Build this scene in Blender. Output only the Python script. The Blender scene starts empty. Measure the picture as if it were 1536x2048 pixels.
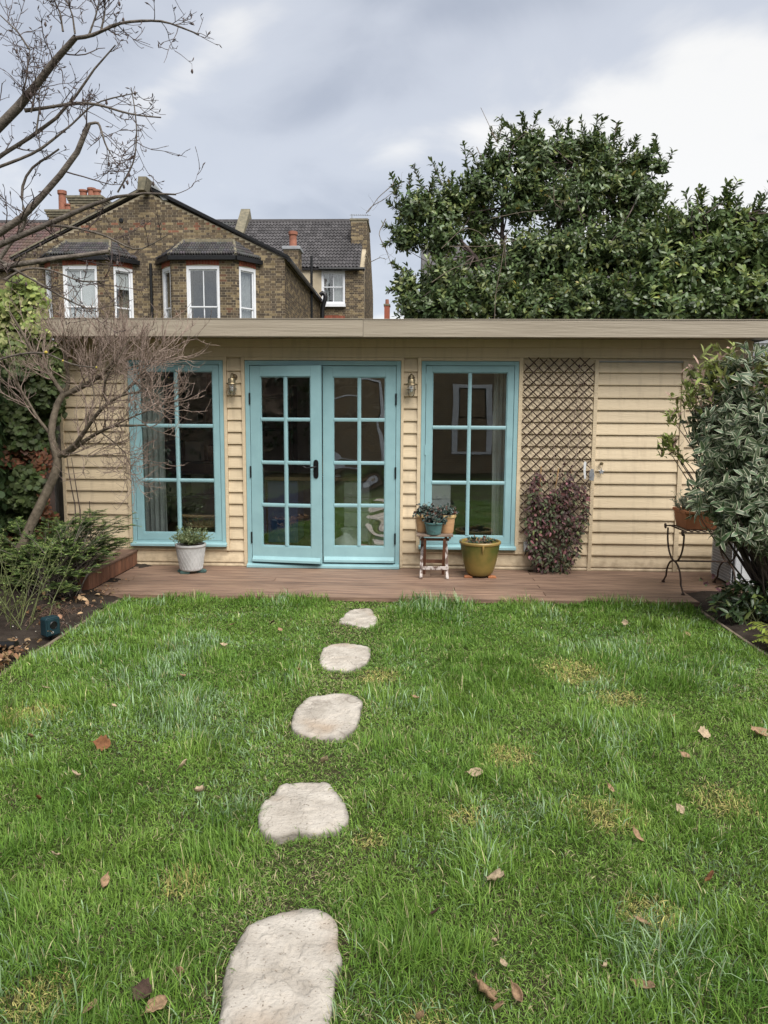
import bpy, math, random
import numpy as np
from mathutils import Matrix, Vector
rng = np.random.default_rng(11)
random.seed(5)
scene = bpy.context.scene
COL = scene.collection
PI = math.pi

# ------------------------------------------------------------------ camera
FOC, PITCH, YAW, ROLL, EYE = 1530.76, math.radians(7.172), math.radians(2.039), math.radians(0.337), 1.6136
fw = np.array([-math.sin(YAW)*math.cos(PITCH), math.cos(YAW)*math.cos(PITCH), -math.sin(PITCH)])
rt = np.array([math.cos(YAW), math.sin(YAW), 0.0])
up = np.cross(rt, fw)
rt, up = math.cos(ROLL)*rt+math.sin(ROLL)*up, -math.sin(ROLL)*rt+math.cos(ROLL)*up
cam_data = bpy.data.cameras.new('camera')
cam_data.sensor_fit = 'HORIZONTAL'; cam_data.sensor_width = 36.0
cam_data.lens = FOC/1536*36.0
cam_data.clip_start = 0.05; cam_data.clip_end = 3000
cam = bpy.data.objects.new('camera', cam_data)
cam.matrix_world = Matrix(((rt[0], up[0], -fw[0], 0), (rt[1], up[1], -fw[1], 0), (rt[2], up[2], -fw[2], EYE), (0, 0, 0, 1)))
COL.objects.link(cam); scene.camera = cam

def at(px, py, y):
    """the place at distance y (metres along the garden) on a survey bearing px, py"""
    d = fw*FOC+rt*(px-768)-up*(py-1024)
    return np.array([0, 0, EYE])+d*(y/d[1])

# ------------------------------------------------------------------ sky, sun, exposure
SUN_EL, SUN_AZ = math.radians(52), math.radians(150)      # azimuth clockwise from +Y
world = bpy.data.worlds.new('World'); scene.world = world; world.use_nodes = True
wn, wl = world.node_tree.nodes, world.node_tree.links
wn.clear()
wout = wn.new('ShaderNodeOutputWorld'); wbg = wn.new('ShaderNodeBackground'); wbg.inputs[1].default_value = 0.1
sky = wn.new('ShaderNodeTexSky'); sky.sky_type = 'NISHITA'; sky.sun_disc = False
sky.sun_elevation = SUN_EL; sky.sun_rotation = SUN_AZ
tc = wn.new('ShaderNodeTexCoord'); sep = wn.new('ShaderNodeSeparateXYZ'); wl.new(tc.outputs['Generated'], sep.inputs[0])
def wmath(op, a, b=None, clamp=False):
    n = wn.new('ShaderNodeMath'); n.operation = op; n.use_clamp = clamp
    for i, v in enumerate((a, b)):
        if v is None: continue
        if isinstance(v, (int, float)): n.inputs[i].default_value = v
        else: wl.new(v, n.inputs[i])
    return n.outputs[0]
zc = wmath('ADD', wmath('MAXIMUM', sep.outputs[2], 0.0), 0.32)
comb = wn.new('ShaderNodeCombineXYZ')
wl.new(wmath('DIVIDE', sep.outputs[0], zc), comb.inputs[0]); wl.new(wmath('DIVIDE', sep.outputs[1], zc), comb.inputs[1])
comb.inputs[2].default_value = 3.7
def wnoise(scale, detail, rough, dist=0.0, off=(0, 0, 0)):
    mp = wn.new('ShaderNodeMapping'); mp.inputs['Location'].default_value = off
    wl.new(comb.outputs[0], mp.inputs[0])
    n = wn.new('ShaderNodeTexNoise'); n.inputs['Scale'].default_value = scale; n.inputs['Detail'].default_value = detail
    n.inputs['Roughness'].default_value = rough; n.inputs['Distortion'].default_value = dist
    wl.new(mp.outputs[0], n.inputs['Vector']); return n.outputs['Fac']
CLOUD_OFF = (12.5, 3.1, 2.0)
big = wnoise(1.25, 3, 0.5, 0.3, CLOUD_OFF); small = wnoise(3.6, 5, 0.55, 0.4, (4.1, 2.0, 1.0))
mixn = wmath('ADD', wmath('MULTIPLY', big, 0.80), wmath('MULTIPLY', small, 0.20))
ramp = wn.new('ShaderNodeValToRGB'); wl.new(mixn, ramp.inputs[0])
ramp.color_ramp.interpolation = 'EASE'
e = ramp.color_ramp.elements
e[0].position = 0.37; e[0].color = (1.26, 1.36, 1.58, 1)
e[1].position = 0.585; e[1].color = (2.8, 2.75, 2.66, 1)
m1 = ramp.color_ramp.elements.new(0.50); m1.color = (1.82, 1.91, 2.10, 1)
wmix = wn.new('ShaderNodeMix'); wmix.data_type = 'RGBA'; wmix.inputs[0].default_value = 0.93
wl.new(sky.outputs[0], wmix.inputs[6]); wl.new(ramp.outputs[0], wmix.inputs[7])
wl.new(wmix.outputs[2], wbg.inputs[0]); wl.new(wbg.outputs[0], wout.inputs[0])

sun_data = bpy.data.lights.new('sun', 'SUN'); sun_data.energy = 1.5; sun_data.angle = math.radians(50); sun_data.color = (1.0, 0.97, 0.92)
sun = bpy.data.objects.new('sun', sun_data); COL.objects.link(sun)
sd = Vector((math.sin(SUN_AZ)*math.cos(SUN_EL), math.cos(SUN_AZ)*math.cos(SUN_EL), math.sin(SUN_EL)))
sun.rotation_euler = sd.to_track_quat('Z', 'Y').to_euler(); sun.location = (0, 0, 30)
scene.view_settings.view_transform = 'Standard'; scene.view_settings.look = 'None'
scene.view_settings.exposure = 1.8; scene.view_settings.gamma = 1.0; scene.view_settings.use_curve_mapping = False
scene.cycles.use_denoising = True
scene.cycles.max_bounces = 8; scene.cycles.transparent_max_bounces = 24; scene.cycles.diffuse_bounces = 3

# ------------------------------------------------------------------ materials
MATS = {}
def mat(name, col, col2=None, rough=0.6, scale=6.0, stretch=(1, 1, 1), bump=0.0, bscale=None, spec=0.4, metal=0.0,
        attr=False, edge=None, transl=0.0, rnd=0.0, rampy=(0.35, 0.65), detail=5, extra=None):
    """procedural principled material: two tones mixed by noise, fine bump, optional per-piece tint and colour attribute"""
    m = bpy.data.materials.new(name); m.use_nodes = True; MATS[name] = m
    n, l = m.node_tree.nodes, m.node_tree.links; b = n['Principled BSDF']
    b.inputs['Roughness'].default_value = rough; b.inputs['Metallic'].default_value = metal
    b.inputs['Specular IOR Level'].default_value = spec
    t = n.new('ShaderNodeTexCoord'); mp = n.new('ShaderNodeMapping'); mp.inputs['Scale'].default_value = stretch
    oi = n.new('ShaderNodeObjectInfo')
    vadd = n.new('ShaderNodeVectorMath'); vadd.operation = 'ADD'; l.new(t.outputs['Object'], vadd.inputs[0])
    vsc = n.new('ShaderNodeVectorMath'); vsc.operation = 'SCALE'; vsc.inputs[0].default_value = (7.1, 3.3, 5.7)
    l.new(oi.outputs['Random'], vsc.inputs['Scale']); l.new(vsc.outputs[0], vadd.inputs[1])
    l.new(vadd.outputs[0], mp.inputs[0])
    nz = n.new('ShaderNodeTexNoise'); nz.inputs['Scale'].default_value = scale; nz.inputs['Detail'].default_value = detail
    l.new(mp.outputs[0], nz.inputs['Vector'])
    mr = n.new('ShaderNodeMapRange'); mr.inputs[1].default_value, mr.inputs[2].default_value = rampy; l.new(nz.outputs['Fac'], mr.inputs[0])
    mx = n.new('ShaderNodeMix'); mx.data_type = 'RGBA'; l.new(mr.outputs[0], mx.inputs[0])
    c2 = col2 or tuple(c*0.82 for c in col)
    mx.inputs[6].default_value = (*col, 1); mx.inputs[7].default_value = (*c2, 1)
    out = mx.outputs[2]
    if attr:
        a = n.new('ShaderNodeAttribute'); a.attribute_name = 'col'
        mu = n.new('ShaderNodeMix'); mu.data_type = 'RGBA'; mu.blend_type = 'MULTIPLY'; mu.inputs[0].default_value = 1
        l.new(out, mu.inputs[6]); l.new(a.outputs['Color'], mu.inputs[7]); out = mu.outputs[2]
        if edge:
            er = n.new('ShaderNodeMapRange'); er.inputs[1].default_value, er.inputs[2].default_value = edge[1]
            l.new(a.outputs['Alpha'], er.inputs[0])
            em = n.new('ShaderNodeMix'); em.data_type = 'RGBA'; l.new(er.outputs[0], em.inputs[0]); l.new(out, em.inputs[6])
            em.inputs[7].default_value = (*edge[0], 1); out = em.outputs[2]
    if rnd:
        hs = n.new('ShaderNodeHueSaturation'); r = n.new('ShaderNodeMapRange')
        r.inputs[3].default_value, r.inputs[4].default_value = 1-rnd, 1+rnd
        l.new(oi.outputs['Random'], r.inputs[0]); l.new(r.outputs[0], hs.inputs['Value']); l.new(out, hs.inputs['Color']); out = hs.outputs[0]
    if extra: out = extra(n, l, mp, out, b)
    l.new(out, b.inputs['Base Color'])
    if bump:
        bz = n.new('ShaderNodeTexNoise'); bz.inputs['Scale'].default_value = bscale or scale*6; bz.inputs['Detail'].default_value = 4
        l.new(mp.outputs[0], bz.inputs['Vector'])
        bp = n.new('ShaderNodeBump'); bp.inputs['Strength'].default_value = bump; bp.inputs['Distance'].default_value = 0.01
        l.new(bz.outputs['Fac'], bp.inputs['Height']); l.new(bp.outputs[0], b.inputs['Normal'])
    if transl:
        tr = n.new('ShaderNodeBsdfTranslucent'); l.new(out, tr.inputs[0]); ms = n.new('ShaderNodeMixShader'); ms.inputs[0].default_value = transl
        o = n['Material Output']; l.new(b.outputs[0], ms.inputs[1]); l.new(tr.outputs[0], ms.inputs[2]); l.new(ms.outputs[0], o.inputs[0])
    return m

def glass_mat(name, f0=0.09, tint=(0.93, 0.96, 0.95), wav=0.0, wscale=2.0, rough=0.0):
    m = bpy.data.materials.new(name); m.use_nodes = True; MATS[name] = m
    n, l = m.node_tree.nodes, m.node_tree.links; n.remove(n['Principled BSDF']); o = n['Material Output']
    tr = n.new('ShaderNodeBsdfTransparent'); tr.inputs[0].default_value = (*tint, 1)
    gl = n.new('ShaderNodeBsdfGlossy'); gl.inputs['Roughness'].default_value = rough; gl.inputs[0].default_value = (1, 1, 1, 1)
    lw = n.new('ShaderNodeLayerWeight'); lw.inputs[0].default_value = 0.5
    p = n.new('ShaderNodeMath'); p.operation = 'POWER'; p.inputs[1].default_value = 5; l.new(lw.outputs['Facing'], p.inputs[0])
    ma = n.new('ShaderNodeMath'); ma.operation = 'MULTIPLY_ADD'; ma.inputs[1].default_value = 1-f0; ma.inputs[2].default_value = f0; l.new(p.outputs[0], ma.inputs[0])
    ms = n.new('ShaderNodeMixShader'); l.new(ma.outputs[0], ms.inputs[0]); l.new(tr.outputs[0], ms.inputs[1]); l.new(gl.outputs[0], ms.inputs[2])
    if wav:
        t = n.new('ShaderNodeTexCoord'); oi = n.new('ShaderNodeObjectInfo'); va = n.new('ShaderNodeVectorMath'); va.operation = 'ADD'
        l.new(t.outputs['Object'], va.inputs[0]); l.new(oi.outputs['Random'], va.inputs[1])
        nz = n.new('ShaderNodeTexNoise'); nz.inputs['Scale'].default_value = wscale; nz.inputs['Detail'].default_value = 0.5
        l.new(va.outputs[0], nz.inputs['Vector'])
        bp = n.new('ShaderNodeBump'); bp.inputs['Strength'].default_value = wav; bp.inputs['Distance'].default_value = 0.02
        l.new(nz.outputs['Fac'], bp.inputs['Height']); l.new(bp.outputs[0], gl.inputs['Normal'])
    l.new(ms.outputs[0], o.inputs[0]); return m

# ------------------------------------------------------------------ mesh helpers
def wloc(o):
    v = Vector((0, 0, 0))
    while o is not None: v += o.location; o = o.parent
    return v
def tag(o, label=None, cat=None, group=None, kind=None):
    if label: o['label'] = label
    if cat: o['category'] = cat
    if group: o['group'] = group
    if kind: o['kind'] = kind
    return o
def thing(name, loc, label, cat, group=None, rz=0.0):
    o = bpy.data.objects.new(name, None); COL.objects.link(o); o.empty_display_size = 0.1
    o.location = loc; o.rotation_euler = (0, 0, rz)
    return tag(o, label, cat, group)
def link_mesh(name, me, parent=None):
    o = bpy.data.objects.new(name, me); COL.objects.link(o); o.parent = parent; return o
def np_mesh(name, V, F, cols=None, smooth=True):
    """mesh from numpy arrays; F is a list of (n,3)/(n,4) index arrays"""
    me = bpy.data.meshes.new(name); V = np.asarray(V, np.float32)
    F = [np.asarray(f, np.int32) for f in (F if isinstance(F, list) else [F]) if len(f)]
    loops = np.concatenate([f.ravel() for f in F]); tot = np.concatenate([np.full(len(f), f.shape[1], np.int32) for f in F])
    st = np.concatenate([[0], np.cumsum(tot)[:-1]]).astype(np.int32)
    me.vertices.add(len(V)); me.vertices.foreach_set('co', V.ravel())
    me.loops.add(len(loops)); me.loops.foreach_set('vertex_index', loops)
    me.polygons.add(len(tot)); me.polygons.foreach_set('loop_start', st); me.polygons.foreach_set('loop_total', tot)
    me.polygons.foreach_set('use_smooth', np.full(len(tot), smooth, bool))
    if cols is not None:
        c = np.asarray(cols, np.float32)
        if c.shape[1] == 3: c = np.concatenate([c, np.zeros((len(c), 1), np.float32)], 1)
        a = me.color_attributes.new('col', 'FLOAT_COLOR', 'POINT'); a.data.foreach_set('color', c.ravel())
    me.update(calc_edges=True); return me
class MB:
    """collects boxes, tubes, prisms and turned shapes of ONE piece"""
    def __init__(s): s.v = []; s.f = []; s.c = []; s.col = None
    def add(s, vs, fs):
        k = len(s.v); s.v += [tuple(map(float, p)) for p in vs]; s.f += [tuple(i+k for i in f) for f in fs]
        s.c += [s.col or (1, 1, 1)]*len(vs); return s
    def box(s, a, b, taper=0):
        (x0, y0, z0), (x1, y1, z1) = a, b
        return s.add([(x0, y0, z0), (x1, y0, z0), (x1, y1, z0), (x0, y1, z0), (x0, y0, z1), (x1, y0, z1), (x1, y1, z1), (x0, y1, z1)],
                     [(0, 3, 2, 1), (4, 5, 6, 7), (0, 1, 5, 4), (1, 2, 6, 5), (2, 3, 7, 6), (3, 0, 4, 7)])
    def hexa(s, p8): return s.add(p8, [(0, 3, 2, 1), (4, 5, 6, 7), (0, 1, 5, 4), (1, 2, 6, 5), (2, 3, 7, 6), (3, 0, 4, 7)])
    def bar(s, p, q, w, h, ref=(0, 0, 1)):
        p, q = Vector(p), Vector(q); d = (q-p).normalized(); r = Vector(ref)
        if abs(d.dot(r)) > 0.98: r = Vector((1, 0, 0))
        u = d.cross(r).normalized()*w/2; v = u.cross(d).normalized()*h/2
        return s.hexa([p-u-v, q-u-v, q+u-v, p+u-v, p-u+v, q-u+v, q+u+v, p+u+v])
    def prism(s, poly, a, b, axis='y'):
        """polygon (2D) swept from a to b along an axis"""
        n = len(poly)
        def P(u, w, t): return {'y': (u, t, w), 'x': (t, u, w), 'z': (u, w, t)}[axis]
        return s.add([P(u, w, a) for u, w in poly]+[P(u, w, b) for u, w in poly],
                     [tuple(range(n)), tuple(range(2*n-1, n-1, -1))]+[(i, i+n, (i+1) % n+n, (i+1) % n) for i in range(n)])
    def tube(s, pts, r, k=6, caps=True):
        pts = [Vector(p) for p in pts]; n = len(pts); rs = list(r) if hasattr(r, '__len__') else [r]*n
        vs = []; u = None
        for i, p in enumerate(pts):
            d = (pts[min(i+1, n-1)]-pts[max(i-1, 0)])
            d = d.normalized() if d.length > 1e-9 else Vector((0, 0, 1))
            if u is None:
                u = d.cross(Vector((0, 0, 1)) if abs(d.z) < .9 else Vector((1, 0, 0))).normalized()
            u = (u-d*u.dot(d)).normalized(); w = d.cross(u)
            for j in range(k):
                a = 2*PI*j/k; vs.append(p+(u*math.cos(a)+w*math.sin(a))*rs[i])
        fs = [(i*k+j, i*k+(j+1) % k, (i+1)*k+(j+1) % k, (i+1)*k+j) for i in range(n-1) for j in range(k)]
        if caps: fs += [tuple(range(k-1, -1, -1)), tuple((n-1)*k+j for j in range(k))]
        return s.add(vs, fs)
    def lathe(s, prof, c=(0, 0, 0), k=32, cap0=True, cap1=True, axis='z'):
        vs = []
        for r, z in prof:
            for j in range(k):
                a = 2*PI*j/k; p = (r*math.cos(a), r*math.sin(a), z)
                if axis == 'y': p = (p[0], p[2], p[1])
                vs.append((c[0]+p[0], c[1]+p[1], c[2]+p[2]))
        n = len(prof); fs = [(i*k+j, i*k+(j+1) % k, (i+1)*k+(j+1) % k, (i+1)*k+j) for i in range(n-1) for j in range(k)]
        if cap0: fs.append(tuple(range(k-1, -1, -1)))
        if cap1: fs.append(tuple((n-1)*k+j for j in range(k)))
        return s.add(vs, fs)
    def mesh(s, name, off=(0, 0, 0), smooth=False):
        me = bpy.data.meshes.new(name); me.from_pydata([(x-off[0], y-off[1], z-off[2]) for x, y, z in s.v], [], s.f)
        if any(c != (1, 1, 1) for c in s.c):
            a = me.color_attributes.new('col', 'FLOAT_COLOR', 'POINT'); a.data.foreach_set('color', [x for c in s.c for x in (*c, 0)])
        me.update(); return me
    def build(s, name, m, parent=None, local=False, smooth=False, bevel=0.0, ang=0.7, label=None, kind=None):
        off = (0, 0, 0) if (local or parent is None) else wloc(parent)
        me = s.mesh(name, off); me.materials.append(MATS[m] if isinstance(m, str) else m)
        if smooth:
            me.shade_smooth()
            try: me.set_sharp_from_angle(angle=ang)
            except Exception: pass
        o = link_mesh(name, me, parent)
        if bevel:
            md = o.modifiers.new('bevel', 'BEVEL'); md.width = bevel; md.segments = 2; md.limit_method = 'ANGLE'
        if label: o['label'] = label
        if kind: o['kind'] = kind
        return o
def np_obj(name, me, m, parent=None, kind=None, label=None):
    me.materials.append(MATS[m] if isinstance(m, str) else m); o = link_mesh(name, me, parent)
    if kind: o['kind'] = kind
    if label: o['label'] = label
    return o
def nrm(v): return v/np.maximum(np.linalg.norm(v, axis=-1, keepdims=True), 1e-9)

def tubes(P, R, k=4, cols=None):
    """P (B,n,3) polylines, R (B,n) radii -> V, F (vectorised)"""
    B, n, _ = P.shape
    d = np.empty_like(P); d[:, 1:-1] = P[:, 2:]-P[:, :-2]; d[:, 0] = P[:, 1]-P[:, 0]; d[:, -1] = P[:, -1]-P[:, -2]; d = nrm(d)
    ref = np.where(np.abs(d[:, :1, 2:3]) < 0.9, np.array([0, 0, 1.0]), np.array([1.0, 0, 0]))
    u = nrm(np.cross(d, np.broadcast_to(ref, d.shape))); w = np.cross(d, u)
    a = np.arange(k)*2*PI/k
    V = P[:, :, None]+(u[:, :, None]*np.cos(a)[None, None, :, None]+w[:, :, None]*np.sin(a)[None, None, :, None])*R[:, :, None, None]
    idx = np.arange(B*n*k).reshape(B, n, k); i0 = idx[:, :-1]; i1 = idx[:, 1:]
    F = np.stack([i0, np.roll(i0, -1, 2), np.roll(i1, -1, 2), i1], -1).reshape(-1, 4)
    return V.reshape(-1, 3), F
def join(parts):
    """[(V,F,C)] or [(V,F)] -> V, [F3,F4], C"""
    V = []; F3 = []; F4 = []; C = []; k = 0
    for p in parts:
        V.append(p[0]); fl = p[1] if isinstance(p[1], list) else [p[1]]
        for f in fl: (F3 if f.shape[1] == 3 else F4).append(f+k)
        if len(p) > 2: C.append(p[2])
        k += len(p[0])
    F = ([np.concatenate(F3)] if F3 else [])+([np.concatenate(F4)] if F4 else [])
    return np.concatenate(V), F, (np.concatenate(C) if C else None)

LEAF = dict(t=np.array([0.33, 0.7]), w=np.array([0.85, 0.8]))
def leaves(pos, d, nor, L, W, cols, fold=0.25, curl=0.25, t=(0.3, 0.68), w=(0.95, 0.8), fat=0.0):
    """folded, curled leaves: 8 vertices, 8 triangles each; alpha of the colour = 1 at the leaf margin"""
    B = len(pos); d = nrm(d); s = nrm(np.cross(d, nor)); n = np.cross(s, d)
    L = np.broadcast_to(np.asarray(L, float), (B,))[:, None]; W = np.broadcast_to(np.asarray(W, float), (B,))[:, None]
    curl = np.broadcast_to(np.asarray(curl, float), (B,))[:, None]
    def c(tt): return pos+d*L*(tt-0.25*np.abs(curl)*tt*tt)-n*L*curl*tt*tt
    V = [c(0.0)]
    for tt, ww in zip(t, w):
        m = c(tt); V += [m+s*W*ww*.5+n*W*ww*fold*.5, m, m-s*W*ww*.5+n*W*ww*fold*.5]
    V.append(c(1.0))
    V = np.stack(V, 1); o = (np.arange(B)*8)[:, None]
    T = np.array([[0, 2, 1], [0, 3, 2], [4, 5, 7], [5, 6, 7]]); Q = np.array([[1, 2, 5, 4], [2, 3, 6, 5]])
    F3 = (o[:, None]+T[None]).reshape(-1, 3); F4 = (o[:, None]+Q[None]).reshape(-1, 4)
    C = np.repeat(np.asarray(cols, float)[:, None, :3], 8, 1); A = np.array([.3, 1, 0, 1, 1, 0, 1, .6])[None, :, None]
    C = np.concatenate([C, np.broadcast_to(A, (B, 8, 1))], 2)
    return V.reshape(-1, 3), [F3, F4], C.reshape(-1, 4)
def leaves6(pos, d, nor, L, W, cols, fold=0.0, curl=0.25):
    """lighter leaf for far crowns: 6 vertices, 4 triangles"""
    B = len(pos); d = nrm(d); s = nrm(np.cross(d, nor)); n = np.cross(s, d)
    L = np.broadcast_to(np.asarray(L, float), (B,))[:, None]; W = np.broadcast_to(np.asarray(W, float), (B,))[:, None]; curl = np.broadcast_to(np.asarray(curl, float), (B,))[:, None]
    def c(tt): return pos+d*L*(tt-0.25*np.abs(curl)*tt*tt)-n*L*curl*tt*tt
    V = np.stack([c(0.0), c(.3)+s*W*.46, c(.3)-s*W*.46, c(.7)+s*W*.46, c(.7)-s*W*.46, c(1.0)], 1); o = (np.arange(B)*6)[:, None, None]
    F3 = (o+np.array([[0, 2, 1], [3, 4, 5]])[None]).reshape(-1, 3); F4 = (o+np.array([[1, 2, 4, 3]])[None]).reshape(-1, 4)
    return V.reshape(-1, 3), [F3, F4], np.concatenate([np.repeat(np.asarray(cols, float)[:, None, :3], 6, 1), np.zeros((B, 6, 1))], 2).reshape(-1, 4)
def rand_dirs(n): return nrm(rng.normal(size=(n, 3)))
def perp(v): return nrm(np.cross(v, rand_dirs(len(v))))
def vnoise(x, y, seed=0):
    """smooth value noise, about 0..1, one cell per unit"""
    xi, yi = np.floor(x).astype(int), np.floor(y).astype(int); xf, yf = x-xi, y-yi
    def h(a, b):
        v = (a*374761393+b*668265263+seed*974634777) & 0x7fffffff; v = ((v ^ (v >> 13))*1274126177) & 0x7fffffff
        return ((v ^ (v >> 16)) & 0xffff)/65535.0
    u, w = xf*xf*(3-2*xf), yf*yf*(3-2*yf)
    return (h(xi, yi)*(1-u)+h(xi+1, yi)*u)*(1-w)+(h(xi, yi+1)*(1-u)+h(xi+1, yi+1)*u)*w
def tint(n, base, var=0.2, alt=None, palt=0.0):
    c = np.array(base)[None]*(1+rng.uniform(-var, var, (n, 1)))*(1+rng.uniform(-.08, .08, (n, 3)))
    if alt is not None:
        k = rng.random(n) < palt; c[k] = np.array(alt)[None]*(1+rng.uniform(-var, var, (k.sum(), 1)))
    return np.clip(c, 0, 1)
def grow(P, R, nchild, ln, ang, trop=0.2, wig=0.15, tmin=0.25, n=5, rr=0.6, taper=0.35, tropv=(0, 0, 1)):
    """side shoots on polylines P (B,m,3): vectorised; returns (B*nchild,n,3) and radii"""
    B, m, _ = P.shape; K = B*nchild
    par = np.repeat(np.arange(B), nchild); t = rng.uniform(tmin, 1, K)*(m-1); i = np.minimum(t.astype(int), m-2); f = (t-i)[:, None]
    p = P[par, i]*(1-f)+P[par, i+1]*f; d = nrm(P[par, i+1]-P[par, i]); r0 = (R[par, i]*(1-f[:, 0])+R[par, i+1]*f[:, 0])*rr
    a = rng.uniform(*ang, K)[:, None]; d = nrm(d*np.cos(a)+perp(d)*np.sin(a)); L = rng.uniform(*ln, K)[:, None]
    out = np.empty((K, n, 3)); out[:, 0] = p
    for j in range(1, n):
        d = nrm(d+np.array(tropv)[None]*trop/n*2+rng.normal(size=(K, 3))*wig); p = p+d*L/(n-1); out[:, j] = p
    return out, r0[:, None]*np.linspace(1, taper, n)[None]
def resample(pts, n):
    pts = np.asarray(pts, float); s = np.concatenate([[0], np.cumsum(np.linalg.norm(np.diff(pts, axis=0), axis=1))]); q = np.linspace(0, s[-1], n)
    # smooth (Catmull-like) by linear interpolation then averaging
    o = np.stack([np.interp(q, s, pts[:, k]) for k in range(3)], 1); o[1:-1] = (o[:-2]+2*o[1:-1]+o[2:])/4; return o
# ------------------------------------------------------------------ the palette
def board_dirt(n, l, mp, out, b):
    # faint vertical water marks and splashed soil close to the deck
    t = [x for x in n if x.bl_idname == 'ShaderNodeTexCoord'][0]; g = n.new('ShaderNodeNewGeometry'); s = n.new('ShaderNodeSeparateXYZ'); l.new(g.outputs['Position'], s.inputs[0])
    mpp = n.new('ShaderNodeMapping'); mpp.inputs['Scale'].default_value = (9, 9, .9); l.new(g.outputs['Position'], mpp.inputs[0])
    nz = n.new('ShaderNodeTexNoise'); nz.inputs['Scale'].default_value = 1.6; nz.inputs['Detail'].default_value = 6; l.new(mpp.outputs[0], nz.inputs['Vector'])
    r = n.new('ShaderNodeMapRange'); r.inputs[1].default_value, r.inputs[2].default_value = .52, .78; r.inputs[4].default_value = .45; l.new(nz.outputs['Fac'], r.inputs[0])
    mpq = n.new('ShaderNodeMapping'); mpq.inputs['Scale'].default_value = (14, 14, 14); l.new(g.outputs['Position'], mpq.inputs[0])
    nq = n.new('ShaderNodeTexNoise'); nq.inputs['Scale'].default_value = 1.0; nq.inputs['Detail'].default_value = 7; l.new(mpq.outputs[0], nq.inputs['Vector'])
    zr = n.new('ShaderNodeMapRange'); zr.inputs[1].default_value, zr.inputs[2].default_value = .30, .05; zr.inputs[3].default_value, zr.inputs[4].default_value = 0, .42; l.new(s.outputs[2], zr.inputs[0])
    ad = n.new('ShaderNodeMath'); ad.operation = 'ADD'; l.new(nq.outputs['Fac'], ad.inputs[0]); l.new(zr.outputs[0], ad.inputs[1])
    rq = n.new('ShaderNodeMapRange'); rq.inputs[1].default_value, rq.inputs[2].default_value = .68, 1.05; rq.inputs[4].default_value = .8; l.new(ad.outputs[0], rq.inputs[0])
    mx = n.new('ShaderNodeMath'); mx.operation = 'MAXIMUM'; l.new(r.outputs[0], mx.inputs[0]); l.new(rq.outputs[0], mx.inputs[1])
    m = n.new('ShaderNodeMix'); m.data_type = 'RGBA'; l.new(mx.outputs[0], m.inputs[0]); l.new(out, m.inputs[6]); m.inputs[7].default_value = (.33, .25, .16, 1); return m.outputs[2]
mat('beige_paint', (0.66, 0.535, 0.362), (0.605, 0.488, 0.326), rough=0.55, scale=3, stretch=(0.35, 1, 6), bump=0.35, bscale=30, rnd=0.06, extra=board_dirt)
mat('taupe_paint', (0.35, 0.30, 0.23), (0.29, 0.245, 0.185), rough=0.55, scale=4, stretch=(0.3, 1, 5), bump=0.35, bscale=12)
mat('teal_paint', (0.285, 0.47, 0.495), (0.255, 0.425, 0.452), rough=0.42, scale=7, bump=0.12, bscale=45, detail=8)
mat('deck_wood', (0.275, 0.178, 0.122), (0.15, 0.092, 0.066), rough=0.6, scale=3, stretch=(1, 9, 9), bump=0.25, bscale=14, rnd=0.16)
mat('cedar', (0.23, 0.105, 0.06), (0.14, 0.062, 0.038), rough=0.6, scale=4, stretch=(6, 6, 1), bump=0.25, bscale=18, rnd=0.2)
mat('cedar_cap', (0.20, 0.12, 0.085), (0.13, 0.078, 0.055), rough=0.65, scale=4, stretch=(8, 1, 8), bump=0.25, bscale=16, rnd=0.1)
mat('soil', (0.028, 0.021, 0.017), (0.05, 0.04, 0.032), rough=0.95, scale=9, bump=1.0, bscale=60, spec=0.1)
mat('turf_soil', (0.04, 0.055, 0.016), (0.05, 0.04, 0.025), rough=0.95, scale=7, bump=0.6, bscale=60, spec=0.1)
mat('earth', (0.06, 0.075, 0.03), (0.08, 0.07, 0.045), rough=0.95, scale=0.6, spec=0.1)
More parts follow.
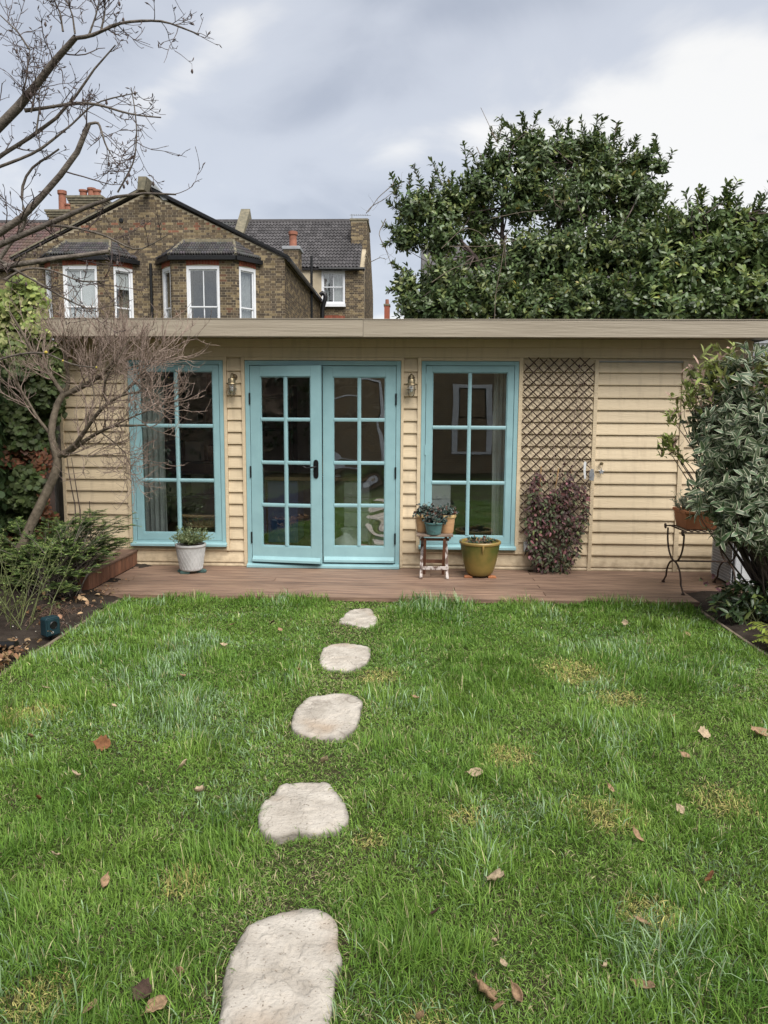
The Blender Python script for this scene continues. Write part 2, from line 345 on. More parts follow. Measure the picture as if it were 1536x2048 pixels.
def stone_marks(n, l, mp, out, b):
    t1 = n.new('ShaderNodeTexNoise'); t1.inputs['Scale'].default_value = 90; t1.inputs['Detail'].default_value = 3; l.new(mp.outputs[0], t1.inputs['Vector'])
    r1 = n.new('ShaderNodeMapRange'); r1.inputs[1].default_value, r1.inputs[2].default_value = .62, .72; l.new(t1.outputs['Fac'], r1.inputs[0])
    t2 = n.new('ShaderNodeTexNoise'); t2.inputs['Scale'].default_value = 3.2; t2.inputs['Detail'].default_value = 6; l.new(mp.outputs[0], t2.inputs['Vector'])
    r2 = n.new('ShaderNodeMapRange'); r2.inputs[1].default_value, r2.inputs[2].default_value = .56, .74; r2.inputs[4].default_value = .75; l.new(t2.outputs['Fac'], r2.inputs[0])
    m2 = n.new('ShaderNodeMix'); m2.data_type = 'RGBA'; l.new(r2.outputs[0], m2.inputs[0]); l.new(out, m2.inputs[6]); m2.inputs[7].default_value = (.36, .27, .19, 1)
    m1 = n.new('ShaderNodeMix'); m1.data_type = 'RGBA'; l.new(r1.outputs[0], m1.inputs[0]); l.new(m2.outputs[2], m1.inputs[6]); m1.inputs[7].default_value = (.20, .165, .13, 1)
    t3 = n.new('ShaderNodeTexNoise'); t3.inputs['Scale'].default_value = 2.3; t3.inputs['Detail'].default_value = 4; t3.inputs['Distortion'].default_value = .6; l.new(mp.outputs[0], t3.inputs['Vector'])
    s3 = n.new('ShaderNodeMath'); s3.operation = 'SUBTRACT'; s3.inputs[1].default_value = .5; l.new(t3.outputs['Fac'], s3.inputs[0]); a3 = n.new('ShaderNodeMath'); a3.operation = 'ABSOLUTE'; l.new(s3.outputs[0], a3.inputs[0])
    r3 = n.new('ShaderNodeMapRange'); r3.inputs[1].default_value, r3.inputs[2].default_value = .0005, .006; r3.inputs[3].default_value, r3.inputs[4].default_value = .45, 0; l.new(a3.outputs[0], r3.inputs[0])
    m3 = n.new('ShaderNodeMix'); m3.data_type = 'RGBA'; l.new(r3.outputs[0], m3.inputs[0]); l.new(m1.outputs[2], m3.inputs[6]); m3.inputs[7].default_value = (.15, .12, .095, 1)
    return m3.outputs[2]
mat('flagstone', (0.50, 0.462, 0.41), (0.37, 0.335, 0.29), rough=0.85, scale=9, bump=0.7, bscale=75, spec=0.2, rnd=0.05, detail=9, attr=True, extra=stone_marks)
mat('grass_blade', (1, 1, 1), (0.86, 0.9, 0.86), rough=0.5, scale=4, attr=True, transl=0.3, spec=0.35)
mat('leaf_gloss', (1, 1, 1), (0.8, 0.82, 0.8), rough=0.36, scale=14, attr=True, transl=0.18, spec=0.5)
mat('leaf_soft', (1, 1, 1), (0.8, 0.8, 0.8), rough=0.55, scale=14, attr=True, transl=0.25, spec=0.3)
mat('leaf_edged', (1, 1, 1), (0.85, 0.85, 0.85), rough=0.4, scale=14, attr=True, transl=0.2, spec=0.4, edge=((0.60, 0.59, 0.43), (0.64, 0.9)))
mat('leaf_dry', (1, 1, 1), (0.7, 0.65, 0.6), rough=0.7, scale=18, attr=True, transl=0.15, spec=0.2)
mat('bark_grey', (0.17, 0.145, 0.12), (0.085, 0.07, 0.058), rough=0.85, scale=22, bump=0.7, bscale=60, spec=0.2)
mat('bark_brown', (0.185, 0.15, 0.11), (0.095, 0.076, 0.056), rough=0.8, scale=22, bump=0.6, bscale=70, spec=0.2)
mat('twig_pink', (0.36, 0.275, 0.225), (0.22, 0.16, 0.13), rough=0.75, scale=12, spec=0.2)
mat('twig_dark', (0.075, 0.055, 0.052), (0.12, 0.09, 0.08), rough=0.8, scale=12, spec=0.2)
mat('stem_green', (0.13, 0.15, 0.05), (0.09, 0.10, 0.04), rough=0.6, scale=10)
mat('black_metal', (0.02, 0.02, 0.021), (0.012, 0.012, 0.012), rough=0.35, scale=20, metal=0.4)
mat('rusty_iron', (0.055, 0.042, 0.036), (0.09, 0.052, 0.035), rough=0.7, scale=30, bump=0.4, bscale=120, metal=0.3)
mat('brass', (0.40, 0.325, 0.20), (0.25, 0.20, 0.125), rough=0.38, scale=18, metal=0.9)
mat('brass_dark', (0.17, 0.125, 0.07), (0.09, 0.068, 0.045), rough=0.5, scale=18, metal=0.7)
mat('white_paint', (0.74, 0.75, 0.77), (0.68, 0.69, 0.71), rough=0.45, scale=5, bump=0.05)
mat('upvc', (0.70, 0.71, 0.72), (0.62, 0.63, 0.64), rough=0.4, scale=3)
mat('plaster', (0.45, 0.42, 0.37), (0.38, 0.355, 0.32), rough=0.85, scale=3)
mat('oak_floor', (0.16, 0.10, 0.06), (0.10, 0.065, 0.04), rough=0.5, scale=4, stretch=(1, 8, 1))
mat('worktop', (0.42, 0.27, 0.14), (0.32, 0.20, 0.10), rough=0.45, scale=4, stretch=(1, 8, 1))
mat('navy', (0.05, 0.10, 0.24), (0.04, 0.085, 0.20), rough=0.5, scale=5)
mat('blue_cloth', (0.03, 0.06, 0.17), (0.02, 0.035, 0.09), rough=0.85, scale=6)
mat('curtain_grey', (0.42, 0.43, 0.42), (0.34, 0.35, 0.34), rough=0.9, scale=8, transl=0.2)
mat('curtain_white', (0.66, 0.66, 0.63), (0.55, 0.55, 0.53), rough=0.9, scale=8, transl=0.25)
mat('shelf_green', (0.06, 0.12, 0.11), (0.045, 0.09, 0.085), rough=0.6, scale=6)
mat('black_felt', (0.03, 0.03, 0.031), (0.05, 0.05, 0.05), rough=0.9, scale=6, bump=0.3, bscale=80)
mat('willow', (0.085, 0.05, 0.034), (0.05, 0.03, 0.022), rough=0.75, scale=20, rnd=0.2)
mat('bamboo', (0.48, 0.30, 0.14), (0.36, 0.22, 0.10), rough=0.55, scale=14)
glass_mat('pane_glass', f0=0.15, wav=0.06, wscale=1.6)
glass_mat('pane_wavy', f0=0.26, wav=0.5, wscale=2.6)
glass_mat('jar_glass', f0=0.16, tint=(0.9, 0.9, 0.87), wav=0.3, wscale=40)

# ------------------------------------------------------------------ ground, lawn, beds
def sheet(name, x0, x1, y0, y1, z, m, nx=2, ny=2, amp=0.0, sc=3.0, seed=1, kind='structure', mound=None):
    X, Y = np.meshgrid(np.linspace(x0, x1, nx), np.linspace(y0, y1, ny)); Z = np.full_like(X, z)
    if amp: Z = Z+amp*(vnoise(X*sc, Y*sc, seed)+0.5*vnoise(X*sc*3, Y*sc*3, seed+1)+.25*vnoise(X*sc*9, Y*sc*9, seed+2)-0.6)
    if mound is not None: Z = Z+mound(X, Y)
    i = np.arange(nx*ny).reshape(ny, nx); F = np.stack([i[:-1, :-1], i[:-1, 1:], i[1:, 1:], i[1:, :-1]], -1).reshape(-1, 4)
    return np_obj(name, np_mesh(name, np.stack([X, Y, Z], -1).reshape(-1, 3), F), m, kind=kind)
LX0, LX1 = -2.50, 2.40
sheet('ground', -600, 600, -400, 900, -0.06, 'earth')
sheet('lawn', LX0-0.03, LX1+0.03, -6.4, 6.52, 0.0, 'turf_soil', 60, 150, 0.018, 2.0, 3)
sheet('planting_bed', -4.3, LX0-0.02, -6.4, 9.2, 0.0, 'soil', 50, 330, 0.05, 4.0, 7, mound=lambda X, Y: 0.045*np.clip((LX0-0.05-X)/0.4, 0, 1))
sheet('planting_bed', LX1+0.02, 5.2, -6.4, 7.0, 0.0, 'soil', 60, 300, 0.05, 4.0, 17, mound=lambda X, Y: 0.02*np.clip((X-LX1)/0.4, 0, 1))

# stepping stones: outlines surveyed on the lawn (metres)
STONES = [
 [(-0.496, 6.193), (-0.332, 6.212), (-0.285, 6.034), (-0.252, 5.873), (-0.257, 5.757), (-0.32, 5.622), (-0.435, 5.69), (-0.539, 5.721), (-0.559, 5.816), (-0.533, 5.937)],
 [(-0.526, 5.188), (-0.296, 5.207), (-0.262, 5.08), (-0.26, 4.879), (-0.293, 4.716), (-0.37, 4.622), (-0.489, 4.654), (-0.567, 4.714), (-0.594, 4.833), (-0.595, 5.062)],
 [(-0.569, 4.189), (-0.37, 4.237), (-0.298, 4.193), (-0.255, 4.104), (-0.264, 3.968), (-0.262, 3.789), (-0.322, 3.614), (-0.426, 3.609), (-0.517, 3.652), (-0.603, 3.713), (-0.624, 3.913), (-0.619, 4.065)],
 [(-0.553, 3.16), (-0.394, 3.183), (-0.345, 3.164), (-0.323, 3.116), (-0.283, 3.015), (-0.226, 2.889), (-0.252, 2.77), (-0.325, 2.743), (-0.426, 2.738), (-0.485, 2.698), (-0.554, 2.718), (-0.587, 2.783), (-0.609, 2.956), (-0.57, 3.058)],
 [(-0.408, 2.276), (-0.303, 2.301), (-0.253, 2.28), (-0.215, 2.222), (-0.208, 2.124), (-0.184, 2.062), (-0.197, 2.018), (-0.2, 1.935), (-0.199, 1.818), (-0.193, 1.732), (-0.276, 1.66), (-0.408, 1.655), (-0.473, 1.72), (-0.497, 1.85), (-0.52, 1.972), (-0.523, 2.081), (-0.511, 2.153), (-0.484, 2.223)]]
STONE_LABEL = ['smallest pale stepping stone in the lawn, next to the deck', 'second stepping stone from the deck, pale with a rounded front edge',
 'middle of the five pale stepping stones, with fine cracks', 'pale stepping stone with a dark stain and a ridge across its far corner',
 'largest stepping stone with a round flaked patch, farthest from the deck']
STONE_POLY = []
for si, (poly, lab) in enumerate(zip(STONES, STONE_LABEL)):
    P = np.array(poly); c = P.mean(0)
    for _ in range(2): P = np.stack([P*.8+np.roll(P, -1, 0)*.2, P*.2+np.roll(P, -1, 0)*.8], 1).reshape(-1, 2)
    P = np.concatenate([P*(1-q)+np.roll(P, -1, 0)*q for q in (0, .25, .5, .75)])
    th = np.arctan2(P[:, 1]-c[1], P[:, 0]-c[0]); r = np.linalg.norm(P-c, axis=1); o = np.argsort(th); th, r = th[o], r[o]
    K = 150; a = np.linspace(-PI, PI, K, endpoint=False)
    rr = np.interp(a, np.concatenate([th-2*PI, th, th+2*PI]), np.concatenate([r, r, r]))
    rr = (np.roll(rr, 1)+rr*2+np.roll(rr, -1))/4; rr = rr+0.005*(vnoise(np.cos(a)*4+9, np.sin(a)*4+9, si)-.5)+0.006*(vnoise(np.cos(a)*9+9, np.sin(a)*9+9, si+7)-.5)
    STONE_POLY.append((c, a, rr))
    rings = [1.0, 1.0, 0.985, 0.96]+list(np.linspace(0.93, 0.02, 34)); V = []; 
    for j, q in enumerate(rings):
        x = c[0]+np.cos(a)*rr*q; y = c[1]+np.sin(a)*rr*q
        if j == 0: z = np.full(K, -0.03)
        else:
            # riven surface: shallow layered steps
            h = vnoise(x*5+y*2+si*9, y*5-x*3, 31+si)+.30*vnoise(x*16+y*5, y*14, 37+si)+.10*vnoise(x*50, y*50, 39); hq = h*4.2; st = np.floor(hq)+np.clip((hq-np.floor(hq)-.93)/.07, 0, 1); z = 0.008+0.0060*st+0.004*vnoise(x*14, y*14, 5+si)+0.0022*vnoise(x*60, y*60, 6+si)
            z = z-(0.010 if j == 1 else 0.003 if j == 2 else 0.001 if j == 3 else 0)
        V.append(np.stack([x, y, z], -1))
    V = np.concatenate(V+[np.array([[c[0], c[1], 0.022]])]); n = len(rings); F = []
    i = np.arange(n*K).reshape(n, K); F4 = np.stack([i[:-1], np.roll(i[:-1], -1, 1), np.roll(i[1:], -1, 1), i[1:]], -1).reshape(-1, 4)
    F3 = np.stack([i[-1], np.roll(i[-1], -1), np.full(K, n*K)], -1)
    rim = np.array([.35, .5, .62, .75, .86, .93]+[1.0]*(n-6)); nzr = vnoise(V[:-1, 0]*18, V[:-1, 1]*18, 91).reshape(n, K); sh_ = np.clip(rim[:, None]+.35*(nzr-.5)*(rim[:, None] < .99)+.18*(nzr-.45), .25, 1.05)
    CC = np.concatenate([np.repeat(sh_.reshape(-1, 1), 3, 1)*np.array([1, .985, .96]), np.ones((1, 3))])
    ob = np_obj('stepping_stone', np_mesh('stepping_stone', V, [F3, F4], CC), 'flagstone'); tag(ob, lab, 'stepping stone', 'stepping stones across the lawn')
def in_stone(x, y, grow_=0.0):
    hit = np.zeros(len(x), bool)
    for c, a, rr in STONE_POLY:
        dx, dy = x-c[0], y-c[1]; r = np.hypot(dx, dy); ang = np.arctan2(dy, dx)
        hit |= r < np.interp(ang, np.append(a, PI), np.append(rr, rr[0]))+grow_
    return hit

# timber edging of the lawn
mat('weathered_edge', (0.24, 0.195, 0.135), (0.14, 0.11, 0.075), rough=.9, scale=9, stretch=(6, 1, 6), bump=.4, bscale=30)
for x, y0, y1, lab in ((LX1+0.012, -3.0, 6.28, 'thin weathered timber edging between lawn and the fern bed'), (LX0-0.012, -3.0, 6.35, 'thin timber edging between lawn and the bed with the green lamp')):
    o = MB().box((x-0.012, y0, -0.05), (x+0.012, y1, 0.028)).build('lawn_edging', 'weathered_edge', bevel=0.004); tag(o, lab, 'edging')

# ------------------------------------------------------------------ deck
DZ = 0.05
deck = MB().box((-2.86, 6.56, -0.05), (3.4, 7.84, 0.0)).build('deck', 'soil', kind='structure')
rows = [(6.475, 6.635), (6.641, 6.785), (6.791, 6.935), (6.941, 7.085), (7.091, 7.235), (7.241, 7.385), (7.391, 7.535), (7.541, 7.675), (7.681, 7.80)]
HOLE = (1.20, 1.56)
for k, (a, b) in enumerate(rows):
    right = 2.47 if k < 3 else 3.38
    cuts = [-2.85, [-0.9, 1.19, 0.4, 1.19, -1.3, 1.19, 0.2, 1.19, HOLE[0]][k], right]
    segs = [(cuts[0], cuts[1]), (cuts[1]+0.004, cuts[2])]
    if k == 8: segs = [(cuts[0], HOLE[0]), (HOLE[1], cuts[2])]
    for x0, x1 in segs:
        MB().box((x0, a, 0.012), (x1, b, DZ+random.uniform(-.001, .001))).build('deck_board', 'deck_wood', deck, bevel=0.003)

# raised bed edge of cedar: capped on top, faced with short upright boards
t = thing('raised_bed_edge', (-2.93, 6.62, 0.0), 'low cedar edge of the raised bed beside the deck, faced with short upright boards', 'planter edge')
MB().box((-2.99, 6.62, 0.0), (-2.88, 7.78, 0.19)).build('core', 'cedar', t)
n = 8
for k in range(n):
    y0 = 6.60+k*(7.79-6.60)/n; MB().box((-2.878, y0+0.003, DZ+0.002), (-2.856, y0+(7.79-6.60)/n-0.003, 0.188)).build('face_board', 'cedar', t, bevel=0.003)
MB().box((-2.985, 6.578, 0.0), (-2.856, 6.598, 0.188)).build('end_board', 'cedar', t, bevel=0.003)
MB().box((-3.02, 6.565, 0.192), (-2.845, 7.79, 0.215)).build('cap_board', 'cedar_cap', t, bevel=0.004)
sheet('raised_bed_soil', -3.62, -2.99, 6.62, 7.8, 0.15, 'soil', 24, 40, 0.06, 5.0, 23)

# ------------------------------------------------------------------ the garden room
WY = 7.80
gr = thing('garden_room', (-0.15, WY, 0.0), 'long flat roofed beige weatherboarded garden room with teal doors and windows', 'garden room')
XL, XR = -3.60, 3.33
# walls behind the boards
def wallbox(a, b): MB().box(a, b).build('wall', 'beige_paint', gr)
wy0, wy1 = WY+0.004, WY+0.11
for x0, x1 in ((XL, -2.91), (-1.89, -1.71), (-0.10, 0.07), (1.085, XR)): wallbox((x0, wy0, 0.0), (x1, wy1, 2.165))
wallbox((-2.91, wy0, 0.0), (-1.89, wy1, 0.262)); wallbox((0.07, wy0, 0.0), (1.085, wy1, 0.262))
wallbox((XL, wy0, 2.165), (XR, wy1, 2.40))
MB().box((XL, wy1, 0.0), (XL+0.1, 10.9, 2.40)).build('side_wall', 'beige_paint', gr)
MB().box((XR-0.1, wy1, 0.0), (XR, 10.9, 2.40)).build('side_wall', 'beige_paint', gr)
MB().box((XL+0.1, 10.78, 0.0), (XR-0.1, 10.9, 2.40)).build('back_wall', 'plaster', gr)
MB().box((XL+0.1, wy1, 0.02), (XR-0.1, 10.78, 0.085)).build('inner_floor', 'oak_floor', gr)
MB().box((XL+0.1, wy1, 2.33), (XR-0.1, 10.78, 2.398)).build('inner_ceiling', 'plaster', gr)
MB().box((1.70, wy1, 0.085), (1.78, 10.78, 2.33)).build('partition', 'plaster', gr)
# weatherboards: wedge section, lapped
def board(x0, x1, z0, z1, proud=0.029):
    j = random.uniform(-0.0015, 0.0015)
    p = [(WY+0.002, z0), (WY-proud, z0+j), (WY-proud, z0+0.012+j), (WY-0.007, z1+0.012), (WY+0.002, z1+0.012)]
    MB().prism(p, x0, x1, 'x').build('weatherboard', 'beige_paint', gr)
PITCHZ = 0.1226; Z0 = 0.092
SECT = [(-3.575, -2.925), (-1.875, -1.725), (-0.085, 0.055), (1.10, 1.805), (1.845, 2.665), (2.715, 3.30)]
for k in range(-1, 17):
    z0 = Z0+PITCHZ*k; z1 = z0+PITCHZ
    if k == -1: z0 = 0.052
    z1 = min(z1, 2.158)
    if k <= 0:
        secs = [(-3.575, -1.725), (-0.085, 1.805)]+SECT[4:]
    else: secs = SECT
    for s, (a, b) in enumerate(secs):
        dz = 0.004 if (a > 1.83 and a < 2.6) else 0.0
        board(a, b, z0-dz if k >= 0 else z0, z1-dz)
for zz in (0.2146,):
    pass
# third row under the windows
for a, b in ((-2.925, -1.875), (0.055, 1.10)): board(a, b, Z0+PITCHZ, 0.25)
# vertical trims
for x, w, z0, z1, pr in ((-3.588, 0.034, 0.052, 2.165, 0.03), (-2.908, 0.034, 0.215, 2.19, 0.034), (-1.893, 0.032, 0.215, 2.19, 0.034), (-1.708, 0.034, 0.052, 2.19, 0.034), (-0.098, 0.028, 0.052, 2.19, 0.034),
                         (0.072, 0.036, 0.215, 2.19, 0.034), (1.081, 0.038, 0.215, 2.19, 0.034), (1.825, 0.038, 0.052, 2.165, 0.034), (2.690, 0.046, 0.052, 2.165, 0.036), (3.315, 0.04, 0.052, 2.36, 0.034)):
    MB().box((x-w/2, WY-pr-.003, z0), (x+w/2, WY+0.006, z1)).build('trim', 'beige_paint', gr, bevel=0.002)
for x0, x1 in ((-2.925, -1.876), (-1.725, -0.084), (0.054, 1.10)):
    MB().box((x0, WY-0.032, 2.160), (x1, WY+0.006, 2.189)).build('head_trim', 'beige_paint', gr, bevel=0.002)
MB().box((1.845, WY-0.03, 2.150), (2.667, WY-0.004, 2.164)).build('door_head_strip', 'curtain_grey', gr)
MB().box((XL, WY-0.028, 2.1905), (XR-0.035, WY+0.004, 2.288)).build('header_board', 'beige_paint', gr, bevel=0.002)
MB().box((XL, WY-0.036, 2.290), (XR-0.035, WY+0.004, 2.372)).build('header_board', 'beige_paint', gr, bevel=0.002)
# roof, soffit, fascia
MB().box((XL-0.03, 7.412, 2.374), (3.62, WY+0.005, 2.390)).build('soffit', 'taupe_paint', gr)
MB().box((XL-0.03, 7.412, 2.402), (3.62, 10.95, 2.480)).build('roof', 'black_felt', gr)
for x0, x1, d in ((XL-0.05, -0.472, 0.0035), (-0.470, 3.66, -0.001)):
    MB().box((x0, 7.372, 2.352+d*0.3), (x1, 7.410, 2.512+d)).build('fascia_board', 'taupe_paint', gr, bevel=0.003)
    MB().box((x0, 7.366, 2.5125+d), (x1, 7.44, 2.519+d)).build('fascia_cap', 'taupe_paint', gr, bevel=0.002)
# brass knob and its door (boarded like the wall)
kb = MB().lathe([(0.008, 0.0), (0.008, -0.02), (0.017, -0.028), (0.019, -0.040), (0.012, -0.048)], (1.90, WY-0.028, 1.150), 16, axis='y').build('door_knob', 'brass', gr, smooth=True)

def sash_parts(parent, x0, x1, z0, z1, y, stile, top, bot, cols, rows_, bar, paneM, local=False, thick=0.045):
    """one glazed leaf: frame mesh is the parent's own; adds bars and panes"""
    px0, px1, pz0, pz1 = x0+stile, x1-stile, z0+bot, z1-top
    cw = (px1-px0-(cols-1)*bar)/cols; rh = (pz1-pz0-(rows_-1)*bar)/rows_
    for c in range(1, cols):
        x = px0+c*cw+(c-1)*bar
        MB().prism([(x, y+thick*.15), (x+bar*.3, y+0.002), (x+bar*.7, y+0.002), (x+bar, y+thick*.15), (x+bar, y+thick*.8), (x, y+thick*.8)], pz0, pz1, 'z').build('glazing_bar', 'teal_paint', parent, local)
    for r in range(1, rows_):
        z = pz0+r*rh+(r-1)*bar
        for c in range(cols):
            xa = px0+c*(cw+bar)
            MB().prism([(y+thick*.15, z), (y+0.003, z+bar*.3), (y+0.003, z+bar*.7), (y+thick*.15, z+bar), (y+thick*.8, z+bar), (y+thick*.8, z)], xa-0.001, xa+cw+0.001, 'x').build('glazing_bar', 'teal_paint', parent, local)
    for c in range(cols):
        for r in range(rows_):
            xa = px0+c*(cw+bar); za = pz0+r*(rh+bar)
            MB().box((xa-0.004, y+thick*.45, za-0.004), (xa+cw+0.004, y+thick*.45+0.006, za+rh+0.004)).build('pane', paneM, parent, local)
def leaf_frame(mb, x0, x1, z0, z1, y, stile, top, bot, thick):
    mb.box((x0, y, z0), (x0+stile, y+thick, z1)); mb.box((x1-stile, y, z0), (x1, y+thick, z1))
    mb.box((x0+stile, y, z1-top), (x1-stile, y+thick, z1)); mb.box((x0+stile, y, z0), (x1-stile, y+thick, z0+bot))
    # moulded inner edge
    s, m = 0.010, 0.008
    mb.box((x0+stile, y+0.010, z0+bot), (x0+stile+s, y+thick-.004, z1-top)); mb.box((x1-stile-s, y+0.010, z0+bot), (x1-stile, y+thick-.004, z1-top))
    mb.box((x0+stile+s, y+0.010, z1-top-s), (x1-stile-s, y+thick-.004, z1-top)); mb.box((x0+stile+s, y+0.010, z0+bot), (x1-stile-s, y+thick-.004, z0+bot+s))
    return mb
def window(x0, x1, hx, lab):
    z0, z1 = 0.302, 2.156; y = WY-0.030; fr = 0.042
    f = MB().box((x0, y, z0), (x0+fr, y+0.11, z1)).box((x1-fr, y, z0), (x1, y+0.11, z1)).box((x0+fr, y, z1-fr), (x1-fr, y+0.11, z1)).box((x0+fr, y, z0), (x1-fr, y+0.11, z0+0.012))
    w = f.build('window', 'teal_paint', gr, bevel=0.003, label=lab)
    sx0, sx1, sz0, sz1 = x0+fr+0.004, x1-fr-0.004, z0+0.015, z1-fr-0.004
    sy = y+0.004
    leaf_frame(MB(), sx0, sx1, sz0, sz1, sy, 0.062, 0.060, 0.074, 0.05).build('sash', 'teal_paint', w, bevel=0.002)
    sash_parts(w, sx0, sx1, sz0, sz1, sy, 0.062+0.010, 0.060+0.010, 0.074+0.010, 2, 3, 0.036, 'pane_glass', thick=0.05)
    MB().prism([(WY-0.085, 0.262), (WY-0.085, 0.288), (WY-0.03, 0.3015), (WY+0.02, 0.3015), (WY+0.02, 0.262)], x0-0.012, x1+0.012, 'x').build('sill', 'teal_paint', w, bevel=0.003)
    for hz in (0.52, 1.22, 1.93): MB().box((hx-0.007, y-0.006, hz), (hx+0.007, y+0.006, hz+0.10)).build('hinge', 'teal_paint', w, bevel=0.002)
    return w
window(-2.887, -1.911, -2.887+0.044, 'teal six pane window with a grey curtain behind it')
window(0.092, 1.0605, 0.092+0.044, 'teal six pane window behind the stool and glazed pot')
# double doors
x0, x1 = -1.689, -0.115; fr = 0.045; y = WY-0.030
f = MB().box((x0, y, 0.094), (x0+fr, y+0.12, 2.156)).box((x1-fr, y, 0.094), (x1, y+0.12, 2.156)).box((x0+fr, y, 2.156-fr), (x1-fr, y+0.12, 2.156))
fr_o = f.build('door_frame', 'teal_paint', gr, bevel=0.003)
MB().prism([(WY-0.095, 0.052), (WY-0.095, 0.078), (WY-0.035, 0.0935), (WY+0.09, 0.0935), (WY+0.09, 0.052)], x0, x1, 'x').build('threshold', 'teal_paint', fr_o, bevel=0.003)
def door_leaf(hx, sgn, rz, wid, handle, lab):
    zb, zt, th = 0.104, 2.105, 0.045
    a, b = (0.0, wid) if sgn > 0 else (-wid, 0.0)
    d = leaf_frame(MB(), a, b, zb, zt, 0.0, 0.104, 0.106, 0.165, th)
    me = d.mesh('door'); me.materials.append(MATS['teal_paint']); o = link_mesh('door', me, gr)
    o.location = Vector((hx, y+0.003, 0))-wloc(gr); o.rotation_euler = (0, 0, rz); o['label'] = lab
    md = o.modifiers.new('bevel', 'BEVEL'); md.width = 0.002; md.segments = 2; md.limit_method = 'ANGLE'
    sash_parts(o, a, b, zb, zt, 0.0, 0.114, 0.116, 0.175, 2, 4, 0.036, 'pane_wavy' if sgn < 0 else 'pane_glass', True, th)
    MB().prism([(0.0, zb+0.062), (-0.035, zb+0.03), (-0.035, zb+0.006), (0.0, zb+0.006)], a+0.008, b-0.008, 'x').build('weather_bar', 'teal_paint', o, True, bevel=0.002)
    for hz in (0.30, 0.98, 1.72):
        MB().tube([(0.0-0.002*sgn, -0.008, hz), (0.0-0.002*sgn, -0.008, hz+0.115)], 0.009, 8).build('hinge', 'black_metal', o, True, smooth=True)
    if handle:
        hxx = wid-0.052; hz = 1.075
        pl = [(0.026*math.cos(q), hz+0.065+0.030*math.sin(q)) for q in np.linspace(0, PI, 9)]+[(0.026*math.cos(q), hz-0.065+0.030*math.sin(q)) for q in np.linspace(PI, 2*PI, 9)]
        hh = MB().prism([(hxx+p[0], p[1]) for p in pl], -0.008, 0.0).build('handle', 'black_metal', o, True, bevel=0.002)
        hb = MB().tube([(hxx, -0.008, hz+0.022), (hxx, -0.045, hz+0.022), (hxx-0.01, -0.055, hz+0.022), (hxx-0.05, -0.056, hz+0.016), (hxx-0.085, -0.055, hz+0.012), (hxx-0.11, -0.052, hz+0.022), (hxx-0.115, -0.05, hz+0.03)], [0.010, 0.009, 0.009, 0.008, 0.007, 0.008, 0.008], 10)
        hb.lathe([(0.007, -0.0085), (0.007, -0.0115)], (hxx, 0, hz-0.05), 10, axis='y')
        hb.build('lever', 'black_metal', o, True, smooth=True)
    return o
door_leaf(x0+fr+0.004, 1, math.radians(-7.5), 0.736, True, 'teal glazed door standing slightly open, with a black lever handle')
door_leaf(x1-fr-0.004, -1, 0.0, 0.738, False, 'closed teal glazed door with rippled reflections')
# lock strip on the edge of the closed leaf
MB().box((-0.915, y-0.004, 1.02), (-0.905, y+0.03, 1.22)).build('lock_keep', 'brass_dark', fr_o)
# ------------------------------------------------------------------ inside the garden room
def curtain(x0, x1, y, z0, z1, m, lab, folds=5, amp=0.025):
    nx = folds*8; X = np.linspace(x0, x1, nx); Z = np.linspace(z0, z1, 14)
    V = []; 
    for z in Z:
        for i, x in enumerate(X):
            V.append((x+0.006*math.sin(z*3+i), y+amp*math.sin(i/nx*folds*2*PI)*(0.7+0.3*math.cos(z*2)), z))
    i = np.arange(len(V)).reshape(14, nx); F = np.stack([i[:-1, :-1], i[:-1, 1:], i[1:, 1:], i[1:, :-1]], -1).reshape(-1, 4)
    o = np_obj('curtain', np_mesh('curtain', V, F), m); md = o.modifiers.new('thick', 'SOLIDIFY'); md.thickness = 0.004
    tag(o, lab, 'curtain')
curtain(-2.87, -2.60, 8.02, 0.12, 2.25, 'curtain_grey', 'grey curtain gathered at the hinge side of the window above the white pot')
curtain(0.845, 1.02, 8.02, 0.12, 2.25, 'curtain_white', 'pale curtain gathered inside the window beside the trellis', 4, 0.02)

d = thing('workbench', (-1.2, 9.3, 0.085), 'long wooden topped workbench with a navy end panel, inside behind the doors', 'workbench')
MB().box((-1.75, 9.05, 0.84), (-0.45, 9.65, 0.88)).build('worktop', 'worktop', d, bevel=0.004)
MB().box((-1.72, 9.08, 0.087), (-1.36, 9.60, 0.838)).build('navy_panel', 'navy', d)
for k in range(4):
    z = 0.11+k*0.18; MB().box((-0.80, 9.07, z), (-0.50, 9.60, z+0.172)).build('drawer', 'upvc', d, bevel=0.003)
b = thing('paper_stack', (-0.95, 9.25, 0.881), 'loose white papers lying on the workbench', 'papers')
MB().bar((-1.12, 9.2, 0.889), (-0.86, 9.24, 0.889), 0.2, 0.012).build('sheets', 'upvc', b)
du = thing('drawer_unit', (0.26, 8.75, 0.085), 'white drawer unit with cut out grips, inside the window behind the stool', 'drawers')
MB().box((0.08, 8.56, 0.087), (0.44, 8.95, 0.84)).build('carcass', 'upvc', du)
for k in range(5):
    z = 0.11+k*0.146
    MB().prism([(0.09, z), (0.43, z), (0.43, z+0.138), (0.34, z+0.138), (0.31, z+0.118), (0.21, z+0.118), (0.18, z+0.138), (0.09, z+0.138)], 8.545, 8.558).build('drawer_front', 'upvc', du)
sh = thing('shelving', (-2.9, 10.4, 0.085), 'dark green shelves crowded with things, deep inside behind the grey curtain', 'shelves')
for k in range(4): MB().box((-3.45, 10.3, 0.5+k*0.45), (-1.6, 10.74, 0.53+k*0.45)).build('shelf', 'shelf_green', sh)
for x in (-3.45, -2.5, -1.63): MB().box((x, 10.32, 0.087), (x+0.03, 10.72, 2.0)).build('upright', 'shelf_green', sh)
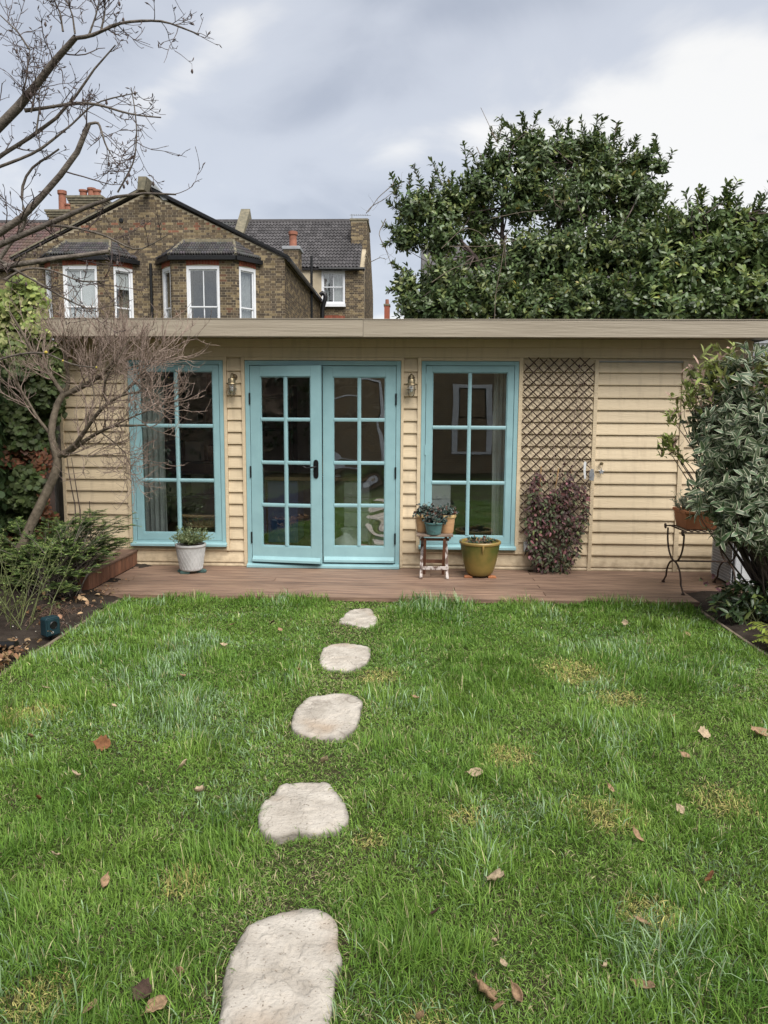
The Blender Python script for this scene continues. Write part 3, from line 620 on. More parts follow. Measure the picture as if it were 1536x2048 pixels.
cols = ['navy', 'worktop', 'upvc', 'shelf_green', 'cedar', 'curtain_grey']
SHNAME = {'navy': 'dark blue', 'worktop': 'tan', 'upvc': 'white', 'shelf_green': 'green', 'cedar': 'red brown', 'curtain_grey': 'grey'}
SHROW = ['lowest', 'second lowest', 'second highest', 'top']
for k in range(4):
    x = -3.36
    for j in range(5):
        w = random.uniform(.12, .26); h = random.uniform(.12, .32); c = cols[(k*5+j*2+k) % 6]
        o = MB().box((x, 10.36, 0.532+k*0.45), (x+w, 10.36+random.uniform(.15, .3), 0.532+k*0.45+h)).build('storage_box', c, bevel=0.01)
        tag(o, f"{SHNAME[c]} storage box, number {['one', 'two', 'three', 'four', 'five'][j]} along the {SHROW[k]} green shelf", 'box', 'storage boxes on the green shelves'); x += w+random.uniform(.05, .12)
# cane backed chair under the curtain window
ch = thing('cane_chair', (-2.32, 8.55, 0.085), 'wooden chair with a curved spindle back, inside the window above the white pot', 'chair')
arc = [(-2.32+0.26*math.cos(a), 8.35-0.07*math.sin(a), 0.50) for a in np.linspace(PI*.95, PI*.05, 12)]
MB().tube(arc, 0.018, 8).build('back_rail', 'worktop', ch, smooth=True)
MB().lathe([(0.22, 0.36), (0.24, 0.375), (0.22, 0.39)], (-2.32, 8.55, 0), 20).build('seat', 'worktop', ch, smooth=True)
for p in arc[1:-1]: MB().tube([(p[0], p[1], 0.49), (p[0]*0.85+0.15*-2.32, p[1]+0.05, 0.39)], 0.007, 5).build('spindle', 'worktop', ch)
for sx in (-1, 1):
    for sy in (-1, 1): MB().tube([(-2.32+sx*.15, 8.55+sy*.15, 0.365), (-2.32+sx*.2, 8.55+sy*.2, 0.087)], 0.014, 6).build('leg', 'worktop', ch)
# blue coat, white bag, water bottle, basket
o = MB()
for k in range(7): o.tube([(-2.02+0.045*k, 8.75, 1.12-0.02*abs(k-3)), (-2.03+0.05*k, 8.72+0.03*(k % 2), 0.75), (-2.05+0.055*k, 8.72, 0.25)], [0.03, 0.045, 0.05], 7)
tag(o.build('hanging_coat', 'blue_cloth', smooth=True), 'dark blue cloth hanging inside behind the curtain window', 'coat')
bag = np.array([(0.0, 0.0, 0.0)])
mb = MB().lathe([(0.10, 0.0), (0.15, 0.03), (0.16, 0.10), (0.13, 0.17), (0.06, 0.23), (0.03, 0.26), (0.055, 0.30)], (-0.70, 8.25, 0.087), 18)
mb.v = [(x+0.02*math.sin(z*40+x*30), yy+0.02*math.cos(z*33+x*21), z+0.01*math.sin(x*50)) for x, yy, z in mb.v]
tag(mb.build('plastic_bag', 'upvc', smooth=True), 'knotted white plastic bag on the floor inside the closed door', 'bag')
t = thing('blue_tub', (-0.24, 8.45, 0.087), 'blue round tub with a pale hoop, on the floor inside the closed door', 'tub')
MB().lathe([(0.05, 0.0), (0.16, 0.05), (0.19, 0.12), (0.16, 0.2), (0.06, 0.25)], (-0.24, 8.45, 0.087), 20).build('body', 'navy', t, smooth=True)
MB().tube([(-0.30+.17*math.cos(a), 8.30, .30+.21*math.sin(a)) for a in np.linspace(0, 2*PI, 33)], .008, 6).build('hoop', 'curtain_grey', t, smooth=True)
MB().lathe([(0.192, 0.085), (0.196, 0.12), (0.192, 0.155)], (-0.24, 8.45, 0.087), 20, False, False).build('band', 'upvc', t, smooth=True)

# ------------------------------------------------------------------ wall lamps
def wall_lamp(x, z, lab):
    t = thing('wall_lamp', (x, WY-0.02, z), lab, 'wall lamp', 'brass wall lamps either side of the doors')
    cx, cy = x, WY-0.125
    MB().lathe([(0.034, 0.0), (0.034, -0.010), (0.028, -0.018), (0.012, -0.026)], (x, WY-0.022, z+0.035), 20, axis='y').build('back_plate', 'brass_dark', t, smooth=True)
    MB().tube([(x, WY-0.04, z+0.035), (x, WY-0.07, z+0.06), (x, WY-0.10, z+0.062), (cx, cy, z+0.05), (cx, cy, z+0.02)], 0.013, 10).build('arm', 'brass', t, smooth=True)
    MB().lathe([(0.014, 0.025), (0.033, 0.018), (0.036, 0.012), (0.036, -0.022), (0.055, -0.028), (0.057, -0.036), (0.045, -0.040)], (cx, cy, z), 24).build('cap', 'brass', t, smooth=True)
    MB().lathe([(0.036, -0.041), (0.040, -0.06), (0.040, -0.105), (0.034, -0.128), (0.020, -0.142), (0.004, -0.147)], (cx, cy, z), 24, False, True).build('glass_jar', 'jar_glass', t, smooth=True)
    MB().lathe([(0.006, -0.05), (0.016, -0.075), (0.018, -0.09), (0.008, -0.108)], (cx, cy, z), 12).build('bulb', 'upvc', t, smooth=True)
    for k in range(4):
        a = k*PI/2+PI/4; c_, s_ = math.cos(a), math.sin(a)
        MB().tube([(cx+c_*.045, cy+s_*.045, z-.040), (cx+c_*.045, cy+s_*.045, z-.11), (cx+c_*.036, cy+s_*.036, z-.138), (cx+c_*.018, cy+s_*.018, z-.152), (cx, cy, z-.156)], 0.0032, 6).build('cage_wire', 'brass_dark', t, smooth=True)
    MB().tube([(cx+.046*math.cos(a), cy+.046*math.sin(a), z-.085) for a in np.linspace(0, 2*PI, 25)], 0.0032, 6).build('cage_ring', 'brass_dark', t, smooth=True)
wall_lamp(-1.800, 1.955, 'brass caged wall lamp between the curtain window and the open door')
wall_lamp(-0.010, 1.955, 'brass caged wall lamp between the closed door and the window behind the stool')

# ------------------------------------------------------------------ trellis
t = thing('trellis', (1.45, WY-0.05, 0.45), 'dark expanding willow trellis fixed to the wall above the purple climber', 'trellis')
tx0, tx1, tz0, tz1 = 1.115, 1.785, 0.44, 2.185; SP = 0.0955
for fam in (1, -1):
    yy = WY-0.040 if fam > 0 else WY-0.050
    k = -9
    for k in range(-9, 20):
        # line z = z0 + fam*(x-tx0)*0.95
        zs = tz0+k*SP if fam > 0 else tz0+k*SP
        sl = fam*0.95
        pts = []
        for x in np.linspace(tx0, tx1, 33):
            z = (tz0+k*SP)+sl*(x-tx0) if fam > 0 else (tz0+(k)*SP)+0.637+sl*(x-tx0)
            if tz0 <= z <= tz1: pts.append((x+random.uniform(-.001, .001), yy, z))
        if len(pts) < 3: continue
        a, b = Vector(pts[0]), Vector(pts[-1]); e = random.uniform(0.005, 0.02); dd = (b-a).normalized(); a -= dd*e; b += dd*random.uniform(0.005, .02)
        mid = (a+b)/2+Vector((random.uniform(-.003, .003), random.uniform(-.003, .001), random.uniform(-.003, .003)))
        MB().tube([a, mid, b], [0.0062, 0.006, 0.0056], 5).build('lath', 'willow', t, smooth=True)

def foliage(parts, name, m, parent, kind=None): 
    V, F, C = join(parts); off = np.array(wloc(parent)) if parent is not None else 0
    return np_obj(name, np_mesh(name, V-off, F, C), m, parent, kind)

# ------------------------------------------------------------------ the climber on the trellis
t = thing('climbing_plant', (1.37, 7.72, 0.0), 'purple leaved climber growing up the trellis from a gap in the deck', 'climber')
stems = []
for k in range(26):
    x = rng.uniform(1.24, 1.52); top = rng.uniform(0.8, 1.2); tx = rng.uniform(1.13, 1.78)
    if k == 0: top, tx = 2.1, 1.62
    if k == 1: top, tx = 2.0, 1.7
    if k == 2: top, tx = 1.6, 1.45
    stems.append(resample([(x, 7.74, 0.0), (x*.6+tx*.4+rng.normal()*.03, 7.70, top*.35), (tx+rng.normal()*.04, 7.71+rng.normal()*.02, top*.7), (tx+rng.normal()*.06, 7.73, top)], 9))
SP_ = np.array(stems); SR = np.repeat(np.linspace(0.005, 0.0018, 9)[None], len(SP_), 0)
c1, r1 = grow(SP_, SR, 7, (0.08, 0.22), (0.5, 1.4), 0.1, 0.25, n=5, rr=0.6)
V, F, _ = join([tubes(SP_, SR, 5), tubes(c1, r1, 3)])
np_obj('stem', np_mesh('stem', V-np.array(wloc(t)), F), 'twig_pink', t)
nl = 2700; z = 0.07+1.0*rng.beta(1.35, 1.25, nl); hw = np.interp(z, [0.05, 0.25, 0.6, 0.9, 1.1], [0.15, 0.27, 0.31, 0.30, 0.2])
cx = np.interp(z, [0.05, 0.4, 0.8, 1.1], [1.42, 1.44, 1.47, 1.44]); xx = cx+hw*rng.uniform(-1, 1, nl)*rng.uniform(0.6, 1, nl)**.3
keep = vnoise(xx*9, z*9, 3)+0.35*rng.random(nl) > np.interp(z, [0, .5, .9, 1.1], [0.30, 0.42, 0.60, 0.85]); xx, z = xx[keep], z[keep]; nl = len(xx)
pos = np.stack([xx, 7.70-rng.random(nl)**1.5*np.interp(z, [0, .5, 1.1], [.16, .13, .05]), z], -1)
dr = nrm(np.stack([rng.normal(size=nl)*.7, -0.4-rng.random(nl)*.5, -0.7+rng.normal(size=nl)*.5], -1)); no = nrm(np.stack([rng.normal(size=nl)*.4, -np.ones(nl), .5+rng.normal(size=nl)*.4], -1))
c = tint(nl, (0.105, 0.056, 0.052), .5); g = rng.random(nl) < np.interp(z, [0, .5, 1.0], [.62, .5, .15]); c[g] = tint(g.sum(), (0.095, 0.11, 0.055), .4)
pk = rng.random(nl) < .10; c[pk] = tint(pk.sum(), (0.28, 0.12, 0.13), .35); pg = rng.random(nl) < .03; c[pg] = tint(pg.sum(), (0.22, 0.24, 0.10), .3)
ex = grow(SP_[:3], SR[:3], 9, (0.02, 0.05), (0.5, 1.4), n=3)[0][:, -1]; ne = len(ex)
foliage([leaves(pos, dr, no, rng.uniform(.024, .066, nl), rng.uniform(.013, .030, nl), c, .3, rng.uniform(-.1, .5, nl)),
         leaves(ex, rand_dirs(ne), rand_dirs(ne), .035, .02, tint(ne, (0.08, 0.035, 0.03), .3))], 'foliage', 'leaf_soft', t)
CANE = [((1.335, 7.70, 0.02), (1.475, 7.73, 1.10), 'pale cane leaning behind the climber, middle of three'), ((1.285, 7.69, 0.01), (1.30, 7.735, 1.12), 'cane at the window side of the climber'), ((1.52, 7.70, 0.02), (1.605, 7.735, 1.10), 'thin cane on the door side of the climber')]
for a, b, lab in CANE: tag(MB().tube([a, ((a[0]+b[0])/2, (a[1]+b[1])/2, (a[2]+b[2])/2), b], [0.007, 0.0065, 0.006], 7).build('garden_cane', 'bamboo', smooth=True), lab, 'cane', 'canes behind the climber')
# tags and star
tg = thing('plant_label', (1.728, 7.70, 1.07), 'white plastic plant label tied to the trellis wire', 'label', 'labels tied to the trellis')
MB().prism([(1.716, 1.16), (1.722, 1.175), (1.728, 1.165), (1.735, 1.176), (1.741, 1.16), (1.738, 1.08), (1.744, 1.005), (1.728, 0.995), (1.716, 1.07)], 7.698, 7.701).build('strip', 'upvc', tg)
MB().tube([(1.45, 7.725, 1.170), (1.60, 7.715, 1.172), (1.728, 7.702, 1.168), (1.80, 7.72, 1.175)], 0.0012, 4).build('wire', 'rusty_iron', tg)
mat('foil', (0.62, 0.64, 0.68), (0.45, 0.47, 0.52), rough=0.25, metal=0.6, scale=30, bump=0.4, bscale=50)
tg = thing('plant_label', (1.80, 7.70, 1.03), 'silvery plant label hanging at the edge of the trellis', 'label', 'labels tied to the trellis')
MB().prism([(1.782, 0.985), (1.822, 0.978), (1.830, 1.03), (1.818, 1.095), (1.792, 1.100), (1.776, 1.05)], 7.712, 7.715).build('strip', 'foil', tg)
MB().tube([(1.60, 7.72, 1.02), (1.72, 7.71, 1.012), (1.80, 7.711, 1.015)], 0.0012, 4).build('wire', 'rusty_iron', tg)
st = thing('star_ornament', (1.905, 7.745, 1.07), 'small grey metal star hanging from the brass knob', 'ornament')
pts = [((0.034 if k % 2 == 0 else 0.015)*math.sin(k*PI/5), (0.034 if k % 2 == 0 else 0.015)*math.cos(k*PI/5)) for k in range(10)]
MB().prism([(1.905+a, 1.068+b) for a, b in pts], 7.742, 7.748).build('star', 'foil', st, bevel=0.002)
MB().tube([(1.902, 7.752, 1.152), (1.915, 7.748, 1.125), (1.905, 7.745, 1.100)], 0.0015, 4).build('cord', 'twig_dark', st)
so = thing('outdoor_socket', (1.195, 7.76, 0.29), 'cream outdoor socket box low on the wall beside the climber', 'socket')
MB().box((1.15, 7.725, 0.245), (1.235, 7.775, 0.345)).build('box', 'curtain_white', so, bevel=0.006)
MB().box((1.157, 7.718, 0.252), (1.228, 7.7245, 0.325)).build('cover', 'upvc', so, bevel=0.004)

# ------------------------------------------------------------------ pots
mat('white_pot', (0.55, 0.55, 0.54), (0.42, 0.42, 0.41), rough=0.75, scale=9, bump=0.2, bscale=50)
mat('terracotta_pale', (0.55, 0.34, 0.17), (0.44, 0.25, 0.13), rough=0.75, scale=10, stretch=(1, 1, 3), bump=0.15)
mat('terracotta', (0.40, 0.155, 0.065), (0.30, 0.115, 0.05), rough=0.75, scale=10, bump=0.2)
mat('rim_yellow', (0.58, 0.43, 0.20), (0.48, 0.33, 0.15), rough=0.5, scale=12)
mat('teal_glaze', (0.09, 0.19, 0.19), (0.065, 0.145, 0.145), rough=0.3, scale=9, bump=0.1)
mat('olive_glaze', (0.23, 0.165, 0.045), (0.085, 0.10, 0.022), rough=0.28, scale=4.2, bump=0.08, bscale=30, rampy=(0.38, 0.6))
mat('rim_olive', (0.33, 0.225, 0.075), (0.24, 0.17, 0.055), rough=0.35, scale=9)
mat('bark_chip', (0.16, 0.10, 0.07), (0.08, 0.05, 0.035), rough=0.9, scale=30, bump=0.8, bscale=60)
mat('weathered_paint', (0.50, 0.45, 0.42), (0.12, 0.075, 0.058), rough=0.8, scale=26, stretch=(1, 1, .6), bump=0.4, bscale=60, rampy=(0.44, 0.56))
mat('weathered_wood', (0.26, 0.20, 0.15), (0.15, 0.10, 0.075), rough=0.85, scale=10, stretch=(1, 6, 6), bump=0.4, bscale=40)

def pot(name, c, r0, r1, h, m, lab, rim=0.012, rimM=None, group=None, belly=0.0, rimh=0.03):
    t = thing(name, c, lab, 'plant pot', group)
    prof = [(r0*0.96, 0.0), (r0, 0.004)]
    for q in np.linspace(0.08, 1, 12)[:-1]: prof.append((r0+(r1-r0)*(q**(1-belly)), h*q*0.9))
    prof += [(r1, h-rimh-0.004)]
    inner = [(r1-0.012, h-0.002), (r1-0.02, h-0.05), (r1-0.03, h-0.055)]
    if not rimM:
        prof += [(r1+rim, h-rimh), (r1+rim*1.15, h-rimh*.4), (r1+rim*.8, h), (r1-0.004, h)]+inner
        b = MB().lathe(prof, c, 40).build('pot', m, t, smooth=True, ang=0.9)
    else:
        prof += [(r1, h-rimh*.6), (r1-.02, h-rimh*.6)]
        b = MB().lathe(prof, c, 40).build('pot', m, t, smooth=True, ang=0.9)
        MB().lathe([(r1+.001, h-rimh), (r1+rim, h-rimh*.8), (r1+rim*1.2, h-rimh*.3), (r1+rim*.6, h), (r1-0.01, h), (r1-0.016, h-rimh)], c, 40, False, False).build('rim', rimM, t, smooth=True)
    MB().lathe([(0.001, h-0.022), (r1*0.5, h-0.02), (r1-0.016, h-0.024)], c, 24, False, False).build('compost', 'bark_chip', t)
    return t
# white pot with a bushy small leaved plant, on dark feet
WC = (-2.185, 7.43, DZ+0.03)
wp = pot('plant_pot', WC, 0.108, 0.145, 0.262, 'white_pot', 'white quilted pot on dark feet with a small leaved bushy plant', rim=0.006, rimh=0.02)
# raised criss-cross pattern
mb = MB()
for s in (1, -1):
    for k in range(22):
        a0 = k*2*PI/22; pts = []
        for q in np.linspace(0.06, 0.90, 9):
            r = 0.108+(0.145-0.108)*q+0.001; a = a0+s*q*0.9; pts.append((WC[0]+r*math.cos(a), WC[1]+r*math.sin(a), WC[2]+0.262*q*0.95))
        mb.tube(pts, 0.0026, 4, False)
mb.build('raised_pattern', 'white_pot', wp, smooth=True, kind='stuff')
for a in (0.3, 2.6, 4.3):
    fx, fy = WC[0]+0.105*math.cos(a), WC[1]-abs(0.07*math.sin(a)) if a > 3 else WC[1]+0.03*math.sin(a)
    MB().prism([(fx-.045, DZ), (fx+.045, DZ), (fx+.05, DZ+.02), (fx+.03, DZ+.0345), (fx-.03, DZ+.0345), (fx-.05, DZ+.02)], fy-.025, fy+.025).build('pot_foot', 'shelf_green', wp, bevel=0.006)
def bushy(t, c, rx, rz, n, L, W, base, var=.25, m='leaf_soft', alt=None, palt=0, stems=40, up_=0.5, stemM='stem_green', droop=0.0, flat=0.3):
    """a low bushy potted plant: stems from the centre, leaves along them"""
    d = rand_dirs(stems); d[:, 2] = np.abs(d[:, 2])*up_+flat; d = nrm(d)
    P = np.stack([np.array(c)[None]+d*np.array([rx, rx, rz])[None]*q*rng.uniform(.7, 1.05, (stems, 1))+rng.normal(size=(stems, 3))*0.006*q*3-np.array([0, 0, droop])*q*q for q in np.linspace(0.0, 1, 6)], 1)
    R = np.repeat(np.linspace(0.003, 0.001, 6)[None], stems, 0)
    V, F = tubes(P, R, 4); np_obj('stem', np_mesh('stem', V-np.array(wloc(t)), F), stemM, t)
    k = rng.integers(0, stems, n); q = rng.uniform(0.25, 1, n)*5; i = np.minimum(q.astype(int), 4); f = (q-i)[:, None]
    pos = P[k, i]*(1-f)+P[k, i+1]*f; dr = nrm(nrm(P[k, i+1]-P[k, i])*0.5+rand_dirs(n)); no = nrm(rand_dirs(n)+np.array([0, -.5, 1.0]))
    foliage([leaves(pos, dr, no, rng.uniform(.75, 1.25, n)*L, rng.uniform(.75, 1.25, n)*W, tint(n, base, var, alt, palt), .25, rng.uniform(0, .5, n))], 'foliage', m, t)
bushy(wp, (WC[0]+.01, WC[1], WC[2]+.25), 0.25, 0.19, 3800, 0.014, 0.010, (0.17, 0.22, 0.09), .3, alt=(0.33, 0.36, 0.2), palt=.25, stems=140, flat=.5)
# folding stool with weathered paint
S = thing('folding_stool', (0.232, 7.38, DZ), 'small weathered folding wooden stool with peeling paint, carrying three pots', 'stool')
for k in range(4): MB().box((0.055, 7.235+k*0.075, 0.468), (0.405, 7.235+k*0.075+0.069, 0.486)).build('seat_slat', 'weathered_wood', S, bevel=0.003)
for x in (0.075, 0.365): MB().box((x, 7.245, 0.445), (x+0.02, 7.52, 0.467)).build('seat_bearer', 'weathered_wood', S, bevel=0.003)
for x, dx in ((0.115, -0.012), (0.345, 0.012)):
    MB().bar((x, 7.50, 0.445), (x+dx, 7.265, DZ), 0.028, 0.02, (0, 1, 0)).build('leg', 'weathered_paint', S, bevel=0.003)
    MB().bar((x-(0.022 if dx > 0 else -0.022), 7.27, 0.445), (x-(0.022 if dx > 0 else -0.022), 7.50, DZ), 0.026, 0.02, (0, 1, 0)).build('leg', 'cedar', S, bevel=0.003)
MB().box((0.10, 7.296, 0.135), (0.36, 7.314, 0.168)).build('stretcher', 'weathered_paint', S, bevel=0.003)
MB().box((0.12, 7.462, 0.17), (0.34, 7.48, 0.205)).build('stretcher', 'cedar', S, bevel=0.003)
MB().box((0.09, 7.30, 0.42), (0.37, 7.318, 0.444)).build('front_rail', 'cedar', S, bevel=0.003)
P1 = (0.128, 7.43, 0.4865); P2 = (0.345, 7.40, 0.4865); P3 = (0.220, 7.285, 0.4865)
p1 = pot('plant_pot', P1, 0.068, 0.083, 0.178, 'terracotta_pale', 'pale terracotta pot at the back of the stool, on the lamp side', rim=0.008, rimM='rim_yellow', rimh=0.034, group='pots on the stool')
p2 = pot('plant_pot', P2, 0.068, 0.086, 0.180, 'terracotta_pale', 'pale terracotta pot on the stool, on the window side', rim=0.008, rimM='rim_yellow', rimh=0.034, group='pots on the stool')
p3 = pot('plant_pot', P3, 0.068, 0.087, 0.118, 'teal_glaze', 'grey green glazed pot at the front of the stool', rim=0.006, rimh=0.016, group='pots on the stool')
MB().tube([(P3[0]-.055, P3[1]-.060, P3[2]+.055), (P3[0]-.02, P3[1]-.079, P3[2]+.045), (P3[0]+.012, P3[1]-.080, P3[2]+.038), (P3[0]+.012, P3[1]-.078, P3[2]+.022)], 0.002, 5).build('raised_mark', 'teal_glaze', p3, smooth=True)
for t_, P_, h, r in ((p1, P1, .178, .12), (p2, P2, .18, .125), (p3, P3, .118, .12)):
    bushy(t_, (P_[0], P_[1], P_[2]+h-.015), r*1.12, 0.12, 420, 0.032, 0.025, (0.05, 0.08, 0.068), .4, 'leaf_gloss', (0.13, 0.05, 0.035), .16, 40, .7, 'twig_pink')
# big olive glazed pot
OC = (0.678, 7.42, DZ+0.022)
op = pot('plant_pot', OC, 0.112, 0.193, 0.335, 'olive_glaze', 'large olive green glazed pot with a drip on its rim, on terracotta feet', rim=0.010, rimM='rim_olive', belly=0.42, rimh=0.03)
MB().tube([(OC[0]+.012, OC[1]-.206, OC[2]+.315), (OC[0]+.012, OC[1]-.208, OC[2]+.292), (OC[0]+.010, OC[1]-.196, OC[2]+.262), (OC[0]+.012, OC[1]-.192, OC[2]+.235)], [0.010, 0.011, 0.007, 0.003], 8).build('glaze_drip', 'rim_olive', op, smooth=True)
for dx, dy in ((-.115, -.055), (.115, -.06), (0, .10)):
    MB().prism([(OC[0]+dx-.04, DZ), (OC[0]+dx+.045, DZ), (OC[0]+dx+.04, DZ+.018), (OC[0]+dx, DZ+.0255), (OC[0]+dx-.038, DZ+.02)], OC[1]+dy-.03, OC[1]+dy+.03).build('pot_foot', 'terracotta', op, bevel=0.007)
bushy(op, (OC[0], OC[1], OC[2]+.30), 0.19, 0.09, 240, 0.035, 0.022, (0.045, 0.075, 0.055), .4, 'leaf_gloss', (0.22, 0.12, 0.09), .3, 26, .5, 'stem_green')

# ------------------------------------------------------------------ wrought iron side table with a trough planter
T = thing('iron_table', (2.66, 7.0, DZ), 'rusty wrought iron side table with crossed curved legs, at the end of the deck', 'side table')
ya, yb, zt = 6.76, 7.26, 0.585
for x in (2.42, 2.90):
    yc = (ya+yb)/2; zc = 0.305
    U = [(x, yc+0.215*math.cos(a), zc+0.24+0.24*math.sin(a)*1.0-0.0) for a in np.linspace(PI, 2*PI, 17)]
    U = [(x, ya+0.035, zt)]+[(x, yc+0.215*math.cos(a), zc+0.235+0.235*math.sin(a)) for a in np.linspace(PI, 2*PI, 17)]+[(x, yb-0.035, zt)]
    MB().tube(U, 0.0085, 8).build('upper_curve', 'rusty_iron', T, smooth=True)
    D = [(x, ya-0.02, DZ+0.012), (x, ya+0.02, DZ+0.05)]+[(x, yc+0.20*math.cos(a), zc-0.18+0.18*math.sin(a)) for a in np.linspace(PI, 0, 15)]+[(x, yb-0.02, DZ+0.05), (x, yb+0.02, DZ+0.012)]
    MB().tube(D, 0.0085, 8).build('lower_curve', 'rusty_iron', T, smooth=True)
    for yy in (ya-0.02, yb+0.02): MB().lathe([(0.016, 0.0), (0.017, 0.008), (0.009, 0.02)], (x, yy, DZ), 10).build('foot', 'rusty_iron', T, smooth=True)
    for yy in (ya+0.02, yb-0.02):
        MB().tube([(x+(-.02 if x < 2.6 else .02), yy+0.024*math.cos(a)*(1-.05*a), zt+0.012+0.024*math.sin(a)*(1-.05*a)) for a in np.linspace(0, 9, 22)], 0.006, 6).build('scroll', 'rusty_iron', T, smooth=True)
MB().tube([(2.42, 7.01, 0.306), (2.90, 7.01, 0.306)], 0.008, 8).build('stretcher', 'rusty_iron', T, smooth=True)
for yy in (ya+0.02, yb-0.02): MB().box((2.395, yy-.008, zt+0.012), (2.925, yy+.008, zt+0.022)).build('top_rail', 'rusty_iron', T)
for x in np.linspace(2.43, 2.89, 9): MB().box((x-.013, ya+.03, zt+0.023), (x+.013, yb-.03, zt+0.026)).build('strap', 'rusty_iron', T)
for yy in np.linspace(ya+.07, yb-.07, 7): MB().box((2.41, yy-.013, zt+0.027), (2.91, yy+.013, zt+0.030)).build('strap', 'rusty_iron', T)
tp = thing('trough_planter', (2.66, 7.02, zt+0.031), 'orange terracotta trough standing on the iron table', 'planter')
zz = zt+0.031; mb = MB()
a0, a1, b0, b1 = 2.45, 2.88, 6.86, 7.18
for i in range(1):
    def R4(dx, dy, z): return [(a0-dx, b0-dy, z), (a1+dx, b0-dy, z), (a1+dx, b1+dy, z), (a0-dx, b1+dy, z)]
    rings = [R4(-.02, -.02, zz), R4(.0, .0, zz+.14), R4(.012, .012, zz+.142), R4(.012, .012, zz+.17), R4(-.012, -.012, zz+.17), R4(-.02, -.02, zz+.15)]
    vs = [p for r in rings for p in r]; fs = [(3, 2, 1, 0), (20, 21, 22, 23)]+[(k*4+j, k*4+(j+1) % 4, k*4+4+(j+1) % 4, k*4+4+j) for k in range(5) for j in range(4)]
    mb.add(vs, fs)
mb.build('trough', 'terracotta', tp, bevel=0.006)
lv = thing('lavender', (2.60, 7.0, zz+.15), 'grey green lavender growing in the terracotta trough', 'lavender')
st_ = 150; base = np.stack([rng.uniform(2.46, 2.80, st_), rng.uniform(6.88, 7.16, st_), np.full(st_, zz+.15)], -1); d = nrm(np.stack([rng.normal(size=st_)*.5-.25, rng.normal(size=st_)*.5-.15, np.full(st_, 1.0)], -1)); L = rng.uniform(.08, .2, (st_, 1))
P = np.stack([base+d*L*q+rng.normal(size=(st_, 3))*.008*q for q in np.linspace(0, 1, 5)], 1); V, F = tubes(P, np.repeat(np.linspace(.0022, .001, 5)[None], st_, 0), 4)
np_obj('stem', np_mesh('stem', V-np.array(wloc(lv)), F), 'stem_green', lv)
n = 2400; k = rng.integers(0, st_, n); q = rng.uniform(.15, 1, n)*4; i = np.minimum(q.astype(int), 3); f = (q-i)[:, None]; pos = P[k, i]*(1-f)+P[k, i+1]*f
foliage([leaves(pos, nrm(d[k]+rand_dirs(n)*.9), rand_dirs(n), rng.uniform(.02, .04, n), .005, tint(n, (0.20, 0.25, 0.19), .3), .2, .15)], 'foliage', 'leaf_soft', lv)

# ------------------------------------------------------------------ air conditioning unit and white sheet behind the shrub
ac = thing('air_conditioner', (3.1, 7.3, DZ), 'white outdoor air conditioning unit with a wire mesh side, beyond the iron table', 'air conditioner')
AX = 2.965
MB().box((AX, 7.0, DZ+.03), (3.45, 7.52, 0.66)).build('casing', 'upvc', ac, bevel=0.012)
MB().box((AX-.009, 7.02, DZ+.05), (AX-.001, 7.50, 0.64)).build('coil_panel', 'black_felt', ac)
for yy in np.linspace(7.025, 7.495, 19): MB().box((AX-.018, yy-.002, DZ+.05), (AX-.0135, yy+.002, 0.64)).build('mesh_wire', 'white_paint', ac)
for z in np.linspace(DZ+.06, 0.63, 20): MB().box((AX-.0133, 7.02, z-.002), (AX-.0095, 7.50, z+.002)).build('mesh_wire', 'white_paint', ac)
for x in (3.03, 3.12, 3.16): MB().box((x, 6.99, DZ+.035), (x+.014, 6.9995, 0.655)).build('corner_strip', 'white_paint', ac)
for x in (3.0, 3.38): MB().box((x, 7.02, DZ), (x+.05, 7.5, DZ+.03)).build('foot', 'black_metal', ac)
# ------------------------------------------------------------------ variegated shrub and bed plants by the table
def lobed_rosettes(lobes, dens, shell=(0.55, 1.0), upb=0.35):
    """shoot tips spread through overlapping lobes (centre, radius): positions and outward axes"""
    P = []; A = []
    for c, r in lobes:
        r = np.asarray(r, float)*np.ones(3); n = max(4, int(dens*4*PI*(np.mean(r)**2))); d = rand_dirs(n); q = rng.uniform(shell[0]**2, shell[1]**2, (n, 1))**.5
        P.append(np.asarray(c)[None]+d*r[None]*q*(1+.12*rng.normal(size=(n, 1)))); A.append(nrm(d+np.array([0, 0, upb])[None]+rng.normal(size=(n, 3))*.25))
    return np.concatenate(P), np.concatenate(A)
def rosette_leaves(P, A, per, L, W, cols, spread=(0.5, 1.3), back=0.05, fold=.25, curl=(0.05, 0.45), fn=leaves):
    n = len(P); k = np.repeat(np.arange(n), per); m = len(k); ax = A[k]; a = rng.uniform(*spread, m)[:, None]
    side = perp(ax); d = nrm(ax*np.cos(a)+side*np.sin(a)); no = nrm(ax+rng.normal(size=(m, 3))*.25-d*(ax*d).sum(-1, keepdims=True))
    pos = P[k]-ax*rng.uniform(0, back, (m, 1))
    return fn(pos, d, no, rng.uniform(*L, m), rng.uniform(*W, m), cols(m, k), fold, rng.uniform(*curl, m))
t = thing('variegated_shrub', (3.0, 6.15, 0.0), 'tall bushy shrub with cream edged leaves, overhanging the iron table', 'shrub')
def R_(px, py, y, rpx): return (at(px, py, y), rpx*y/FOC)
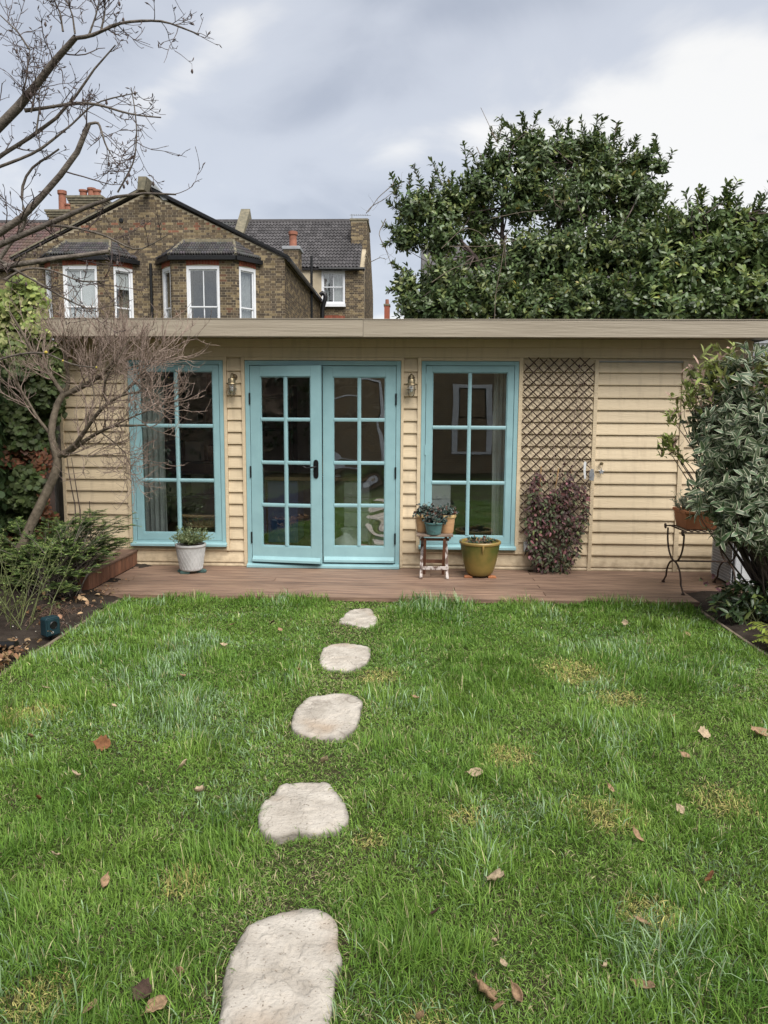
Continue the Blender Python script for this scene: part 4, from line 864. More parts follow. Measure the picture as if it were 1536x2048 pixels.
SH = [R_(1452, 790, 6.3, 66), R_(1500, 760, 6.2, 75), R_(1420, 850, 6.2, 52), R_(1470, 870, 6.0, 85), R_(1428, 930, 6.1, 46), R_(1480, 960, 5.8, 85), R_(1440, 1000, 5.7, 60), R_(1530, 850, 6.0, 80),
      R_(1530, 980, 5.7, 80), R_(1500, 1050, 5.6, 62), R_(1560, 1060, 5.7, 70), R_(1590, 900, 6.0, 90), R_(1580, 780, 6.2, 80), R_(1460, 1060, 5.6, 40), R_(1620, 1000, 5.9, 90)]
P, A = lobed_rosettes(SH, 62, (0.4, 1.02), .45)
tops = [at(*p) for p in ((1420, 715, 6.3), (1460, 708, 6.3), (1385, 745, 6.3), (1530, 715, 6.2), (1335, 880, 6.2), (1385, 790, 6.2), (1495, 720, 6.2), (1450, 750, 6.15), (1520, 765, 6.0), (1410, 775, 6.1), (1400, 735, 6.3), (1440, 722, 6.3), (1478, 728, 6.3), (1515, 735, 6.2), (1365, 790, 6.3), (1350, 830, 6.2), (1345, 865, 6.2), (1375, 770, 6.3), (1545, 725, 6.2), (1500, 745, 6.1), (1350, 905, 6.2), (1425, 745, 6.2))]
TP = np.concatenate([np.array(tops)+rng.normal(size=(len(tops), 3))*.04 for _ in range(5)]); TA = nrm(np.array([-.25, -.1, 1.0])[None]+rng.normal(size=(len(TP), 3))*.35)
def vc(m, k): return tint(m, (0.095, 0.14, 0.07), .45)
def tcf(m, k): return tint(m, (0.25, 0.29, 0.085), .35, (0.50, 0.33, 0.27), .14)
foliage([rosette_leaves(P, A, 8, (.055, .12), (.022, .040), vc, (.35, 1.6), .10, .3, (-.1, .7))], 'foliage', 'leaf_edged', t)
o = foliage([rosette_leaves(TP, TA, 7, (.06, .105), (.020, .032), tcf, (0.3, 1.2), .12)], 'new_growth', 'leaf_soft', t, 'stuff')
root = np.array([3.02, 6.2, 0.02]); tip = np.concatenate([P[rng.choice(len(P), 110)], TP[::3]]); m = len(tip)
b0 = root+rng.normal(size=(m, 3))*np.array([.05, .05, .0]); mid = b0*.45+tip*.55+rng.normal(size=(m, 3))*.06+np.array([0, 0, .05]); q = np.linspace(0, 1, 9)[None, :, None]
BP = (1-q)**2*b0[:, None]+2*q*(1-q)*mid[:, None]+q*q*tip[:, None]; V, F = tubes(BP, np.repeat(np.linspace(.011, .0025, 9)[None], m, 0), 5)
np_obj('branch', np_mesh('branch', V-np.array(wloc(t)), F), 'twig_dark', t)

t = thing('hellebore', (2.62, 6.05, 0.0), 'hellebore with pink flowers and dark divided leaves, at the corner of the deck', 'hellebore')
P, A = lobed_rosettes([((2.60, 6.05, .20), (.20, .2, .15)), ((2.82, 6.0, .18), (.22, .2, .14)), ((2.5, 5.92, .10), (.12, .12, .08)), ((2.95, 5.85, .16), (.2, .2, .13))], 130, (.5, 1), .9)
foliage([rosette_leaves(P, A, 5, (.06, .10), (.020, .032), lambda m, k: tint(m, (0.06, 0.10, 0.04), .35, (0.17, 0.22, 0.06), .15), (.8, 1.5), .02)], 'foliage', 'leaf_gloss', t)
m = len(P)//2; b0 = np.array([2.72, 6.0, .0])+rng.normal(size=(m, 3))*np.array([.08, .06, 0]); BP = np.stack([b0*(1-q)+P[:m]*q+np.array([0, 0, .05])*q*(1-q)*2 for q in np.linspace(0, 1, 6)], 1)
V, F = tubes(BP, np.full((m, 6), .0025), 4); np_obj('stem', np_mesh('stem', V-np.array(wloc(t)), F), 'stem_green', t)
fl = np.array([at(*p) for p in ((1402, 1158, 6.1), (1412, 1168, 6.1), (1428, 1152, 6.1), (1455, 1165, 6.0), (1437, 1178, 6.0))]); fk = np.repeat(np.arange(5), 6); ax = nrm(np.array([-.3, -.8, -.1])[None]+rng.normal(size=(5, 3))*.3)
foliage([rosette_leaves(fl, ax, 6, (.022, .03), (.020, .026), lambda m, k: tint(m, (0.42, 0.22, 0.25), .25, (0.40, 0.44, 0.24), .25), (.7, 1.2), .004)], 'flower', 'leaf_soft', t)

t = thing('fern', (2.60, 5.22, 0.0), 'yellow green fern in the dark soil beside the lawn edging', 'fern')
FP = []; FD = []; FN = []; FL = []; stemP = []
for k in range(15):
    a = rng.uniform(-PI, PI); L = rng.uniform(.22, .36); ln = rng.uniform(.3, .7); u = np.array([math.cos(a), math.sin(a), 0]); q = np.linspace(0, 1, 16)
    pts = np.array([2.60, 5.22, .0])+u[None]*(q*L)[:, None]+np.array([0, 0, 1])[None]*(L*ln*np.sin(q*2.3))[:, None]; stemP.append(pts); s = np.cross(u, [0, 0, 1])
    for i in range(2, 16):
        w = .075*math.sin((i/15)**.7*PI*.93+.15)+.008
        for sg in (1, -1): FP.append(pts[i]); FD.append(s*sg+u*.35+np.array([0, 0, -.1])); FN.append((0, 0, 1)); FL.append(w)
FP, FD, FN, FL = map(np.array, (FP, FD, FN, FL)); foliage([leaves(FP, FD+rng.normal(size=FD.shape)*.08, FN+rng.normal(size=FN.shape)*.15, FL, .019, tint(len(FP), (0.24, 0.30, 0.05), .25), .15, .2)], 'frond', 'leaf_soft', t)
V, F = tubes(np.array(stemP), np.full((15, 16), .002), 4); np_obj('stem', np_mesh('stem', V-np.array(wloc(t)), F), 'stem_green', t)

# ------------------------------------------------------------------ boundary fence with ivy
fe = thing('boundary_fence', (-4.05, 5.0, 0.0), 'old grey timber fence smothered in ivy along the garden boundary', 'fence')
mat('old_timber', (0.16, 0.155, 0.145), (0.09, 0.085, 0.08), rough=0.9, scale=7, stretch=(6, 6, 1), bump=0.5, bscale=30, rnd=.2)
mat('pale_timber', (0.34, 0.33, 0.31), (0.20, 0.195, 0.185), rough=0.9, scale=7, stretch=(6, 6, 1), bump=0.5, bscale=30)
for k in range(40):
    y0 = 3.2+k*.15; MB().box((-4.10, y0, 0.0), (-4.075, y0+.143, 1.95+random.uniform(-.02, .02))).build('fence_board', 'old_timber', fe)
for y0 in (3.4, 5.7, 8.0): MB().box((-4.072, y0, 0), (-3.98, y0+.09, 2.05)).build('post', 'old_timber', fe, bevel=0.004)
pp = at(101, 900, 7.95); MB().box((pp[0]-.042, 7.92, 0.0), (pp[0]+.042, 8.0, 1.62)).build('post', 'pale_timber', fe, bevel=0.005, label='pale weathered post beside the garden room corner')
f2 = thing('boundary_fence', (5.0, 6.0, 0.0), 'grey timber fence on the shrub side of the garden, beyond the bed', 'fence')
for k in range(50):
    y0 = 2.0+k*.15; MB().box((5.0, y0, 0.0), (5.025, y0+.143, 1.85+random.uniform(-.02, .02))).build('fence_board', 'old_timber', f2)
for y0 in (2.2, 4.5, 6.8, 9.0): MB().box((4.905, y0, 0), (4.998, y0+.09, 1.95)).build('post', 'old_timber', f2, bevel=0.004)
iv = thing('ivy', (-4.2, 7.4, 0.0), 'dense ivy, yellow green on top and dark below with dead brown leaves', 'ivy')
# leaf positions; a solid dark core stands behind them
n = 36000
x = rng.uniform(-4.95, -3.36, n); z = rng.uniform(0.1, 2.95, n)
topz = np.interp(x, [-4.95, -3.95, -3.70, -3.58, -3.48, -3.40], [2.75, 2.80, 2.88, 2.74, 2.5, 2.2])+.12*(vnoise(x*8, x*0+3, 2)-.5)
edge = np.interp(z, [0.1, 0.8, 1.3, 1.7, 2.1, 2.4, 2.95], [-3.54, -3.55, -3.54, -3.46, -3.38, -3.44, -3.62])+.10*(vnoise(z*6, z*0+5, 4)-.5)
ok = (z < topz) & (x < edge); x, z, topz = x[ok], z[ok], topz[ok]; dpt = .22*(vnoise(x*5, z*5, 8)-.5)+.10*(vnoise(x*13, z*13, 9)-.5)
y = 7.34-dpt*1.3+rng.random(len(x))**2*.16; n = len(x)
ok = (rng.random(n) < .62); x, y, z, topz = x[ok], y[ok], z[ok], topz[ok]; n = len(x)
d = nrm(np.stack([rng.normal(size=n)*.6, -.25+rng.normal(size=n)*.3, -.75+rng.normal(size=n)*.4], -1)); no = nrm(np.stack([.25+rng.normal(size=n)*.4, -1+rng.normal(size=n)*.2, .55+rng.normal(size=n)*.35], -1))
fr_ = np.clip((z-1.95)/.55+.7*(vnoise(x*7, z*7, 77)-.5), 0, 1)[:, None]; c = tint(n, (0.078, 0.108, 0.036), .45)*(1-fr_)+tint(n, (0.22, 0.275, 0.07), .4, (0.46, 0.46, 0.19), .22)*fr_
dead = (vnoise(x*4+2, z*3.2, 12) > .40) & (z < 1.3) & (z > .35) & (rng.random(n) < .8); c[dead] = tint(dead.sum(), (0.20, 0.085, 0.045), .5)
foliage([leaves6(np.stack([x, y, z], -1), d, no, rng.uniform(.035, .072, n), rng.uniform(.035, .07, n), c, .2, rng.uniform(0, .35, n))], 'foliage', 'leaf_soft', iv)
# ivy along the fence face, coming towards the house
n = 3500; y = rng.uniform(3.4, 7.3, n); z = rng.uniform(.1, 2.2, n)+.2*vnoise(y*3, y*0, 3)
c = tint(n, (0.04, 0.07, 0.025), .4); d = nrm(np.stack([.2+rng.normal(size=n)*.3, rng.normal(size=n)*.5, -.8+rng.normal(size=n)*.4], -1)); no = nrm(np.stack([1+rng.normal(size=n)*.2, rng.normal(size=n)*.3, .5+rng.normal(size=n)*.3], -1))
foliage([leaves6(np.stack([-4.0+.12*rng.random(n), y, z], -1), d, no, rng.uniform(.06, .1, n), rng.uniform(.05, .09, n), c, .2, .15)], 'foliage', 'leaf_soft', iv)
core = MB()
core.prism([(-5.05, 0), (-3.66, 0), (-3.66, 1.2), (-3.58, 1.9), (-3.64, 2.35), (-3.8, 2.55), (-5.05, 2.5)], 7.50, 7.7).build('dark_core', 'twig_dark', iv)  # solid dark core backing the ivy leaves

# ------------------------------------------------------------------ bare small tree in the bed
def limb(pts, n=14): return resample([at(*p) for p in pts], n)
def bare_tree(name, label, limbs, levels, trunkM, twigM, loc, extra=None):
    """limbs: [(points, r0, r1)]; levels: list of dicts for grow()"""
    t = thing(name, loc, label, 'tree'); off = np.array(wloc(t))
    P = np.array([l[0] for l in limbs]); R = np.array([np.linspace(l[1], l[2], P.shape[1]) for l in limbs])
    V, F = tubes(P, R*(1+.06*rng.normal(size=R.shape)), 9); np_obj('trunk', np_mesh('trunk', V-off, F), trunkM, t)
    tw = []; cur = [(P[i:i+1], R[i:i+1]) for i in range(len(P)) if not (len(limbs[i]) > 3 and limbs[i][3] == 'bare')]
    CP = np.concatenate([c[0] for c in cur]); CR = np.concatenate([c[1] for c in cur]); tips = []
    for lv in levels:
        lv = dict(lv); rc = lv.pop('rcap', None); p, r = grow(CP, CR, **lv)
        if rc: r = np.clip(r, rc[0], rc[1])*np.linspace(1, lv.get('taper', .35), r.shape[1])[None]
        tw.append(tubes(p, r, 4 if len(p) < 900 else 3)); CP, CR = p, r; tips.append(p[:, -1])
    if extra is not None: tw += extra(tips)
    V, F, _ = join([q[:2] for q in tw]); np_obj('crown', np_mesh('crown', V-off, F), twigM, t)
    return t, tips
L_ = [
 (limb([(40, 1100, 6.75), (62, 1050, 6.78), (90, 992, 6.82), (112, 945, 6.85), (117, 920, 6.86), (112, 900, 6.87)]), .046, .036, 'bare'),
 (limb([(113, 915, 6.86), (102, 870, 6.9), (106, 838, 6.95), (117, 802, 7.0), (130, 785, 7.02)]), .034, .029, 'bare'),
 (limb([(128, 790, 7.02), (112, 768, 7.05), (92, 735, 7.05), (62, 700, 7.02), (42, 660, 7.0), (18, 622, 6.95)]), .022, .008),
 (limb([(131, 790, 7.02), (137, 765, 7.0), (134, 735, 6.95), (130, 700, 6.9), (126, 665, 6.85)]), .022, .008),
 (limb([(129, 790, 7.02), (155, 778, 7.0), (180, 765, 6.95), (207, 747, 6.9), (228, 722, 6.8), (246, 690, 6.72)]), .027, .010),
 (limb([(118, 912, 6.86), (145, 896, 6.8), (168, 866, 6.7), (190, 832, 6.6), (214, 806, 6.55), (246, 788, 6.5), (278, 784, 6.45)]), .026, .008),
 (limb([(128, 912, 6.86), (168, 882, 6.75), (200, 863, 6.65), (230, 850, 6.55), (262, 852, 6.5), (292, 850, 6.45)]), .023, .007),
 (limb([(104, 872, 6.9), (76, 838, 6.95), (56, 802, 7.0), (36, 772, 7.0), (20, 742, 7.0), (-6, 726, 6.95)]), .016, .007),
 (limb([(214, 806, 6.55), (205, 780, 6.5), (215, 750, 6.45), (235, 720, 6.4), (250, 695, 6.4), (262, 672, 6.4)]), .012, .005),
 (limb([(207, 747, 6.9), (235, 745, 6.85), (264, 734, 6.8), (288, 728, 6.75), (308, 724, 6.7)]), .012, .004),
 (limb([(170, 866, 6.7), (175, 835, 6.75), (190, 800, 6.8), (185, 765, 6.85), (170, 730, 6.85), (165, 690, 6.85)]), .011, .004),
 (limb([(246, 788, 6.5), (270, 765, 6.5), (292, 770, 6.45), (312, 790, 6.4), (325, 800, 6.4)]), .009, .003),
 (limb([(200, 863, 6.65), (225, 882, 6.6), (250, 905, 6.55), (262, 935, 6.5)]), .007, .003),
 (limb([(230, 850, 6.55), (262, 835, 6.5), (295, 822, 6.45), (325, 805, 6.4)]), .009, .003),
 (limb([(246, 788, 6.5), (270, 760, 6.48), (298, 728, 6.45), (318, 702, 6.4)]), .009, .003),
 (limb([(180, 765, 6.95), (190, 730, 6.9), (205, 695, 6.85), (212, 665, 6.8)]), .012, .004),
 (limb([(118, 905, 6.86), (150, 908, 6.7), (185, 915, 6.6), (225, 905, 6.5), (245, 925, 6.5)]), .007, .003),
]
bare_tree('bare_tree', 'small bare many branched tree with fine pinkish twigs, in front of the curtain window', L_,
          [dict(nchild=10, ln=(.20, .48), ang=(.35, 1.0), trop=.45, wig=.17, tmin=.15, n=7, rr=.5, taper=.5, rcap=(.0038, .008)),
           dict(nchild=5, ln=(.10, .27), ang=(.35, 1.05), trop=.5, wig=.17, tmin=.15, n=6, rr=.7, taper=.55, rcap=(.0027, .0042)),
           dict(nchild=3, ln=(.04, .12), ang=(.4, 1.1), trop=.45, wig=.17, tmin=.2, n=4, rr=.8, taper=.6, rcap=(.0021, .0028))],
          'bark_brown', 'twig_pink', tuple(at(40, 1100, 6.75)*np.array([1, 1, 0])))
# lichened thin branch reaching in
o = thing('lichened_branch', tuple(at(-60, 740, 6.4)), 'long thin branch with yellow lichen reaching across in front of the ivy', 'branch')
pl = limb([(-60, 740, 6.4), (0, 718, 6.4), (45, 706, 6.4), (92, 705, 6.4), (125, 722, 6.4), (160, 733, 6.4), (195, 735, 6.4)], 16)
MB().tube(pl, list(np.linspace(.011, .005, 16)), 7).build('wood', 'bark_grey', o, smooth=True)
mat('lichen', (0.55, 0.40, 0.05), (0.40, 0.36, 0.10), rough=0.9, scale=40, bump=.5)
for p, r in ((at(92, 705, 6.4), .016), (at(126, 722, 6.4), .011), (at(193, 735, 6.4), .010)): MB().lathe([(.002, -r), (r*.8, -r*.5), (r, 0), (r*.7, r*.6), (.002, r)], p, 9).build('lichen_patch', 'lichen', o, smooth=True)

# ------------------------------------------------------------------ tree overhanging the lawn, trunk out to the side
TR = (-4.0, 5.05)
def off(px, py, y=5.0): return (px, py, y)
BT = [
 (resample([(TR[0], TR[1], 0), (TR[0]+.02, TR[1], .8), (TR[0]+.06, TR[1]-.03, 1.6), (TR[0]+.1, TR[1], 2.3)], 14), .13, .085, 'bare'),
 (resample([(-3.90, 5.05, 2.25), (-3.5, 5.0, 2.9), tuple(at(-60, 310, 5)), tuple(at(0, 250, 5)), tuple(at(40, 215, 5)), tuple(at(60, 190, 5)), tuple(at(86, 152, 4.95)), tuple(at(118, 107, 4.9)), tuple(at(152, 74, 4.85))], 14), .06, .017),
 (resample([tuple(at(152, 76, 4.85)), tuple(at(175, 74, 4.82)), tuple(at(202, 65, 4.8)), tuple(at(222, 50, 4.8)), tuple(at(264, 42, 4.8)), tuple(at(325, 41, 4.78)), tuple(at(358, 53, 4.75)), tuple(at(398, 69, 4.75))], 14), .012, .004),
 (resample([(-3.88, 5.05, 2.2), (-3.3, 5.1, 2.75), tuple(at(-40, 335, 5.1)), tuple(at(0, 311, 5.1)), tuple(at(70, 270, 5.1)), tuple(at(117, 237, 5.1)), tuple(at(154, 207, 5.1)), tuple(at(162, 165, 5.1)), tuple(at(174, 143, 5.1)), tuple(at(214, 108, 5.1)), tuple(at(231, 90, 5.1))], 14), .034, .004),
 (resample([tuple(at(50, 221, 5.0)), tuple(at(97, 215, 5.0)), tuple(at(147, 206, 5.0)), tuple(at(188, 206, 5.0)), tuple(at(223, 217, 5.0)), tuple(at(252, 227, 5.0)), tuple(at(293, 233, 5.0)), tuple(at(322, 235, 5.0))], 14), .012, .004),
 (resample([(-3.88, 5.05, 2.2), (-3.3, 4.9, 2.5), tuple(at(-30, 480, 4.8)), tuple(at(0, 467, 4.8)), tuple(at(44, 447, 4.8)), tuple(at(86, 382, 4.8)), tuple(at(108, 360, 4.8)), tuple(at(141, 337, 4.8)), tuple(at(164, 302, 4.8)), tuple(at(174, 265, 4.8)), tuple(at(177, 248, 4.8))], 14), .036, .015),
 (resample([(-3.88, 5.05, 2.15), (-3.3, 5.05, 2.4), tuple(at(-30, 500, 5)), tuple(at(0, 488, 5)), tuple(at(91, 452, 5)), tuple(at(182, 410, 5)), tuple(at(229, 389, 5)), tuple(at(275, 386, 5)), tuple(at(299, 383, 5)), tuple(at(352, 389, 5))], 14), .038, .005),
 (resample([(-3.88, 5.05, 2.1), (-3.3, 4.9, 2.3), tuple(at(-30, 535, 4.7)), tuple(at(0, 533, 4.7)), tuple(at(70, 527, 4.7)), tuple(at(99, 514, 4.7)), tuple(at(182, 513, 4.7)), tuple(at(219, 503, 4.7))], 14), .030, .012),
 (resample([tuple(at(-5, 525, 5.2)), tuple(at(16, 491, 5.2)), tuple(at(58, 443, 5.2)), tuple(at(45, 420, 5.2)), tuple(at(42, 374, 5.2)), tuple(at(60, 335, 5.2)), tuple(at(100, 312, 5.2)), tuple(at(118, 298, 5.2))], 14), .013, .006),
 (resample([tuple(at(-5, 518, 4.9)), tuple(at(40, 545, 4.9)), tuple(at(88, 572, 4.9)), tuple(at(117, 590, 4.9)), tuple(at(160, 612, 4.9)), tuple(at(195, 624, 4.9))], 14), .010, .003),
 (resample([tuple(at(10, 560, 4.9)), tuple(at(40, 540, 4.9)), tuple(at(65, 535, 4.9)), tuple(at(104, 540, 4.9)), tuple(at(161, 564, 4.9)), tuple(at(216, 561, 4.9))], 14), .009, .003),
 (resample([tuple(at(177, 248, 4.8)), tuple(at(197, 244, 4.8)), tuple(at(205, 270, 4.8)), tuple(at(211, 290, 4.8)), tuple(at(225, 313, 4.8))], 14), .009, .003),
 (resample([tuple(at(262, 175, 5)), tuple(at(268, 205, 5)), tuple(at(274, 260, 5)), tuple(at(270, 320, 5)), tuple(at(255, 350, 5)), tuple(at(235, 385, 5))], 14), .003, .006),
 (resample([tuple(at(97, 450, 5)), tuple(at(150, 455, 5)), tuple(at(210, 470, 5)), tuple(at(250, 492, 5)), tuple(at(275, 505, 5)), tuple(at(335, 470, 5))], 14), .009, .003),
 (resample([tuple(at(-5, 335, 5)), tuple(at(40, 318, 5)), tuple(at(78, 303, 5)), tuple(at(110, 275, 5)), tuple(at(150, 245, 5)), tuple(at(185, 205, 5)), tuple(at(275, 185, 5))], 14), .010, .003),
]
for a, b in (((126, 63), (105, -8)), ((150, 68), (130, -8)), ((178, 70), (200, -8)), ((202, 62), (210, -8)), ((58, 98), (0, 30)), ((40, 215), (60, 97)), ((72, 268), (78, 175)), ((62, 225), (70, 160))):
    BT.append((resample([tuple(at(*a, 4.95)), tuple(at((a[0]*.55+b[0]*.45)+4, (a[1]+b[1])/2, 4.95)), tuple(at(*b, 4.95))], 14), .0065, .003))
def buds(tips):
    # little spur buds and a few hanging fruits on the shoot tips
    out = []; T_ = tips[-1][rng.random(len(tips[-1])) < .5]; n = len(T_); d = nrm(rng.normal(size=(n, 3))+np.array([0, 0, .5]))
    P = np.stack([T_, T_+d*.012, T_+d*.026], 1); out.append(tubes(P, np.repeat(np.array([[.0022, .0042, .001]]), n, 0), 4))
    T_ = tips[1][rng.random(len(tips[1])) < .05]; n = len(T_); P = np.stack([T_, T_-[0, 0, .03], T_-[0, 0, .034], T_-[0, 0, .048], T_-[0, 0, .06]], 1); out.append(tubes(P, np.repeat(np.array([[.001, .001, .006, .009, .001]]), n, 0), 5))
    return out
bare_tree('overhanging_tree', 'bare overhanging tree with thick dark limbs and knobbly spurs against the sky', BT,
          [dict(nchild=9, ln=(.10, .36), ang=(.5, 1.3), trop=.22, wig=.14, tmin=.18, n=7, rr=.4, taper=.5, rcap=(.0026, .0048)),
           dict(nchild=4, ln=(.03, .13), ang=(.5, 1.3), trop=.15, wig=.22, tmin=.15, n=4, rr=.7, taper=.6, rcap=(.0021, .003)),
           dict(nchild=1, ln=(.01, .035), ang=(.5, 1.2), trop=.15, wig=.2, tmin=.2, n=3, rr=.9, taper=.8, rcap=(.002, .003))],
          'bark_grey', 'twig_dark', (TR[0], TR[1], 0), buds)

# ------------------------------------------------------------------ yew-like shrub in the raised bed corner
t = thing('yew_shrub', (-3.12, 6.5, 0.0), 'spreading dark green yew shrub with pale tips, in front of the raised bed', 'shrub')
root = np.array([-3.08, 6.42, 0.05]); tips = []
for px, py, y, n in ((60, 1075, 7.1, 9), (20, 1065, 7.1, 8), (110, 1060, 7.0, 9), (160, 1050, 6.9, 9), (190, 1035, 6.9, 8), (220, 1055, 6.8, 8), (240, 1080, 6.7, 6), (200, 1090, 6.6, 8), (130, 1100, 6.4, 9), (90, 1120, 6.3, 8), (150, 1140, 6.2, 7), (110, 1160, 6.15, 6), (180, 1110, 6.4, 7), (40, 1130, 6.5, 8), (0, 1110, 6.8, 8), (150, 1075, 6.7, 9), (60, 1150, 6.3, 5), (225, 1095, 6.5, 4), (250, 1070, 6.75, 3), (-30, 1090, 7, 8), (100, 1085, 6.7, 9), (30, 1095, 6.8, 8), (75, 1100, 6.6, 8), (15, 1160, 6.5, 6), (100, 1045, 7.2, 6), (45, 1045, 7.2, 6)):
    c = at(px, py, y)
    for _ in range(n): tips.append(c+rng.normal(size=3)*np.array([.09, .12, .05]))
tips = np.array(tips); m = len(tips); b0 = root+rng.normal(size=(m, 3))*np.array([.08, .08, 0]); mid = b0*np.array([.35, .35, .12])+tips*np.array([.65, .65, .88])+np.array([0, 0, .03]); q = np.linspace(0, 1, 9)[None, :, None]
BP = (1-q)**2*b0[:, None]+2*q*(1-q)*mid[:, None]+q*q*tips[:, None]; BR = np.repeat(np.linspace(.006, .002, 9)[None], m, 0)
sp, sr = grow(BP, BR, 6, (.06, .17), (.4, 1.0), .0, .08, tmin=.6, n=5, rr=.6); sp[:, 1:, 2] = sp[:, :1, 2]+(sp[:, 1:, 2]-sp[:, :1, 2])*.3
V, F, _ = join([tubes(BP, BR, 5), tubes(sp, sr, 3)]); np_obj('branch', np_mesh('branch', V-np.array(wloc(t)), F), 'bark_grey', t)
allP = np.concatenate([sp, BP[:, 4:]]); nb = len(allP); per = 44; k = np.repeat(np.arange(nb), per); tt = np.tile(np.linspace(0.02, 1, per), nb)*4; i = np.minimum(tt.astype(int), 3); f = (tt-i)[:, None]
pos = allP[k, i]*(1-f)+allP[k, i+1]*f; ax = nrm(allP[k, i+1]-allP[k, i]); s = nrm(np.cross(ax, np.array([0, 0, 1.0])))*np.where(np.arange(len(k)) % 2, 1, -1)[:, None]
d = nrm(s+ax*.55+rng.normal(size=s.shape)*.12+np.array([0, 0, .12])); tipf = (tt/4)[:, None]**3
up_f = np.clip((pos[:, 2:3]-.25)/.5, 0, 1)
c = tint(len(k), (0.07, 0.12, 0.038), .3)*(1-tipf)+tint(len(k), (0.27, 0.36, 0.10), .3)*tipf
# needles: narrow two triangle blades
def blades(pos, d, no, L, W, cols):
    s = nrm(np.cross(d, no))*W*.5; B = len(pos); V = np.stack([pos-s*.6, pos+s*.6, pos+d*L*.6+s, pos+d*L*.6-s, pos+d*L], 1); o = (np.arange(B)*5)[:, None]
    return V.reshape(-1, 3), [(o+np.array([[3, 2, 4]])).reshape(-1, 3), (o+np.array([[0, 1, 2, 3]])).reshape(-1, 4)], np.repeat(np.concatenate([cols, np.zeros((B, 1))], 1)[:, None], 5, 1).reshape(-1, 4)
foliage([blades(pos, d, nrm(np.array([0, 0, 1.0])+rng.normal(size=d.shape)*.3), rng.uniform(.02, .034, (len(k), 1)), .0052, c)], 'foliage', 'leaf_gloss', t)

# thin green stemmed shrub at the edge of the bed
t = thing('green_stemmed_shrub', (-3.05, 5.55, 0.0), 'sparse shrub of thin green stems with small budding leaves, beside the green lamp', 'shrub')
n = 26; b0 = np.array([-3.02, 5.5, .0])+rng.normal(size=(n, 3))*np.array([.10, .08, 0]); dd = nrm(np.stack([rng.normal(size=n)*.35+.05, rng.normal(size=n)*.3, np.ones(n)], -1)); L = rng.uniform(.35, .8, (n, 1))
P = np.stack([b0+dd*L*q+np.stack([dd[:, 0], dd[:, 1], np.zeros(n)], -1)*L*q*q*.4+rng.normal(size=(n, 3))*.012*q for q in np.linspace(0, 1, 7)], 1); R = np.repeat(np.linspace(.0045, .002, 7)[None], n, 0)
s1, r1 = grow(P, R, 6, (.06, .2), (.5, 1.1), .3, .12, n=5, rr=.6); V, F, _ = join([tubes(P, R, 5), tubes(s1, r1, 3)]); np_obj('stem', np_mesh('stem', V-np.array(wloc(t)), F), 'stem_green', t)
pos = s1[:, rng.integers(1, 5, 1)[0]]; pos = np.concatenate([s1[:, j] for j in (2, 4, 4, 3)]); m = len(pos)
foliage([leaves(pos, rand_dirs(m), rand_dirs(m), rng.uniform(.014, .028, m), .012, tint(m, (0.17, 0.21, 0.07), .3))], 'foliage', 'leaf_soft', t)
# brown dead perennial stems
t = thing('dead_perennial', (-2.78, 5.75, .03), 'tangle of dead brown stems on the soil below the yew', 'dead plant')
n = 90; b0 = np.array([-2.80, 5.75, .03])+rng.normal(size=(n, 3))*np.array([.10, .10, .005]); dd = nrm(np.stack([rng.normal(size=n), rng.normal(size=n), rng.uniform(0, .5, n)], -1)); L = rng.uniform(.06, .2, (n, 1))
P = np.stack([b0+dd*L*q+np.array([0, 0, .05])*np.sin(q*PI)-np.array([0, 0, .02])*q for q in np.linspace(0, 1, 5)], 1); V, F = tubes(P, np.full((n, 5), .0022), 4)
np_obj('stem', np_mesh('stem', V-np.array(wloc(t)), F), 'bark_chip', t)
# rose-like bare canes at the corner of the room
t = thing('bare_canes', (-3.35, 7.62, .15), 'few bare dark canes rising against the wall beside the curtain window', 'bare shrub')
for pts in ([(150, 1010, 7.6), (138, 950, 7.62), (132, 900, 7.65)], [(160, 1020, 7.6), (150, 960, 7.62), (143, 915, 7.65)], [(180, 1035, 7.55), (179, 1002, 7.55)]):
    P = resample([at(*p) for p in pts], 7); MB().tube([(P[0][0], P[0][1], .16)]+[tuple(p) for p in P], [.006]+list(np.linspace(.006, .003, 7)), 6).build('cane', 'twig_dark', t, smooth=True)

# ------------------------------------------------------------------ lamps in the bed
mat('teal_plastic', (0.012, 0.035, 0.045), (0.009, 0.028, 0.036), rough=0.45, scale=8)
t = thing('animal_scarer', (-2.585, 5.27, .03), 'dark teal plastic box on a spike in the soil at the lawn edge', 'garden device', rz=math.radians(58))
mb = MB().prism([(-.05, .0), (.05, .0), (.056, .012), (.056, .125), (.045, .138), (-.045, .138), (-.056, .125), (-.056, .012)], -.035, .035); mb.build('body', 'teal_plastic', t, True, bevel=0.005)
MB().prism([(-.046, .01), (.046, .01), (.046, .128), (-.046, .128)], -.042, -.0355).build('front', 'teal_plastic', t, True, bevel=0.003)
MB().lathe([(.030, -.0425), (.026, -.047), (.024, -.043)], (0, 0, .082), 20, axis='y').build('speaker_ring', 'black_metal', t, True, smooth=True)
MB().lathe([(.010, -.0425), (.008, -.048), (.003, -.051)], (-.012, 0, .030), 12, axis='y').build('sensor_lens', 'curtain_grey', t, True, smooth=True)
MB().lathe([(.010, .0), (.002, -.09)], (0, 0, 0), 8).build('spike', 'black_metal', t, True)
t = thing('spotlight', (-2.73, 4.83, .03), 'dark grey cylindrical garden spotlight lying above dead leaves', 'spotlight')
sp0, sp1 = at(-14, 1292, 4.85), at(34, 1291, 4.85)
dv = Vector(sp1-sp0); 
MB().tube([sp0, sp0+(sp1-sp0)*.9, sp0+(sp1-sp0)*.98, sp1], [.030, .030, .0295, .031], 20).build('barrel', 'black_metal', t, smooth=True, ang=.6)
